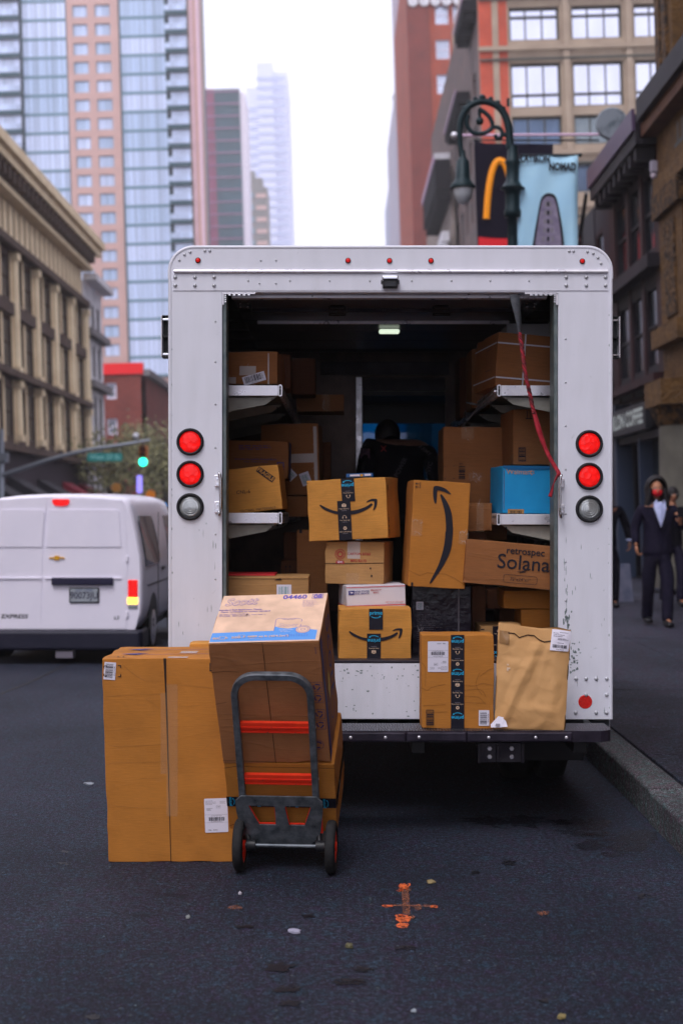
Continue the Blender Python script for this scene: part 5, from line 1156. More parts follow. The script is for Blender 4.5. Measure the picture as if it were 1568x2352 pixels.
# pressed panels
for dr, x0, x1, xb0, xb1 in ((rd, 114, 274, 108, 279), (ld, 5, 103, -5, 97)):
    mb = MB(); pp = spline([(vx(x0), vz(1172)), (vx((x0+x1)/2), vz(1168)), (vx(x1-3), vz(1172)), (vx(x1), vz(1180)), (vx(xb1), vz(1254)), (vx(xb0), vz(1254))], 3, True); cx = sum(p[0] for p in pp)/len(pp); cz = sum(p[1] for p in pp)/len(pp)
    mb.prism([[(vx(x0), vz(1171)), (vx(x1-4), vz(1171)), (vx(x1), vz(1176)), (vx(xb1), vz(1256)), (vx(xb0), vz(1256))]], fr, -.016, -.0062, VW); o = mb.build('pressed_panel', dr, bevel=.006)
    mb = MB(); mb.rbox(vx(xb0-4), vx(xb1), -.020, -.0062, vz(1330), vz(1326), VW, .003); mb.build('swage_line', dr)
mb = MB(); mb.rbox(vx(120), vx(261), -.045, -.0065, vz(1344), vz(1326), S('door_trim_navy', (.018, .016, .045), .35), .012); mb.build('handle_bar', rd)
mb = MB(); mb.rbox(vx(160), vx(229), -.022, -.0065, vz(1385), vz(1349), BLK, .01); mb.rbox(vx(163), vx(226), -.026, -.021, vz(1382), vz(1352), S('plate_face', (.33, .36, .40), .4), .004)
pl = mb.build('number_plate', rd); mb = MB(); v_, f_ = text_polys('90073JU', .02); mb.add([(vx(194.5)+a*.085, -.0275, vz(1368)+b*.10) for a, b in v_], f_, S('plate_ink', (.05, .05, .09), .5)); v_, f_ = text_polys('NEW YORK'); mb.add([(vx(194.5)+a*.035, -.0275, vz(1355.5)+b*.035) for a, b in v_], f_, S('plate_blue', (.03, .06, .2), .5)); mb.build('characters', pl, recalc=False)
GOLD = S('gold_emblem', (.75, .38, .03), .3, .5)
mb = MB(); ex, ez = vx(132), vz(1282); mb.prism([[(ex-.085, ez-.004), (ex-.028, ez-.004), (ex-.024, ez-.020), (ex+.024, ez-.020), (ex+.028, ez-.004), (ex+.085, ez-.004), (ex+.075, ez+.010), (ex+.028, ez+.012), (ex+.024, ez+.026), (ex-.024, ez+.026), (ex-.028, ez+.012), (ex-.075, ez+.010)]], fr, -.02, -.0062, GOLD); mb.build('emblem', rd, bevel=.002)
mb = MB(); bx_ = spline([(vx(122), vz(1148)), (vx(141), vz(1147)), (vx(160), vz(1148)), (vx(156), vz(1160)), (vx(141), vz(1162)), (vx(126), vz(1160))], 4, True); mb.prism([bx_], fr, -.02, -.0062, LENS); mb.build('brake_light', van)
mb = MB(); v_, f_ = text_polys('CITY EXPRESS', .02, .2); mb.add([(vx(14)+a*.075, -.0085, vz(1416)+b*.06) for a, b in v_], f_, BLK); mb.build('lettering', ld, recalc=False)
mb = MB(); v_, f_ = text_polys('LS', .02, .2); mb.add([(vx(268)+a*.06, -.0085, vz(1419)+b*.05) for a, b in v_], f_, BLK); mb.build('lettering', rd, recalc=False)
for y in (1282, 1410): mb = MB(); mb.rbox(vx(289), vx(295), -.02, .03, vz(y+8), vz(y-6), VW, .004); mb.build('hinge', rd)
# tail lights
LA = S('lit_amber_lens', (.95, .45, .05), .3, emis=(1, .45, .05), es=4.0)
for s in (1, -1):
    g = None
    for nm, za, zb, mt, w0 in (('tail_light', vz(1372), vz(1332), LENS, .0), ('indicator', vz(1387), vz(1372.5), LA if s > 0 else S('amber_lens_off', (.5, .2, .03), .3), .012), ('reversing_lamp', vz(1398), vz(1387.5), CLL, 0)):
        mb = MB(); xa, xb = vx(294.5-w0*100), vx(316.5); xa, xb = (xa, xb) if s > 0 else (-xb, -xa)
        mb.rbox(xa, xb, -.012, .12, za, zb, mt, .008, seg=3); o = mb.build(nm, van if g is None else g); g = g or o
mb = MB(); prb = [(-.93, .36), (.93, .36), (.93, .58), (-.93, .58)]; mb.rbox(-.90, vx(326), -.11, .10, vz(1492), vz(1447), VBP, .035, seg=4); mb.rbox(vx(318), vx(329), -.06, .45, vz(1492), vz(1447), VBP, .03, seg=3); mb.rbox(-.905, -.86, -.06, .45, vz(1492), vz(1447), VBP, .03, seg=3); mb.build('rear_bumper', van)
for s in (1, -1):
    xs_ = .868
    mb = MB(); f3 = lambda a, b, t: (t*s, a, b)
    g1 = [(.22, 1.02), (1.3, 1.02), (1.4, 1.08), (1.3, 1.50), (1.2, 1.56), (.28, 1.56), (.2, 1.5)]
    _pp = vprof(1.80, .868, .33)[:11]
    def sidex(z):
        for (a, b), (c, d_) in zip(_pp, _pp[1:]):
            if b <= z <= d_: return a + (c-a)*(z-b)/(d_-b)
        return .8
    for nm, gl_ in (('side_window', g1), ('door_window', [(2.25, 1.06), (3.45, 1.06), (3.05, 1.50), (2.85, 1.56), (2.3, 1.56)])):
        mb = MB(); pts = []
        for (y0_, z0_), (y1_, z1_) in zip(gl_, gl_[1:] + gl_[:1]): pts += [(y0_ + (y1_-y0_)*q/6, z0_ + (z1_-z0_)*q/6) for q in range(6)]
        vs = [((sidex(z)+.012)*s, y, z) for y, z in pts] + [((sidex(z)-.02)*s, y, z) for y, z in pts]; n = len(pts)
        mb.add(vs, [tuple(range(n)), tuple(range(2*n-1, n-1, -1))] + [(i, (i+1) % n, n+(i+1) % n, n+i) for i in range(n)], VGL); mb.build(nm, van)
    mb = MB(); mb.rbox(*sorted((s*.872, s*.888)), 1.5, 1.75, .93, .97, BLK, .006); mb.rbox(*sorted((s*.868, s*.876)), 2.15, 2.157, .45, 1.6, GAPM, .001); mb.rbox(*sorted((s*.868, s*.876)), 1.2, 1.207, .45, 1.6, GAPM, .001); mb.rbox(*sorted((s*.866, s*.876)), .35, 3.3, .80, .815, GAPM, .002); mb.build('door_trim', van)
    mb = MB(); mb.rbox(*sorted((s*.90, s*1.06)), 3.2, 3.32, 1.02, 1.22, BLK, .03); mb.build('wing_mirror', van)
    for wy in (.78, 3.72):
        mb = MB(); mb.lathe((s*.68 if s > 0 else -.68, wy, .325), (s, 0, 0), [(0, .2), (.01, .29), (.04, .322), (.15, .322), (.18, .29), (.19, .2)], TYR, 28); q = mb.build('wheel', van)
        mb = MB(); mb.lathe((s*.868, wy, .325), (s, 0, 0), [(0, .20), (.008, .19), (.004, .08), (.012, .03)], ALU, 20); mb.build('rim', q)
        mb = MB(); mb.prism([[(wy + .38*cos(R(a)), .33 + .38*sin(R(a))) for a in range(0, 181, 12)] + [(wy-.33, .33), (wy + .0, .34), (wy+.33, .33)]], lambda a, b, t: (s*t, a, b), .868, .873, BLK); mb.build('wheel_arch', van)
mb = MB(); mb.box(-.7, .7, .05, 4.2, .24, .42, BLK); mb.cyl((.0, -.02, .22), (.12, -.04, .215), .05, ALU); mb.rbox(vx(128), vx(170), -.02, .1, vz(1512), vz(1494), S('exhaust_shield', (.4, .36, .42), .4, .6), .01); mb.build('underbody', van)
mb = MB(); vs = [(-.62, 3.02, 1.70), (.62, 3.02, 1.70), (.76, 3.9, 1.13), (-.76, 3.9, 1.13)]; mb.add([(a, b+.02, c+.03) for a, b, c in vs], [(0, 1, 2, 3)], VGL); mb.build('windscreen', van)
# ================================================================ people
def skin(chains, sub=2):
    """chains of (x,y,z,r[,r2]); points that coincide are one joint"""
    idx = {}; vs = []; rs = []; es = []
    for ch in chains:
        prev = None
        for p in ch:
            k = (round(p[0], 4), round(p[1], 4), round(p[2], 4))
            if k not in idx: idx[k] = len(vs); vs.append(p[:3]); rs.append((p[3], p[4] if len(p) > 4 else p[3]))
            if prev is not None and prev != idx[k]: es.append((prev, idx[k]))
            prev = idx[k]
    me = bpy.data.meshes.new('t'); me.from_pydata(vs, es, []); o = bpy.data.objects.new('t', me); COL.objects.link(o)
    m = o.modifiers.new('s', 'SKIN'); m.use_smooth_shade = True; m.branch_smoothing = .5; u = o.modifiers.new('u', 'SUBSURF'); u.levels = sub; u.render_levels = sub
    for i, r in enumerate(rs): me.skin_vertices[0].data[i].radius = r
    me.skin_vertices[0].data[0].use_root = True
    dg = bpy.context.evaluated_depsgraph_get(); dg.update(); ev = o.evaluated_get(dg); m2 = ev.to_mesh()
    V = [tuple(v.co) for v in m2.vertices]; F_ = [list(p.vertices) for p in m2.polygons]; ev.to_mesh_clear(); bpy.data.objects.remove(o); return V, F_
SKN = N('skin_tone', (.42, .18, .10), (.48, .22, .13), 12, .5); SKD = N('skin_tone_deep', (.16, .07, .045), (.2, .09, .06), 12, .5)
NAVY = N('navy_suit_cloth', (.008, .007, .018), (.014, .011, .028), 20, .9, 0, .3, 40, bd=.01, spec=.12); BLKC = N('black_cloth', (.003, .003, .006), (.006, .005, .010), 18, .95, 0, .4, 30, bd=.01, spec=.05)
SHRT = N('pale_blue_shirt', (.42, .46, .72), (.5, .54, .8), 18, .7); MASK = N('red_face_mask', (.62, .01, .02), (.72, .02, .03), 25, .6); HAIRM = N('dark_hair', (.008, .006, .008), (.018, .014, .016), 60, .6)
SHOE = S('black_leather', (.01, .01, .014), .3); EYE_W = S('eye_white', (.6, .58, .58), .3); EYE_D = S('eye_dark', (.02, .012, .01), .2); LIP = S('lip_tone', (.32, .08, .07), .5)
def hand(mb, wrist, fwd, pn, mat, side=1, curl=.5, sc=1.):
    """palm, four bent fingers of different length and a thumb from the side of the palm; fwd along the hand, pn out of the palm"""
    f = Vector(fwd).normalized(); n = Vector(pn); n = (n - f*n.dot(f)).normalized(); s = f.cross(n) * side; w = Vector(wrist)
    M = Matrix((s, f, n)).transposed(); mb.ball(w + f*.048*sc, .05*sc, mat, 12, 8, (.84, 1.05, .38), M)
    for i, (ln, off) in enumerate(((.068, -.030), (.078, -.010), (.072, .010), (.056, .029))):
        p = w + f*.082*sc + s*off*sc*1.05; pts = [p - f*.02*sc, p]; a = curl*.6
        for q in (.45, .32, .23):
            dr = f*cos(a) + n*sin(a); p = p + dr*ln*q*sc*1.15; pts.append(p); a += curl
        mb.tube(pts, [.0092*sc, .0092*sc, .0086*sc, .0078*sc, .006*sc], mat, 8)
    p = w + f*.02*sc - s*.034*sc; mb.tube([w + f*.01*sc - s*.018*sc, p, p + (f*.6 - s*.5 + n*.35).normalized()*.034*sc, p + (f*.85 - s*.3 + n*.45).normalized()*.062*sc], [.012*sc, .0115*sc, .010*sc, .0075*sc], mat, 8)
def head(mb, c, mat, face=(0, -1, 0), r=.098, tilt=0):
    F_ = Vector(face).normalized(); U_ = Vector((0, 0, 1)); U_ = (U_ - F_*U_.dot(F_)).normalized(); S_ = F_.cross(U_); M = Matrix((S_, F_, U_)).transposed(); c = Vector(c)
    at = lambda a, b, d: c + S_*a*r + F_*b*r + U_*d*r
    n, m = 20, 16; vs = []; fs = []
    for j in range(m+1):
        t = pi*j/m
        for i in range(n):
            a = 2*pi*i/n; x, y, z = sin(t)*cos(a)*.80, sin(t)*sin(a)*.98, cos(t)*1.2
            if z < -.1: k = 1 + (z+.1)*.32; x *= k; y = y*k + (.10*(-z-.1) if y > 0 else .08*(-z))
            vs.append(at(x, y, z))
    for j in range(m):
        for i in range(n): fs.append((j*n+i, (j+1)*n+i, (j+1)*n+(i+1) % n, j*n+(i+1) % n))
    mb.add(vs, fs, mat, True); b0 = 1.0
    mb.tube([at(0, .86, .12), at(0, 1.02, -.12), at(0, 1.10, -.26), at(0, .95, -.34)], [r*.07, r*.11, r*.15, r*.09], mat, 8)
    for s in (-1, 1):
        mb.ball(at(s*.31, .84, .06), r*.12, EYE_W, 10, 6); mb.ball(at(s*.31, .93, .06), r*.06, EYE_D, 8, 5); mb.tube([at(s*.12, .95, .24), at(s*.32, .93, .29), at(s*.5, .78, .22)], r*.04, HAIRM, 6)
        mb.ball(at(s*.80, -.02, -.05), r*.2, mat, 10, 6, (.35, .7, 1.2), M)
    mb.tube([at(-.25, .86, -.58), at(0, .95, -.60), at(.25, .86, -.58)], [r*.04, r*.07, r*.04], LIP, 6)
    return at
def person(label, loc, J, skn=SKN, jacket=NAVY, trousers=NAVY, face=(0, -1, 0), lr=1., shirt=None, mask=None, hair='short', group='people on the sidewalk', sh=SHOE, hood=None):
    root = tag(empty('person', loc), label, 'person', group); X = lambda k: tuple(J[k]); b = lr
    sp = [(*X('hip'), .10*b, .09*b), (*X('waist'), .10*b, .085*b), (*X('chest'), .115*b, .09*b), (*X('neck'), .052), (*X('skull'), .058)]
    ch = [sp]
    for s in 'LR':
        ch.append([(*X('chest'), .115*b, .09*b), (*X('sho'+s), .05), (*X('elb'+s), .038), (*X('wri'+s), .026)]); ch.append([(*X('hip'), .10*b, .09*b), (*X('leg'+s), .06), (*X('kne'+s), .045), (*X('ank'+s), .028), (*X('toe'+s), .02)])
    V, F_ = skin(ch, 1); mb = MB(); mb.add(V, F_, skn, True); at = head(mb, Vector(X('skull')) + Vector((0, 0, .07)), skn, face)
    for s in 'LR':
        w = Vector(X('wri'+s)); e = Vector(X('elb'+s)); hand(mb, w, J.get('hdir'+s, tuple(w-e)), J.get('palm'+s, (1 if s == 'L' else -1, 0, 0)), skn, 1 if s == 'L' else -1, J.get('curl'+s, .45))
    mb.build('body', root)
    h_, w_, c_ = X('hip'), X('waist'), X('chest'); jh = (h_[0], h_[1], h_[2] - .16)
    jc = [[(*jh, .165*b, .125*b), (*h_, .160*b, .125*b), (*w_, .155*b, .12*b), (*c_, .165*b, .125*b), (c_[0]*.5+X('neck')[0]*.5, c_[1]*.5+X('neck')[1]*.5, c_[2]*.5+X('neck')[2]*.5, .085)]]
    for s in 'LR': jc.append([(*c_, .165*b, .125*b), (*X('sho'+s), .082), (*X('elb'+s), .066), tuple(Vector(X('wri'+s))*.93 + Vector(X('elb'+s))*.07) + (.048,)])
    V, F_ = skin(jc, 2); mb = MB(); mb.add(V, F_, jacket, True); jk = mb.build('jacket', root)
    tc2 = [[(*w_, .13*b, .10*b), (*h_, .135*b, .115*b), (h_[0], h_[1], h_[2]-.04, .13*b, .11*b)]]
    for s in 'LR': tc2.append([(h_[0], h_[1], h_[2]-.04, .13*b, .11*b), (*X('leg'+s), .105*b), (*X('kne'+s), .082), (X('ank'+s)[0], X('ank'+s)[1], X('ank'+s)[2]-.055, .078)])
    V, F_ = skin(tc2, 2); mb = MB(); mb.add(V, F_, trousers, True); mb.build('trousers', root)
    for s in 'LR':
        a, t = Vector(X('ank'+s)), Vector(X('toe'+s)); dr = (t-a); dr.z = 0; dr = dr.normalized(); V, F_ = skin([[(*(a + Vector((0, 0, .05))), .062), (*(a - dr*.03 + Vector((0, 0, -.035))), .060, .055), (*(a + dr*.08 + Vector((0, 0, -.045))), .062, .050), (*(a + dr*.20 + Vector((0, 0, -.055))), .052, .036)]], 2); mb = MB(); mb.add(V, F_, sh, True)
        mb.build('shoe', root)
    M_ = None
    if hair:
        mb = MB(); F2 = Vector(face).normalized(); sk = Vector(X('skull')) + Vector((0, 0, .07)); r = .098
        mb.ball(sk - F2*.012 + Vector((0, 0, .022)), r*1.1, hood or HAIRM, 18, 12, (.90, 1.0, 1.08)) if hair == 'short' else None
        if hair == 'hood':
            n = 22; V = []; Fc = []
            for j, (yy, rr, zz) in enumerate(((.075, .118, .01), (.05, .142, .01), (0, .158, .01), (-.07, .150, .0), (-.12, .10, -.02), (-.135, .01, -.03))):
                for i in range(n):
                    a = 2*pi*i/n; V.append(sk + F2*yy + Vector((cos(a)*rr*.92, 0, sin(a)*rr*1.12 + zz)))
            for j in range(5):
                for i in range(n): Fc.append((j*n+i, j*n+(i+1) % n, (j+1)*n+(i+1) % n, (j+1)*n+i))
            mb.add(V, Fc, hood or HAIRM, True)
            for s in (-1, 1): mb.tube([sk + Vector((s*.09, -.06, .02)), sk + Vector((s*.11, -.05, -.10)), sk + Vector((s*.13, -.06, -.20))], [.035, .045, .03], HAIRM, 8)
        mb.build('hood' if hair == 'hood' else 'hair', root)
    if mask:
        mb = MB(); mb.ball(Vector(X('skull')) + Vector((0, -.052, .035)), .066, mask, 16, 10, (1.02, .85, .88)); mb.build('face_mask', root)
        mb = MB()
        for s in (-1, 1): mb.tube([Vector(X('skull')) + Vector((s*.055, -.085, .05)), Vector(X('skull')) + Vector((s*.083, 0, .07))], .003, mask, 5)
        mb.build('mask_strap', root)
    if shirt:
        mb = MB(); c = Vector(c_); N2 = Vector(X('neck')); y0 = -.15*b; vs = [(-.065, y0+.075, N2.z+.0), (.065, y0+.075, N2.z+.0), (.075, y0+.03, N2.z-.07), (.042, y0-.006, N2.z-.19), (.0, y0-.022, N2.z-.315), (-.042, y0-.006, N2.z-.19), (-.075, y0+.03, N2.z-.07)]
        vs = [(a + c.x, q-.012, z) for a, q, z in vs]; bk = [(a, q+.05, z) for a, q, z in vs]; n = len(vs); ctr = (c.x, y0-.030, N2.z-.12)
        mb.add(vs + [ctr], [(i, (i+1) % n, n) for i in range(n)], shirt, True); mb.add(vs + bk, [(i, n+i, n+(i+1) % n, (i+1) % n) for i in range(n)], shirt)
        mb.tube([(c.x, ctr[1]-.003, N2.z-.02), (c.x, ctr[1]-.006, N2.z-.12), (c.x, y0-.036, N2.z-.30)], .006, shirt, 6)
        for s in (-1, 1): mb.add([(c.x+s*.01, y0+.01, N2.z-.04), (c.x+s*.05, y0+.03, N2.z+.035), (c.x+s*.075, y0+.045, N2.z-.01), (c.x+s*.05, y0-.01, N2.z-.09)], [(0, 1, 2, 3)], shirt)
        mb.build('shirt', root)
    return root
PZ = .166; s17 = 17.9/FPX; LX = lambda x: (x-1508)*s17; LZ = lambda y: (1443-y)*s17 + .0
base_p = Vector(((1508-784)*s17, 17.9, PZ))
J = dict(hip=(0, 0, .98), waist=(.0, 0, 1.16), chest=(0, 0, 1.40), neck=(0, -.01, 1.56), skull=(-.02, -.03, 1.645), shoL=(-.205, 0, 1.49), elbL=(-.28, .04, 1.21), wriL=(-.285, -.10, 1.01), shoR=(.205, 0, 1.49), elbR=(.29, -.02, 1.22), wriR=(.235, -.24, 1.30),
         legL=(-.10, 0, .88), kneL=(-.105, .02, .50), ankL=(-.085, .22, .11), toeL=(-.085, .09, .05), legR=(.10, 0, .88), kneR=(.105, -.14, .50), ankR=(.085, -.18, .09), toeR=(.09, -.34, .06),
         palmL=(1, 0, 0), curlL=.9, hdirL=(.1, -.1, -1), hdirR=(-.1, -.25, .9), palmR=(-.6, .7, 0), curlR=.8)
suit = person('person in dark suit, pale blue shirt and red face mask walking and holding a phone', base_p, J, skn=SKN, lr=1.32, shirt=SHRT, mask=MASK, hair='hood')
mb = MB(); mb.rbox(.18, .255, -.325, -.315, 1.37, 1.50, S('phone_case', (.01, .01, .015), .3), .004, M=Matrix.Translation((0, 0, 0))); ph = mb.build('phone', loc=base_p); tag(ph, 'black phone held up in the hand of the suited person', 'phone')
J2 = dict(J); J2.update(wriR=(.36, .0, .98), elbR=(.31, .02, 1.22), hdirR=(0, 0, -1), palmR=(-1, 0, 0), curlR=.6, elbL=(-.28, .03, 1.2), wriL=(-.27, -.05, .95), skull=(0, -.02, 1.62))
b2 = Vector(((1391-784)/FPX*21.6, 21.6, PZ)); person('person in black clothes half hidden by the right edge of the truck', b2, J2, skn=SKD, jacket=BLKC, trousers=BLKC, lr=1.1, hood=HAIRM)
mb = MB(); mb.lathe(b2 + Vector((.357, .0, 1.0)), (0, 0, 1), [(0, .052), (.03, .056)], SHRT, 14, caps=False); o = mb.build('wristband'); tag(o, 'pale cuff on the arm of the person half hidden by the truck', 'cuff')
b3 = Vector(((1543-784)/FPX*21.8, 21.8, PZ)); person('person walking behind the suited person and carrying a red bag', b3, J2, skn=SKN, jacket=BLKC, trousers=NAVY, lr=1.05)
RBG = N('red_bag_cloth', (.35, .01, .02), (.45, .02, .03), 12, .7); mb = MB(); c = b3 + Vector((.36, -.02, .62)); mb.rbox(c.x-.10, c.x+.14, c.y-.06, c.y+.06, c.z-.22, c.z+.16, RBG, .03, seg=3)
mb.tube([c + Vector((-.06, 0, .15)), c + Vector((0, 0, .27)), c + Vector((.08, 0, .15))], .008, RBG, 6); o = mb.build('red_bag'); tag(o, 'red cloth bag hanging from the hand of the person behind', 'bag')
# driver bending over inside the truck
Yd = 10.4; kd = Yd/FPX; dX = lambda x: (x-784)*kd - .40; dZ = lambda y: EYE - (y-1176)*kd - FLZ
J3 = dict(hip=(.02, -.10, .86), waist=(.02, -.03, 1.04), chest=(.0, .08, 1.31), neck=(-.04, .24, 1.25), skull=(-.055, .30, 1.265), shoL=(-.185, .06, 1.295), elbL=(-.245, .13, 1.0), wriL=(-.15, .33, .93), shoR=(.235, .06, 1.235), elbR=(.31, .04, .98), wriR=(.2, .28, .88),
          legL=(-.09, -.08, .78), kneL=(-.10, .0, .46), ankL=(-.10, -.06, .09), toeL=(-.10, .08, .05), legR=(.12, -.08, .78), kneR=(.13, 0, .46), ankR=(.12, -.06, .09), toeR=(.13, .08, .05), palmL=(0, .2, -1), palmR=(0, .2, -1))
drv = person('person in black jacket with white lettering bending over inside the truck, seen from behind', (.40, Yd, FLZ), J3, skn=SKD, jacket=BLKC, trousers=BLKC, face=(0, .8, -.55), lr=1.4, hair='short', group=None)
from mathutils.bvhtree import BVHTree
jk = [c for c in drv.children if c.name.startswith('jacket')][0]
bv_ = BVHTree.FromPolygons([v.co[:] for v in jk.data.vertices], [list(p.vertices) for p in jk.data.polygons])
def stick(mb, x, y, st, size, rot, mat):
    vs, fs = text_polys(st, .02); out = []
    for a, b in vs:
        u, v = (a*cos(rot) - b*sin(rot))*size, (a*sin(rot) + b*cos(rot))*size; ox, oz = dX(x)+u, dZ(y)+v
        hit = bv_.ray_cast(Vector((ox, -2, oz)), Vector((0, 1, 0)))[0]; out.append((ox, (hit.y if hit else -.1) - .004, oz))
    mb.add(out, fs, mat)
LT = S('white_lettering', (.10, .09, .11), .8); mb = MB(); stick(mb, 975, 1035, 'ARMY', .04, R(-38), LT); stick(mb, 985, 1075, 'NYC', .045, R(75), LT); stick(mb, 918, 1075, 'POWER', .045, R(62), LT); stick(mb, 880, 1032, 'X', .06, 0, REDI)
mb.build('jacket_lettering', drv, recalc=False)
mb = MB(); stick(mb, 838, 1043, '■', .09, 0, N('cap_badge_cloth', (.05, .05, .12), (.25, .12, .15), 60, .7)); mb.build('badge', drv, recalc=False)
# ================================================================ the street beyond (the camera was held 1.7 degrees out of plumb against it)
ROLL = -.03; CEN = Vector((0, 0, EYE)); RALL = Matrix.Translation(CEN) @ Matrix.Rotation(ROLL, 4, 'Y') @ Matrix.Translation(-CEN)
def B(x, y, Y):   # photo point -> plumb street coordinates at distance Y
    u, w_ = x - 784, 1176 - y; return ((u + .03*w_)/FPX*Y, EYE + (w_ - .03*u)/FPX*Y)
def broot(name, x, y, label, cat='building', group=None):
    r = empty(name); r.matrix_world = RALL @ Matrix.Translation((x, y, 0)); r['bx'] = x; r['by'] = y; return tag(r, label, cat, group)
def bpart(mb, name, root, label=None, kind=None, sub=None):
    x, y = root['bx'], root['by']; mb.v = [(a - x, b - y, c) for a, b, c in mb.v]; o = mb.build(name, sub or root)
    if label: o['label'] = label
    if kind: o['kind'] = kind
    return o
def FM(O, side):  # facade frame: local x along the facade, local y into the wall
    ux, yi = {'front': ((1, 0, 0), (0, 1, 0)), 'east': ((0, 1, 0), (-1, 0, 0)), 'west': ((0, 1, 0), (1, 0, 0))}[side]   # east = looks towards +X
    return Matrix(((ux[0], yi[0], 0, O[0]), (ux[1], yi[1], 0, O[1]), (0, 0, 1, 0), (0, 0, 0, 1)))
def facade(mb, wins, M, W, z0, z1, cols, rows, mat, dep=.35, spm=None, sset=.02):
    s = 0
    for a, b in list(cols) + [(W, W)]:
        if a > s: mb.box(s, a, 0, dep, z0, z1, mat, M)
        s = b
    for a, b in cols:
        z = z0
        for c, d_ in list(rows) + [(z1, z1)]:
            if c > z: mb.box(a, b, sset, dep, z, c, spm or mat, M)
            z = d_
        for c, d_ in rows: wins.append((M, a, b, c, d_, dep))
def windows(root, wins, glass, frame, nv=1, nh=1, fw=.08, limit=100, name='window', rec=.75, jit=None):
    rn = random.Random(9); wins = list(wins)
    def mk(mb, w):
        M, a, b, c, d_, dep = w; y = dep*rec; g = glass if not isinstance(glass, list) else rn.choice(glass)
        mb.box(a, b, y, y+.03, c, d_, g, M); e = y - .06
        mb.box(a, a+fw, e, y-.002, c, d_, frame, M); mb.box(b-fw, b, e, y-.002, c, d_, frame, M); mb.box(a+fw, b-fw, e, y-.002, c, c+fw, frame, M); mb.box(a+fw, b-fw, e, y-.002, d_-fw, d_, frame, M)
        for i in range(1, nv): x = a + (b-a)*i/nv; mb.box(x-fw*.35, x+fw*.35, e+.01, y-.002, c+fw, d_-fw, frame, M)
        for i in range(1, nh): z = c + (d_-c)*i/nh; mb.box(a+fw, b-fw, e+.015, y-.002, z-fw*.35, z+fw*.35, frame, M)
    for w in wins[:limit]: mb = MB(); mk(mb, w); bpart(mb, name, root)
    if len(wins) > limit:
        mb = MB(); [mk(mb, w) for w in wins[limit:]]; bpart(mb, name + '_rows', root, kind='stuff')
def brick(name, c1, c2, mortar, sc=1.):
    m, t, b = base(name); tc = node(t, 'ShaderNodeTexCoord'); sx = node(t, 'ShaderNodeSeparateXYZ'); t.links.new(tc.outputs['Object'], sx.inputs[0]); ad = node(t, 'ShaderNodeMath', operation='ADD'); t.links.new(sx.outputs[0], ad.inputs[0]); t.links.new(sx.outputs[1], ad.inputs[1])
    cb = node(t, 'ShaderNodeCombineXYZ'); t.links.new(ad.outputs[0], cb.inputs[0]); t.links.new(sx.outputs[2], cb.inputs[1]); br = node(t, 'ShaderNodeTexBrick', Scale=sc); t.links.new(cb.outputs[0], br.inputs['Vector'])
    br.inputs['Color1'].default_value = (*c1, 1); br.inputs['Color2'].default_value = (*c2, 1); br.inputs['Mortar'].default_value = (*mortar, 1); br.inputs['Brick Width'].default_value = .22; br.inputs['Row Height'].default_value = .075; br.inputs['Mortar Size'].default_value = .008
    n = node(t, 'ShaderNodeTexNoise', Scale=.5, Detail=5.0); t.links.new(tc.outputs['Object'], n.inputs['Vector']); c = mixc(t, .6, br.outputs['Color'], ramp(t, n.outputs['Fac'], [(.3, .65), (.7, 1.25)]), 'MULTIPLY'); t.links.new(c, b.inputs['Base Color']); b.inputs['Roughness'].default_value = .85; return m
def glassm(name, col, met=.85, rough=.12, var=.3, sc=.5, spec=.5):
    m, t, b = base(name); co = coords(t, (1, 1, .4) if 'tower' not in name else (2.2, 2.2, .04)); n = node(t, 'ShaderNodeTexNoise', Scale=float(sc), Detail=2.0); t.links.new(co, n.inputs['Vector'])
    t.links.new(ramp(t, n.outputs['Fac'], [(.35, tuple(c*(1-var) for c in col)), (.65, col)]), b.inputs['Base Color']); b.inputs['Metallic'].default_value = met; b.inputs['Roughness'].default_value = rough; b.inputs['Specular IOR Level'].default_value = spec; return m
# ---- left: tan cast iron block
TAN = N('tan_ironwork', (.78, .63, .42), (.66, .51, .33), 1.2, .7); TAND = N('tan_soffit', (.10, .065, .05), (.06, .04, .035), 3, .8); DKG = glassm('dark_shop_glass', (.012, .012, .02), .1, .3)  # second tan is a darkened copy, recess shade painted into its colour
b0 = broot('ironwork_building', -13, 41, 'long tan building with tall pilasters and heavy cornice on the left'); M = FM((-13, 41), 'east'); wins = []; Wd = 32.2
mb = MB(); P0 = 4.02; zs = [4.75, 7.45, 10.2, 12.6]
cols = []; n = 8
for i in range(n):
    a = i*P0 + .72; b = (i+1)*P0 + .12
    if b > Wd: b = Wd
    mid = (a+b)/2; cols += [(a, mid-.13), (mid+.13, b)]
cols = [(a, min(b, Wd-.01)) for a, b in cols]
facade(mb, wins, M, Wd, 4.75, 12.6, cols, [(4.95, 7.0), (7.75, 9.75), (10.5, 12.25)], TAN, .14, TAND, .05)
mb.box(0, Wd, .004, 12, -.2, 4.75, S('shopfront_dark', (.035, .025, .035), .7), M); mb.box(0, Wd, .56, 12, 4.75, 15.0, TAN, M); mb.box(-66, -.01, 0, 12, -.2, 15.8, TAN, M); bpart(mb, 'wall', b0)  # includes a plain unseen run beside the camera, added to darken the street
windows(b0, wins, DKG, TAND, 1, 2, .07)
for i in range(n+1):
    s = i*P0 + .425
    for z0, z1 in ((4.85, 7.3), (7.6, 12.45)):
        mb = MB(); mb.cyl(M @ Vector((s, -.06, z0)), M @ Vector((s, -.06, z1-.3)), .22, TAN, .19, 14); mb.box(s-.3, s+.3, -.30, -.001, z1-.3, z1, TAN, M); mb.box(s-.3, s+.3, -.28, -.001, z0-.02, z0+.25, TAN, M); bpart(mb, 'column', b0)
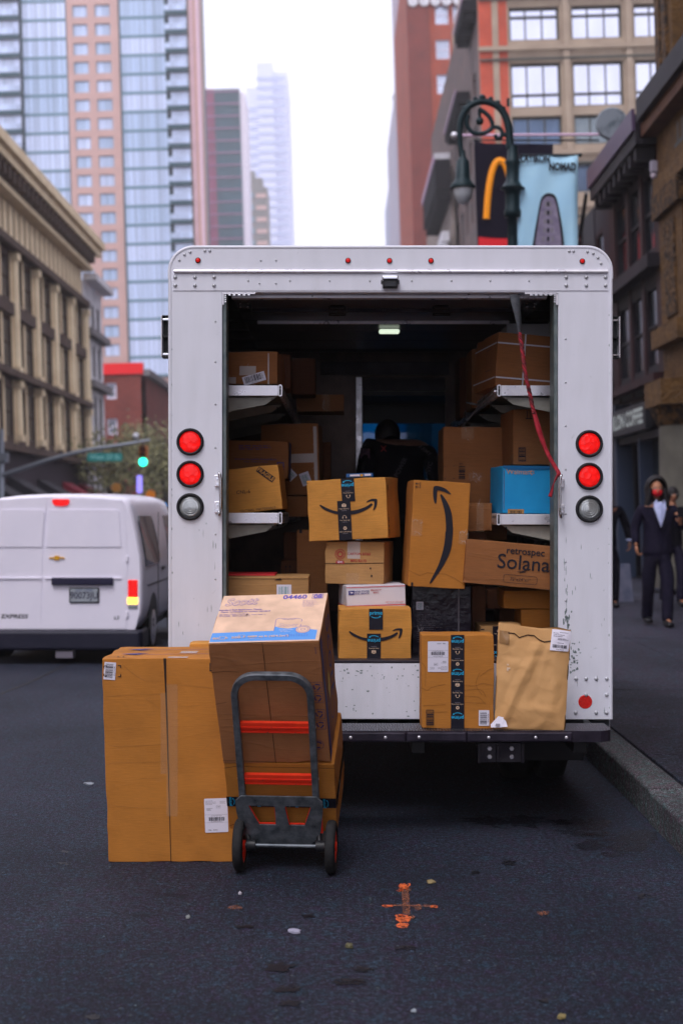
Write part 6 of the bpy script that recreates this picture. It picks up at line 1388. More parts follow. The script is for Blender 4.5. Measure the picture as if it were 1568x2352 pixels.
mb = MB(); mb.box(-.1, Wd+.15, -.50, -.002, 4.35, 4.60, TAND, M); mb.box(-.1, Wd+.1, -.42, -.002, 7.32, 7.58, TAND, M); bpart(mb, 'string_course', b0)
for z in (9.85,):
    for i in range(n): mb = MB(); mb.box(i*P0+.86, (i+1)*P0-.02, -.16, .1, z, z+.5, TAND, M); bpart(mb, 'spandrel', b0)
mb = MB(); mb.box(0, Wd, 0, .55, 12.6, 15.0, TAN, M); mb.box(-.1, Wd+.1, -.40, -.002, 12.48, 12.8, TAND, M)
for i in range(int(Wd)): mb.box(i+.0, i+.62, -.06, -.003, 12.95, 14.35, TAN, M); mb.box(i+.62, i+.985, -.012, -.003, 12.95, 14.35, TAND, M)  # dark strips paint the shade between the attic pilasters
bpart(mb, 'attic', b0)
mb = MB(); mb.box(-.1, Wd+.6, -.95, .4, 15.15, 15.5, TAN, M); mb.box(-.1, Wd+.75, -1.15, .4, 15.5, 15.9, TAN, M); mb.box(-.1, Wd+.35, -.55, -.001, 14.4, 14.62, TAN, M)
for i in range(int(Wd/.8)): mb.box(i*.8, i*.8+.26, -.85, -.005, 14.63, 15.14, TAND, M)
bpart(mb, 'cornice', b0)
AWN = S('black_awning', (.012, .010, .018), .7); AWR = S('red_awning', (.22, .012, .03), .7)
for s, col, st in ((4, AWN, ''), (9, AWN, 'PNC'), (14.5, AWN, ''), (20, AWN, 'HL'), (25.4, AWR, ''), (29.4, AWR, '')):
    mb = MB(); A = [(s, -.05, 3.4), (s+2.2, -.05, 3.4), (s+2.2, -1.5, 2.5), (s, -1.5, 2.5), (s, -1.5, 2.2), (s+2.2, -1.5, 2.2)]; A = [M @ Vector(p) for p in A] + [M @ Vector(p) for p in ((s, -.05, 2.2), (s+2.2, -.05, 2.2))]
    mb.add(A, [(0, 1, 2, 3), (3, 2, 5, 4), (0, 3, 4, 6), (1, 7, 5, 2)], col)
    if st: v_, f_ = text_polys(st, .03); mb.add([M @ Vector((s - .03, -.75, 2.5)) + Vector((a*.34, 0, b*.42)) for a, b in v_], f_, WHITE)
    bpart(mb, 'awning', b0)
# ---- grey building after it
GRY = N('pale_grey_stone', (.72, .70, .74), (.55, .53, .56), 1.5, .8); GRD = N('grey_ledge', (.16, .15, .16), (.22, .2, .21), 3, .8)
b1 = broot('grey_building', -13, 73.6, 'narrow pale grey building between the tan block and the red brick one'); M = FM((-13, 73.6), 'east'); mb = MB(); wins = []
facade(mb, wins, M, 5.6, 0, 14., [(.7, 1.7), (2.3, 3.3), (3.9, 4.9)], [(1.0, 3.6), (5.2, 8.2), (9.2, 10.9), (11.8, 13.1)], GRY, .14); mb.box(0, 5.6, .41, 10, 0, 13.9, GRY, M); bpart(mb, 'wall', b1); windows(b1, wins, DKG, GRD)
for z, p in ((14., .7), (11.2, .45), (8.5, .5), (4.4, .4)): mb = MB(); mb.box(-.05, 5.7, -p, -.002, z, z+.35, GRD if z < 13 else GRY, M); bpart(mb, 'ledge', b1)
# ---- red brick corner building
RBK = brick('red_brick', (.20, .035, .025), (.26, .05, .035), (.16, .06, .05)); RBAND = S('bright_red_fascia', (.85, .015, .02), .5)
xl, _ = B(237, 833, 95); xr, zt = B(333, 833, 95); b2_ = broot('brick_building', xl, 95, 'low red brick corner building with bright red roof band'); mb = MB(); wins = []; M = FM((xl, 95), 'front')
facade(mb, wins, M, xr-xl, 0, zt-.75, [(.15, .85)], [(7.2, 8.3), (8.9 if 0 else 9.6, 10.7)], RBK, .3); mb.box(xl, xr-.001, 95.31, 112, 0, zt-.75, RBK)
M2 = FM((xr, 95.0), 'east'); facade(mb, wins, M2, 17, 0, zt-.9, [(1.2+k*2.2, 2.1+k*2.2) for k in range(7)], [(4.5, 6.3), (7.6, 9.6)], RBK, .3); bpart(mb, 'wall', b2_); windows(b2_, wins, glassm('pale_window', (.45, .48, .55), .5, .2), WHITE, 1, 2, .14)
mb = MB(); mb.box(xl-.02, xr-.12, 94.85, 95.4, zt-.74, zt, RBAND); bpart(mb, 'roof_band', b2_); mb = MB(); mb.box(xr-.1, xr+.35, 94.9, 112, zt-.88, zt-.45, GRD); bpart(mb, 'cornice', b2_)
# ---- big glass tower with pink stripe
PNK = N('pink_stone', (.60, .37, .32), (.54, .34, .30), .4, .8); TG = [glassm('tower_glass', (.53, .62, .82), .5, .3, .35, .6), glassm('tower_glass_bright', (.60, .67, .87), .5, .3, .3, .6), glassm('tower_glass_blue', (.45, .56, .75), .5, .3, .35, .6)]
SLB = S('tower_slab_teal', (.01, .06, .08), .5); MUL = S('tower_mullion', (.13, .24, .30), .5)
kT = 226/FPX; X_ = lambda x: (x + 27 - 784)*kT
b3_ = broot('glass_tower', X_(-60), 226, 'tall residential tower of blue glass with a pink stone stripe'); x0 = X_(-60); M = FM((x0, 226), 'front'); mb = MB(); wins = []
z_of = [72 + 3*k for k in range(-16, 8)]; ztop = 96.
mb.box(x0, X_(445), 232, 250, 0, ztop, SLB); mb.box(x0, X_(445), 226.5, 231.9, 0, 23.9, PNK)
pc = [(X_(174)-X_(160), X_(208)-X_(160)), (X_(225)-X_(160), X_(260)-X_(160))]; MP = FM((X_(160), 226), 'front'); pw_ = []
facade(mb, pw_, MP, X_(279)-X_(160), 24, ztop, pc, [(z+.45, z+2.35) for z in z_of], PNK, .5); MP2 = FM((X_(440), 225), 'front'); mb.box(0, X_(464)-X_(440), 0, 6, 0, ztop, PNK, MP2)
mb.box(X_(445), X_(448), 224.7, 225, 24, ztop, S('pink_fin', (.75, .52, .62), .5)); mb.box(X_(459), X_(464), 224.7, 225, 24, ztop, mb.mats[-1]); mb.box(X_(279.5), X_(281.5), 225.8, 226.4, 24, ztop, SLB); bpart(mb, 'wall', b3_)
gw = []
for z in reversed(z_of):
    for a, b in ((57, 158), (282, 385)): gw.append((FM((X_(a), 226), 'front'), 0, X_(b)-X_(a), z+.28, z+3.0, .3))
windows(b3_, pw_[::-1][:48], TG, MUL, 2, 1, .10); windows(b3_, gw, TG, MUL, 9, 1, .09, limit=52, name='glazing', rec=.4)
for z in z_of:
    for a, b in ((57, 158), (282, 385)): mb = MB(); mb.box(X_(a), X_(b), 226.05, 226.6, z, z+.275, MUL); bpart(mb, 'floor_edge', b3_)
for z in z_of:
    for a, b, c_ in ((-60, 55, 0), (388, 438, 1)):
        mb = MB(); mb.box(X_(a), X_(b), 224.2, 231.8, z-.15, z+.45, SLB); mb.box(X_(a)+.5, X_(b)-.1, 224.9, 225.0, z+.46, z+2.84, TG[1]); mb.box(X_(a), X_(b), 224.25, 224.3, z+.52, z+1.4, TG[0])
        for q in range(1, 6): xx = X_(a) + (X_(b)-X_(a))*q/6; mb.box(xx-.04, xx+.04, 224.8, 224.89, z+.5, z+2.8, MUL)
        bpart(mb, 'balcony', b3_)
# ---- maroon and teal tower
kJ = 420/FPX; xa, _ = B(470, 300, 420); xb_, zJ = B(549, 203, 420); xc_, _ = B(494, 300, 420); xd_, _ = B(564, 300, 420)
MAR = N('maroon_panel', (.15, .008, .05), (.22, .015, .08), .2, .5); TEAL = glassm('teal_curtain_glass', (.012, .11, .17), .0, .5, .5, .15, .08)
b4 = broot('maroon_tower', xa, 420, 'maroon and dark teal office tower in the middle distance'); mb = MB(); mb.box(xa, xc_, 420, 440, 0, zJ, MAR); mb.box(xc_, xb_, 420.3, 440, 0, zJ, TEAL); mb.box(xb_, xd_, 421, 440, 0, zJ-1, S('white_pier', (.8, .72, .80), .6)); bpart(mb, 'wall', b4)
mb = MB()
for k in range(34): mb.box(xa, xb_, 419.7, 420.0, zJ-1.0-k*3.62, zJ-.7-k*3.62, S('pink_band', (.30, .12, .24), .6) if k == 0 else mb.mats[0])
bpart(mb, 'floor_bands', b4); mb = MB()
for k in range(12): xx = xc_ + (xb_-xc_)*(k+.5)/12; mb.box(xx-.12, xx+.12, 420.05, 420.29, 40, zJ-.3, SLB)
bpart(mb, 'mullions', b4)
# ---- pale far tower
PALE = N('pale_blue_facade', (.66, .70, .92), (.72, .74, .95), .05, .5); b5 = broot('stepped_tower', B(570, 200, 900)[0], 900, 'very pale stepped skyscraper fading into the haze'); mb = MB()  # haze over the far tower is painted into its pale colour
q = lambda x, y: B(x, y, 900)
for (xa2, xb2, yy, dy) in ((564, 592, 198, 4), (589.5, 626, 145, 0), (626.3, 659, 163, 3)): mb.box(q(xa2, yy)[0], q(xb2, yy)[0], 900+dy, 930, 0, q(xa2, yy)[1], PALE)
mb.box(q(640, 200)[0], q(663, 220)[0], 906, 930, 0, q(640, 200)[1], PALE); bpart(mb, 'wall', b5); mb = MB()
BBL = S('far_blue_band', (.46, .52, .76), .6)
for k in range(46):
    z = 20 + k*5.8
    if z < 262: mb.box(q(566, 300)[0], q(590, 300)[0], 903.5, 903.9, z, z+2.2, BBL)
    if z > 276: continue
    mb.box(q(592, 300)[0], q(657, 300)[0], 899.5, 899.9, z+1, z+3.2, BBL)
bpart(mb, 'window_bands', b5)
b6 = broot('brown_tower', B(572, 400, 600)[0], 600, 'small brownish stepped block in front of the pale skyscraper'); mb = MB(); q = lambda x, y: B(x, y, 600); OLV = N('olive_facade', (.13, .12, .10), (.19, .16, .15), .1, .7)
for xa2, xb2, yy in ((572, 584, 393), (584.3, 602, 409), (602.3, 613, 430)): mb.box(q(xa2, yy)[0], q(xb2, yy)[0], 600, 620, 0, q(xa2, yy)[1], OLV)
bpart(mb, 'wall', b6); mb = MB()
for k in range(22): z = 30 + k*5.; mb.box(q(574, 430)[0], q(582, 430)[0], 599.6, 599.9, z, z+2.4, MUL); mb.box(q(587, 430)[0], q(611, 430)[0], 599.6, 599.9, z, z+1.8, PNK)
bpart(mb, 'window_bands', b6)
# ---- right: narrow facades towards the vanishing point
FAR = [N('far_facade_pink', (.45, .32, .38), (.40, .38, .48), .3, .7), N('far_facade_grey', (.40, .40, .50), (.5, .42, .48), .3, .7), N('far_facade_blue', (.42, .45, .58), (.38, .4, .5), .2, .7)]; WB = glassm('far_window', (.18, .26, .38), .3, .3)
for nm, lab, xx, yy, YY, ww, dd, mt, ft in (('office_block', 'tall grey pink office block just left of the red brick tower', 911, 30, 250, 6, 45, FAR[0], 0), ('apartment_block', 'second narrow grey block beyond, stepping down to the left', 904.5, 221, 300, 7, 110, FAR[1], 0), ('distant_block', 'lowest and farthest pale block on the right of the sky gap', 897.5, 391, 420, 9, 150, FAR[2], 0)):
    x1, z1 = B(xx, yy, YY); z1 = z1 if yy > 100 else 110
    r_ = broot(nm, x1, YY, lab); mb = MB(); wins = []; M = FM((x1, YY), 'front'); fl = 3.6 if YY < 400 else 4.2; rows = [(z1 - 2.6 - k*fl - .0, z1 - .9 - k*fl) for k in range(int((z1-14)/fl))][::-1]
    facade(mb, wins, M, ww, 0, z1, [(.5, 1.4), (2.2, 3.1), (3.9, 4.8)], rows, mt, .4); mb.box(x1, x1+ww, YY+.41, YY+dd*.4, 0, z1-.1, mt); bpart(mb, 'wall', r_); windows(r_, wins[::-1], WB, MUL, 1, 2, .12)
    mb = MB(); mb.box(x1-.25, x1+ww, YY-.3, YY+3, z1, z1+.5, GRY); bpart(mb, 'parapet', r_)
# ---- tall red brick tower
TER = brick('tower_brick', (.34, .055, .028), (.40, .075, .035), (.28, .08, .05)); TERD = brick('tower_brick_dark', (.18, .030, .022), (.22, .04, .03), (.15, .05, .04)); YE = 140; x1 = 8.0  # darker brick copy has the shade of the left face painted in
b7 = broot('brick_tower', x1, YE, 'tall red brick tower on the right of the sky gap'); mb = MB(); wins = []; M = FM((x1, YE), 'front'); c1 = B(998, 34, YE)[0] - x1; c2_ = B(1039, 34, YE)[0] - x1
rows = [(49.3 - 3.42*k, 51.2 - 3.42*k) for k in range(-1, 14)][::-1]; facade(mb, wins, M, 12, 0, 58, [(c1, c1+1.35), (c2_, c2_+1.35), (c2_+3.1, c2_+4.45)], rows, TER, .35); mb.box(x1, x1+12, YE+.36, YE+30, 0, 57.9, TER)
bpart(mb, 'wall', b7); windows(b7, wins, glassm('bright_window', (.6, .64, .78), .6, .2), WHITE, 1, 2, .12)
mb = MB(); mb.box(x1-.12, x1+c1-.6, YE-.25, YE-.003, 0, 58, TERD); bpart(mb, 'corner_bay', b7)
mb = MB()
for z0, z1 in ((51.9, 52.4),): mb.box(x1-.3, x1+12, YE-.45, YE-.26, z0, z1, GRY)
for k in range(5): mb.cyl((x1+.5+k*1.1, YE-.44, 51.5), (x1+.5+k*1.1, YE-.2, 51.5), .5, GRY, n=14)
bpart(mb, 'stone_frieze', b7)
# ---- big warehouse with wide windows
BEI = N('beige_stone', (.40, .31, .23), (.32, .24, .18), .8, .8); REDB = brick('orange_red_brick', (.50, .065, .030), (.56, .085, .040), (.42, .09, .05)); YD = 80; xD = 8.53
b8 = broot('warehouse_building', xD, YD, 'beige and red brick loft building with very wide windows on the right'); M = FM((xD, YD), 'front'); mb = MB(); wins = []
bays = [(10.23, 13.05), (13.72, 16.57), (17.23, 20.05), (20.72, 23.5)]; rows = []
for z0, z1 in ((8.0, 10.2), (11.6, 13.8), (15.2, 17.4), (19.2, 20.9), (21.9, 23.55), (24.05, 26.55), (27.83, 29.7), (31.2, 33.2)): rows.append((z0, z1))
facade(mb, wins, M, 16.5, 0, 36, [(a-xD, b-xD) for a, b in bays], rows, BEI, .5, None, .06); mb.box(xD+.4, xD+16.5, YD+.52, YD+22, 0, 35.8, BEI); bpart(mb, 'wall', b8)
GL8 = glassm('sky_reflecting_glass', (.70, .72, .86), .95, .05, .12, .6); DK8 = glassm('dim_blue_glass', (.10, .15, .24), .6, .2, .5, .6); FRD = S('dark_window_frame', (.06, .06, .05), .6)
hi = [w for w in wins if w[3] > 24]; lo = [w for w in wins if w[3] <= 24]; windows(b8, hi, GL8, FRD, 3, 1, .12); windows(b8, lo, [DK8, DK8, glassm('dim_grey_glass', (.25, .30, .33), .5, .2)], FRD, 3, 1, .12)
for a, b in bays:
    for z in (29.15, 24.75): mb = MB(); mb.box(a+.05, b-.05, YD+.25, YD+.34, z, z+.1, FRD); bpart(mb, 'transom', b8)
mb = MB(); mb.box(xD-.02, 10.1, YD-.06, YD-.002, 0, 36, REDB); mb.box(9.25, 9.6, YD-.12, YD-.061, 0, 36, BEI); bpart(mb, 'brick_corner', b8)
mb = MB()
for z in (23.6 if 0 else 21.3, 27.2, 30.6, 18.3):
    mb.box(xD-.1, xD+16.5, YD-.28, YD-.13, z, z+.25, BEI); mb.box(xD, xD+16.5, YD-.2, YD-.13, z-.55, z-.42, FRD)
for a, b in bays: mb.box(b+.16, b+.50, YD-.18, YD-.005, 6, 36, BEI)
bpart(mb, 'ledges', b8)
M = FM((xD, YD+.5), 'west'); mb = MB(); wins = []; facade(mb, wins, M, 40, 0, 33, [(2+k*3.4, 3.9+k*3.4) for k in range(11)], [(z, z+2.) for z in (8, 11.6, 15.2, 19, 22, 25)], N('grey_side_stone', (.17, .11, .10), (.10, .08, .08), .8, .8), .4); bpart(mb, 'side_wall', b8); windows(b8, wins, DK8, FRD)
BCN = N('black_cornice', (.010, .009, .013), (.02, .017, .02), 1, .8, spec=.05); PKE = S('pinkish_gutter', (.34, .2, .31), .4)  # pink light along the cornice edges is painted as thin strips
for Xc, Ya, Yb, Z in ((7.7, 80.6, 86.4, 30.5), (7.72, 86.5, 96, 27.0)): mb = MB(); mb.box(Xc, xD-.01, Ya, Yb, Z-.7, Z-.05, BCN); mb.box(Xc-.06, Xc, Ya, Yb, Z-.15, Z+.05, PKE); [mb.box(Xc+.1, xD-.02, Ya+.3+k*.8, Ya+.6+k*.8, Z-1.1, Z-.71, BCN) for k in range(int((Yb-Ya)/.8))]; bpart(mb, 'cornice', b8)
b9 = broot('corniced_building', 8.1, 97, 'lower dark corniced building squeezed before the brick tower'); mb = MB(); wins = []; M = FM((8.05, 97), 'west'); facade(mb, wins, M, 26, 0, 25, [(1+k*2.6, 2.5+k*2.6) for k in range(9)], [(z, z+1.9) for z in (6, 9.5, 13, 16.5, 20)], N('weathered_brown', (.24, .17, .14), (.3, .26, .24), 1, .8), .3)
bpart(mb, 'wall', b9); windows(b9, wins, DK8, GRY)
mb = MB(); mb.box(7.0, 8.04, 96, 110, 23.2, 25.2, BCN); mb.box(6.9, 6.99, 96, 110, 25.0, 25.5, PKE); [mb.box(7.1, 8.03, 96.3+k*1.1, 96.7+k*1.1, 22.5, 23.19, BCN) for k in range(12)]; mb.box(6.95, 8.04, 95.9, 95.99, 25.2, 25.6, GRY); bpart(mb, 'cornice', b9)
mb = MB()
for k in range(7): mb.cyl((7.55+.0, 96+k*.6, 8), (7.55, 96+k*.6, 19.6), .22, GRY, n=10)
mb.box(7.3, 7.8, 95.7, 100, 19.61, 20.3, GRY); bpart(mb, 'column', b9)
# ---- near right: gold arcade building and brown building
GLD = N('gold_stone', (.16, .080, .024), (.075, .037, .013), 5, .75, 0, .8, 14, bd=.05); GLC = N('gold_carved', (.13, .065, .022), (.02, .012, .010), 9, .8, 0, 1., 12, bd=.08, lo=.42, hi=.58); OX = N('oxblood_iron', (.018, .0025, .005), (.032, .006, .009), 2, .6); OXD = N('dark_cornice', (.006, .004, .009), (.013, .008, .016), 2, .6)
STN2 = N('light_stone_column', (.15, .14, .118), (.10, .093, .08), 2, .75); DKW = glassm('dark_facade_glass', (.015, .022, .032), .2, .15, .6, 1.5)
bA = broot('arcade_building', 6, 14, 'ornate golden stone building at the right edge with a carved pilaster'); M = FM((6, 14), 'west'); mb = MB(); LA_ = 12.1
mb.box(0, LA_, .42, 9, 0, 22, OXD, M); mb.box(-40, -.01, 0, 9, 0, 22, GLD, M); mb.box(LA_-1.3, LA_, .0, .4, 8.9, 17, GLD, M)  # long box is unseen wall past the camera, added to shade kerb and road
for k in range(4): mb.box(LA_-5.2-k*3.9, LA_-3.9-k*3.9, 0, .4, 8.9, 17, GLD, M)
mb.box(0, LA_, -.02, .4, 7.55, 8.3, GLD, M); mb.box(0, LA_, -.12, .4, 7.2, 7.5, GLD, M); bpart(mb, 'wall', bA)
mb = MB(); mb.box(LA_-1.05, LA_-.75, -.06, -.002, 9.2, 16.5, GLC, M); mb.box(LA_-.55, LA_-.2, -.05, -.002, 9.2, 16.5, GLC, M); bpart(mb, 'carved_strip', bA)
mb = MB(); mb.box(0, LA_+.1, -.30, .4, 8.32, 8.55, N('brown_soffit', (.14, .06, .03), (.1, .04, .025), 3, .7), M); mb.box(0, LA_-.15, -.42, .4, 8.551, 8.95, OXD, M); bpart(mb, 'cornice', bA)
mb = MB(); v_, f_ = text_polys('HALL', .02); mb.add([M @ Vector((LA_-2.2 + a*.7, -.03, 7.92 + b*.55)) for a, b in v_], f_, S('bronze_letters', (.04, .05, .05), .5)); bpart(mb, 'frieze_lettering', bA)
for k in range(3):
    s = LA_ - 1.9 - k*4.4
    mb = MB(); mb.box(s+.1, s+1.85, -.04, .41, 4.75, 6.75, GLD, M); mb.box(s-.0, s+1.95, -.15, .41, 6.76, 7.18, GLC, M); mb.box(s-.05, s+1.98, -.22, .41, 4.4, 4.74, GLD, M); mb.box(s, s+1.9, -.02, .41, 3.75, 4.39, GLD, M); bpart(mb, 'pilaster', bA)
    mb = MB(); mb.box(s+.6, s+1.35, -.08, -.041, 4.9, 6.6, GLC, M); bpart(mb, 'carved_panel', bA)
    mb = MB(); mb.cyl(M @ Vector((s+.95, .1, .17)), M @ Vector((s+.95, .1, 3.3)), .5, STN2, .44, 18); mb.box(s+.3, s+1.6, -.45, .4, 3.3, 3.74, GLD, M); mb.lathe(M @ Vector((s+.95, .1, 2.95)), (0, 0, 1), [(0, .46), (.1, .52), (.34, .62)], GLC, 18); mb.box(s+.3, s+1.6, -.5, .4, .1, .5, STN2, M); bpart(mb, 'column', bA)
bB = broot('brown_building', 6, 26.15, 'dark oxblood fronted building over the coffee shop on the right'); M = FM((6, 26.15), 'west'); mb = MB(); wins = []; LB = 4.8
facade(mb, wins, M, LB, 3.75, 8.3, [(.45, 1.5), (1.75, 2.8), (3.05, 4.2)], [(4.15, 5.75), (6.35, 7.9)], OX, .13, OXD); mb.box(0, LB, .36, 8, 3.75, 8.5, OX, M); bpart(mb, 'wall', bB); windows(bB, wins, DKW, OXD, 1, 2, .07)
mb = MB(); mb.box(0, LB, -.40, .3, 8.2, 8.75, OXD, M); mb.box(0, LB, -.46, -.401, 8.45, 8.85, S('violet_cornice_edge', (.07, .04, .09), .4), M); mb.box(.0, LB, -.25, -.002, 5.95, 6.2, OXD, M); mb.box(0, LB, -.2, -.002, 3.85, 4.0, OX, M)  # violet highlight on the cornice edge is a painted strip
for k in range(9): mb.box(.2+k*.52, .36+k*.52, -.36, -.002, 7.95, 8.19, OXD, M)
bpart(mb, 'cornice', bB)
mb = MB(); SHB = S('shopfront_blue', (.022, .035, .07), .5)
mb.box(0, .28, -.05, .3, 0, 3.74, SHB, M); mb.box(2.3, 2.42, -.02, .3, 0, 2.9, SHB, M); mb.box(LB-.3, LB, -.05, .3, 0, 3.74, SHB, M); mb.box(.28, LB-.3, .9, 1., 0, 3.0, S('shop_interior', (.02, .018, .025), .8), M); mb.box(.28, LB-.3, 0, .3, 2.85, 3.0, OXD, M)
mb.box(2.5, 3.3, .8, .88, 1.0, 2.2, S('warm_poster', (.35, .16, .03), .6), M); mb.box(3.35, 3.9, .8, .88, 1.3, 2.5, S('pale_poster', (.3, .36, .34), .6), M); mb.box(.28, 2.3, .25, .28, .3, 2.85, DKW, M); bpart(mb, 'shopfront', bB)
sg = tag(empty('shop_sign'), 'black coffee shop sign board with white capital letters over the shopfront', 'sign'); sg.matrix_world = RALL @ Matrix.Translation((6, 26.15, 0)); sg['bx'] = 6; sg['by'] = 26.15
mb = MB(); mb.box(1.0, 5.2, -.16, -.03, 3.02, 3.55, S('sign_black', (.012, .012, .018), .5), M); bpart(mb, 'board', sg); mb = MB(); v_, f_ = text_polys('CARLON COFFEE', .03, 0, 3, .95)
mb.add([M @ Vector((3.15 - a*.47 if False else 3.05 - a*.0 + (-a)*-.0, 0, 0)) for a, b in v_[:0]], [], WHITE); mb.add([Vector((5.83, 26.15 + 3.05 - a*.50, 3.28 + b*.42)) for a, b in v_], f_, S('sign_white', (.55, .62, .60), .5)); bpart(mb, 'letters', sg)
bC = broot('stone_building', 6.4, 31.1, 'dark narrow building with a fire escape beyond the cornice'); M = FM((6.4, 31.1), 'west'); mb = MB(); wins = []; facade(mb, wins, M, 6.2, 0, 8.9, [(.8, 1.9), (2.7, 3.8), (4.6, 5.6)], [(1, 3), (4.4, 6), (6.8, 8.2)], OXD, .12); mb.box(0, 6.2, .31, 8, 0, 8.8, OXD, M); bpart(mb, 'wall', bC); windows(bC, wins, DKW, OX)
mb = MB()
for z in (4.2, 6.6): mb.box(.5, 5.5, -.9, -.02, z, z+.06, BLK, M); [mb.box(.5+k*.25, .53+k*.25, -.9, -.87, z+.06, z+.9, BLK, M) for k in range(21)]; mb.box(.5, 5.5, -.92, -.86, z+.9, z+.95, BLK, M)
mb.tube([M @ Vector((1, -.6, 4.3)), M @ Vector((4, -.6, 6.6))], .05, BLK, 6); mb.tube([M @ Vector((4, -.6, 6.7)), M @ Vector((1.4, -.6, 8.7))], .05, BLK, 6); bpart(mb, 'fire_escape', bC)

# ================================================================ street furniture
# bishop crook lamp post
YL = 19.; GRN = N('dark_green_iron', (.005, .018, .024), (.009, .028, .036), 20, .45, .2); lp = lambda x, y: P(x, y, YL)
L0 = lp(1176, 0); L0 = Vector((L0.x, YL, PZ)); lamp_ = tag(empty('street_lamp', L0), 'dark green bishop crook lamp post with hanging bell lantern', 'street lamp')
def lpart(mb, name, par=None): mb.v = [(a-L0.x, b-L0.y, c-L0.z) for a, b, c in mb.v]; return mb.build(name, par or lamp_)
zf = lambda y: EYE - (y-1176)/FPX*YL
mb = MB(); mb.lathe((L0.x, YL, PZ), (0, 0, 1), [(0, .24), (.12, .24), (.2, .19), (.6, .17), (.8, .12), (.9, .14), (1.0, .085), (zf(560)-PZ, .068), (zf(500)-PZ, .062), (zf(498)-PZ, .11), (zf(486)-PZ, .115), (zf(478)-PZ, .095), (zf(450)-PZ, .095), (zf(437)-PZ, .11), (zf(433)-PZ, .17), (zf(428)-PZ, .13), (zf(415)-PZ, .085), (zf(380)-PZ, .085), (zf(372)-PZ, .11), (zf(366)-PZ, .07), (zf(335)-PZ, .065)], GRN, 20); lpart(mb, 'post')
mb = MB(); arc = [lp(*p) for p in spline([(1170, 340), (1168, 300), (1160, 268), (1146, 247), (1126, 236), (1104, 233), (1083, 240), (1068, 254), (1058, 275), (1055, 300), (1056, 330), (1060, 362)], 5)]; mb.tube(arc, [.052 - .016*i/len(arc) for i in range(len(arc))], GRN, 10)
for p in arc[8:40:4]: mb.ball(p + Vector((0, 0, .05)), .035, GRN, 8, 5)
mb.ball(lp(1107, 225), .05, GRN, 8, 6); lpart(mb, 'crook')
mb = MB(); mb.tube([lp(*p) for p in spline([(1098, 250), (1112, 258), (1124, 270), (1130, 286), (1126, 298), (1112, 305), (1098, 307), (1084, 304), (1074, 292), (1071, 278), (1074, 265)], 4)], .030, GRN, 8); mb.tube([lp(*p) for p in spline([(1118, 303), (1130, 293), (1144, 293), (1152, 302), (1150, 315), (1141, 318), (1136, 310)], 4)], .028, GRN, 8)
mb.tube([lp(1100, 255), lp(1101, 270)], .025, GRN, 8); mb.ball(lp(1101, 278), .055, GRN, 12, 8); mb.tube([lp(1150, 305), lp(1164, 312)], .03, GRN, 8); mb.tube([lp(1166, 244), lp(1166, 226)], .02, GRN, 6); lpart(mb, 'scrollwork')
lc = lp(1062, 362); mb = MB(); kz = YL/FPX; mb.lathe((lc.x, YL, zf(432)), (0, 0, 1), [(0, .165), (.03, .165), (.05, .15), (.10, .115), (.13, .10), (.36, .085), (.38, .065), (.42, .04), (.5, .035)], GRN, 20); lan = lpart(mb, 'lantern')
mb = MB(); mb.lathe((lc.x+.01, YL, zf(434)), (0, 0, -1), [(0, .135), (.06, .13), (.12, .11), (.18, .07), (.21, .01)], S('frosted_globe', (.42, .44, .48), .15), 18); g = lpart(mb, 'globe'); g.parent = lan
# street banners
ban = tag(empty('street_banner', lp(1187, 357)), 'light blue banner on the lamp post lettered FLATIRON NOMAD', 'banner'); bl = ban.location
def bq(x, y, off=0): return lp(x, y) + Vector((0, -off, 0)) - bl
SKY = N('light_blue_fabric', (.42, .72, .96), (.48, .78, .98), 2, .7); mb = MB(); nx, nz = 10, 14; vs = []
for j in range(nz+1):
    for i in range(nx+1): vs.append(bq(1187 + 139*i/nx, 357 + 290*j/nz) + Vector((0, .012*sin(i*1.1+j*.5), 0)))
mb.add(vs, [(j*(nx+1)+i, j*(nx+1)+i+1, (j+1)*(nx+1)+i+1, (j+1)*(nx+1)+i) for j in range(nz) for i in range(nx)], SKY, True); o = mb.build('fabric', ban); sd_ = o.modifiers.new('s', 'SOLIDIFY'); sd_.thickness = .006
mb = MB(); mb.tube([bq(1172, 356), bq(1330, 356)], .014, GRN, 8); mb.ball(bq(1331, 356), .03, GRN, 8, 6); mb.build('banner_arm', ban)
def btext(mb, st, x, y, w_, h_, mat, off=.03):
    v_, f_ = text_polys(st, .05); xs_ = [a for a, b in v_]; k1 = w_/(max(xs_)-min(xs_)); k2 = h_/.72; c = bq(x, y, off); mb.add([c + Vector((a*k1, 0, b*k2)) for a, b in v_], f_, mat)
mb = MB(); btext(mb, 'FLATIRON', 1224, 366, .43, .10, INK); btext(mb, 'NOMAD', 1290, 385, .36, .10, INK); mb.build('lettering', ban, recalc=False)
VGR = N('violet_grey_print', (.18, .15, .24), (.30, .26, .36), 9, .7); mb = MB(); ot = spline([(1212, 645), (1222, 560), (1232, 500), (1240, 460), (1250, 447), (1262, 445), (1274, 452), (1282, 480), (1292, 545), (1300, 645)], 4); tr = tessellate_polygon([[Vector((a, b, 0)) for a, b in ot]]); mb.add([bq(a, b, .03) for a, b in ot], [tuple(t) for t in tr], INK)
ot2 = [(1256 + (a-1256)*.86, 455 + (b-447)*1.0) for a, b in ot]; mb.add([bq(a, min(b, 645), .034) for a, b in ot2], [tuple(t) for t in tr], VGR)
for r_ in range(9):
    for c_ in (-1, 0, 1): y = 470 + r_*20; x = 1257 + c_*(4 + r_*1.4)*1.1; mb.add([bq(x + 3.2*cos(R(a)), y + 6*sin(R(a)), .038) for a in range(0, 360, 36)], [tuple(range(10))], INK if c_ == 0 else GREYI)
mb.build('building_print', ban, recalc=False)
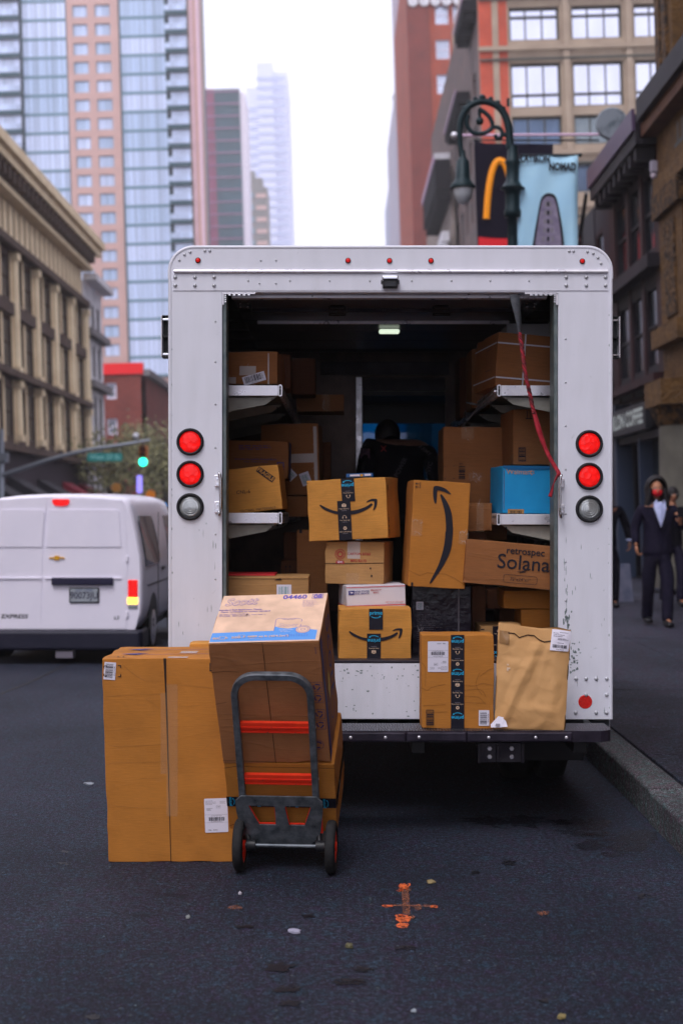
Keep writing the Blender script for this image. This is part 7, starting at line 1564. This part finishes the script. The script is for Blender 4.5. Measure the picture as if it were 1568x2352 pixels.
sgn = tag(empty('blade_sign', P(1180, 340, 36)), 'black restaurant sign with yellow double arch hanging over the sidewalk', 'sign'); sl_ = sgn.location; bs = lambda x, y, off=0: P(x, y, 36) + Vector((0, -off, 0)) - sl_
mb = MB(); mb.prism([[(1088, 325), (1112, 331), (1268, 333), (1268, 640), (1099, 640)]], lambda a, b, t: bs(a, b, t), -.1, .1, S('sign_panel_black', (.008, .006, .016), .8, spec=.05)); mb.build('panel', sgn)
mb = MB(); mb.prism([[(1097, 546), (1125, 549), (1268, 553), (1268, 640), (1099, 640)]], lambda a, b, t: bs(a, b, t), .1, .106, S('sign_red', (.75, .01, .02), .5)); mb.build('red_band', sgn)
YEL = S('arch_yellow', (.85, .28, .005), .5, emis=(1, .35, 0), es=.12); mb = MB(); tr_ = spline([(1115, 505), (1119, 450), (1126, 405), (1136, 378), (1148, 372), (1160, 385), (1170, 420), (1178, 470), (1183, 506), (1188, 470), (1196, 420), (1206, 385), (1218, 372), (1230, 378), (1240, 405), (1247, 450), (1251, 505)], 4)
mb.tube([bs(a, b, .11) for a, b in tr_], .085, YEL, 8, up=(0, 1, 0)); mb.build('arch_logo', sgn); mb = MB(); mb.tube([bs(1085, 322), bs(1375, 322)], .03, BLK, 6); mb.build('bracket', sgn)
fp = tag(empty('flag_pole', P(1046, 311, 31)), 'thin white horizontal pole with a ball end over the sidewalk', 'pole'); mb = MB(); f0 = P(1046, 311, 31); mb.tube([Vector((0, 0, 0)), P(1384, 309, 31) - f0, Vector((6.1, 31, 3)) * 0 + P(1430, 309, 31) - f0], .028, S('pinkish_white_paint', (.75, .5, .68), .4), 8); mb.build('rod', fp); mb = MB(); mb.ball((-.03, 0, 0), .075, ALU, 12, 8); mb.build('ball_end', fp)
rs_ = tag(empty('round_sign', P(1404, 284, 30.2)), 'grey round blade sign fixed to the cornice on the right', 'sign'); mb = MB(); mb.lathe((0, .06, 0), (0, -1, 0), [(0, .34), (.1, .34), (.12, .32)], N('grey_sign_face', (.22, .25, .29), (.05, .07, .09), 4, .6, lo=.5, hi=.66), 28); mb.build('disc', rs_); mb = MB(); mb.tube([(.33, 0, 0), (.6, 0, .0)], .03, BLK, 6); mb.build('bracket', rs_)
gl_ = tag(empty('globe_lamp', P(1561, 1033, 25)), 'glowing yellow globe lamp on a dark bracket at the right edge', 'lamp'); mb = MB(); mb.ball((0, 0, 0), .075, S('lit_globe', (.9, .5, .05), .4, emis=(1, .55, .03), es=5.), 16, 10); mb.build('globe', gl_); mb = MB(); mb.lathe((0, 0, -.09), (0, 0, 1), [(0, .05), (.03, .06)], BLK, 12); mb.tube([(0, 0, -.09), (.02, 0, -.6), (.08, .05, -2.43)], .03, BLK, 8); mb.build('bracket', gl_)
bl2 = tag(empty('box_lamp', P(1409, 370, 27)) if 0 else empty('box_lamp', P(1568, 403, 24)), 'small white lantern on the brown wall beneath the cornice', 'lamp'); bl2.location = P(1500, 395, 25.8); mb = MB(); mb.rbox(-.06, .06, -.06, .06, -.0, .2, S('lamp_white', (.35, .32, .4), .5), .01); mb.ball((0, 0, -.07), .06, S('lamp_glass_pale', (.5, .42, .5), .3), 10, 6); mb.build('housing', bl2)
# sandwich board behind the walkers
sb = tag(empty('sandwich_board', (P(1424, 1300, 23).x, 23, PZ)), 'folding white sandwich board on the sidewalk by the truck edge', 'sign'); mb = MB()
for s in (-1, 1): mb.add([(-.16, s*.22, 0), (.16, s*.22, 0), (.14, s*.02, .6), (-.14, s*.02, .6), (-.16, s*.25, 0), (.16, s*.25, 0), (.14, s*.05, .6), (-.14, s*.05, .6)], [(0, 1, 2, 3), (7, 6, 5, 4), (0, 4, 5, 1), (3, 2, 6, 7), (0, 3, 7, 4), (1, 5, 6, 2)], N('board_white', (.12, .12, .18), (.06, .07, .12), 6, .6))
mb.build('boards', sb)
# mast arm with signal and street name sign, left
YM2 = 50; mp = lambda x, y: P(x, y, YM2); GST = S('galvanised_steel', (.22, .24, .28), .4, .5); ms = tag(empty('signal_mast', (mp(4, 0).x, YM2, 0)), 'grey signal mast with a long arm rising to the right over the van', 'signal mast'); m0 = ms.location.copy(); mb = MB()
mb.lathe((0, 0, 0), (0, 0, 1), [(0, .22), (.3, .2), (.35, .11), (mp(0, 985).z, .09)], GST, 14); mb.build('post', ms); mb = MB(); mb.tube([mp(*p) - m0 for p in spline([(6, 1092), (60, 1074), (120, 1054), (200, 1034), (280, 1022), (345, 1011)], 4)], [.10 - .0022*i for i in range(21)], GST, 8); mb.build('arm', ms)
mb = MB(); mb.rbox(-.05, .25, -.12, .12, mp(0, 1062).z, mp(0, 1040).z, GST, .02); mb.lathe((.15, -.1, mp(0, 1062).z), (0, 0, 1), [(0, .1), (.1, .1)], GST, 10); mb.build('control_box', ms)
tl = tag(empty('traffic_light', mp(329, 1042)), 'yellow traffic light showing green at the end of the mast arm', 'traffic light'); mb = MB(); HS = S('signal_yellow', (.42, .13, .02), .5); mb.rbox(-.15, .15, 0, .25, -.42, .27, HS, .02); mb.build('housing', tl)
for z, mt in ((.16, S('lens_off_red', (.10, .015, .01), .4)), (-.06, S('lens_off_amber', (.14, .05, .01), .4)), (-.29, S('lit_green_lens', (.05, .9, .55), .3, emis=(.02, 1, .62), es=3.5))):
    mb = MB(); mb.lathe((0, 0, z), (0, -1, 0), [(0, .11 if z > -.2 else .145), (.02, .10 if z > -.2 else .14), (.03, .02)], mt, 16); o = mb.build('lens', tl); mb = MB(); mb.lathe((0, 0, z), (0, -1, 0), [(0, .125), (.16, .125)], HS if z > -.2 else BLK, 14, caps=False) if z > -.2 else mb.box(-.1, .1, -.1, 0, z+.14, z+.15, BLK); q = mb.build('visor', tl)
mb = MB(); mb.tube([(0, .1, .27), mp(330, 1013) - tl.location], .04, GST, 6); mb.build('hanger', tl)
ns = tag(empty('street_name_sign', mp(241, 1050)), 'green street name sign hanging under the mast arm', 'sign'); GSG = S('sign_green', (.01, .22, .20), .4); mb = MB(); mb.prism([rrect(-.62, -.15, .62, .15, .06)], lambda a, b, t: (a, t, b), -.02, .02, GSG); mb.build('plate', ns)
mb = MB(); v_, f_ = text_polys('West 23 St', .02); mb.add([(a*.23, -.026, b*.23) for a, b in v_], f_, S('sign_letters', (.25, .6, .6), .4)); mb.build('lettering', ns, recalc=False); mb = MB()
for x in (-.5, .5): mb.tube([(x, 0, .15), (x, .0, .15 + (.10 if x < 0 else .25))], .015, GST, 6)
mb.build('hanger', ns)
cs_ = tag(empty('camera_globe', mp(312, 1003)), 'small white dome fixed on top of the mast arm', 'camera'); mb = MB(); mb.ball((0, 0, .03), .11, S('dome_white', (.6, .6, .66), .4), 12, 8); mb.tube([(0, 0, -.06), mp(312, 1016) - cs_.location], .03, GST, 6); mb.build('dome', cs_)
# small signs over the van roof
def post_sign(name, label, x, y, r, YY, col, shape='disc', cat='sign', em=None):
    p = P(x, y, YY); o = tag(empty(name, (p.x, YY, 0)), label, cat); mb = MB(); k = YY/FPX; m = S(name + '_face', col, .5, emis=em, es=1.2 if em else 0)
    if shape == 'disc': mb.prism([[(r*k*cos(R(a)), p.z + r*k*sin(R(a))) for a in range(0, 360, 45 if 'work' in name else 20)]], lambda a, b, t: (a, t, b), -.03, 0, m)
    else: mb.prism([rrect(-r[0]*k, p.z-r[1]*k, r[0]*k, p.z+r[1]*k, min(r)*k*.3)], lambda a, b, t: (a, t, b), -.08, 0, m)
    mb.build('panel', o); mb = MB(); mb.tube([(0, .04, 0), (0, .04, p.z+.2)], .04, GST, 8); mb.build('post', o)
post_sign('work_sign', 'bright orange round sign just above the right shoulder of the van', 346, 1137, 12, 60, (.75, .22, .01)); post_sign('pedestrian_sign', 'dull orange sign behind the van roof under the tree', 268, 1120, 11, 62, (.40, .17, .03)); post_sign('blue_banner', 'narrow violet blue vertical sign beside the orange sign', 316+5, 1112, (6, 20), 66, (.12, .10, .55), 'r', em=(.3, .25, .9))
post_sign('neon_sign', 'glowing sky blue sign behind the van roof edge', 328, 1154, (16, 9), 70, (.01, .25, .6), 'r', em=(.01, .4, .9)); post_sign('round_neon_sign', 'round glowing blue sign nearest the truck side', 374-1, 1163, 10, 70, (.01, .2, .6), em=(.01, .3, .85)); post_sign('green_signal', 'small green light between the two blue signs', 357, 1168, 7, 72, (.02, .5, .3), em=(.02, .9, .6), cat='traffic light')
# parked cars seen as dark shapes beyond the van? (none visible)
# trees
LF = [N('spring_leaf', (.20, .19, .085), (.27, .25, .12), 30, .7), N('spring_leaf_dark', (.10, .10, .055), (.14, .14, .075), 30, .7)]; BRK = N('tree_bark', (.05, .04, .04), (.09, .075, .07), 10, .9)
def tree(label, x, Y, h, crown_r, n, seed, low=.35):
    rn = random.Random(seed); r_ = tag(empty('street_tree', (x, Y, 0)), label, 'tree', 'trees along the left pavement'); mb = MB(); mb.tube(spline([(0, 0, 0), (.1, .1, h*.3), (-.05, 0, h*.55), (.1, 0, h*.85)], 4), [.16 - .011*i for i in range(13)], BRK, 8); tips = []
    for k in range(16):
        a = rn.uniform(0, 6.28); z = h*rn.uniform(.35, .8); L = crown_r*rn.uniform(.5, 1.0); e = Vector((cos(a)*L, sin(a)*L, z + L*rn.uniform(.2, .9))); mb.tube([(0, 0, z), e*.5 + Vector((0, 0, z*.5)), e], [.05, .03, .012], BRK, 5); tips += [e, e*.6 + Vector((0, 0, z*.4))]
    mb.build('trunk', r_); mb = MB(); V = {0: ([], []), 1: ([], [])}
    for c in tips:
        for _ in range(n // len(tips)):
            p = c + Vector([rn.gauss(0, crown_r*.20) for _ in range(3)]); s = rn.uniform(.07, .15); u = Vector([rn.uniform(-1, 1) for _ in range(3)]).normalized(); v = u.orthogonal(); K = 0 if rn.random() < .65 else 1; b = len(V[K][0]); V[K][0].extend([p - u*s, p - v*s*.5, p + u*s, p + v*s*.5]); V[K][1].append((b, b+1, b+2, b+3))
    for K in (0, 1): mb.add(V[K][0], V[K][1], LF[K])
    mb.build('crown', r_, recalc=False)
tree('leafy spring tree left of the traffic light before the grey building', -11.4, 70, 5.6, 2.1, 2600, 1); tree('leafy spring tree right of the traffic light before the brick building', -9.7, 78, 5.9, 2.4, 3000, 2); tree('spring tree farther back at the brick building corner', -10.6, 90, 6.0, 2.6, 2400, 3)

# ================================================================ haze
HZ = bpy.data.materials.new('haze'); HZ.use_nodes = True; t = HZ.node_tree; t.nodes.remove(t.nodes['Principled BSDF']); pv = node(t, 'ShaderNodeVolumePrincipled'); pv.inputs['Color'].default_value = (.995, .985, 1, 1); pv.inputs['Density'].default_value = .0006; pv.inputs['Anisotropy'].default_value = .2
t.links.new(pv.outputs[0], t.nodes['Material Output'].inputs['Volume']); mb = MB(); mb.box(-1100, 1100, -60, 1000, -1.2, 310, HZ); o = mb.build('haze'); o['kind'] = 'stuff'; o.display_type = 'WIRE'
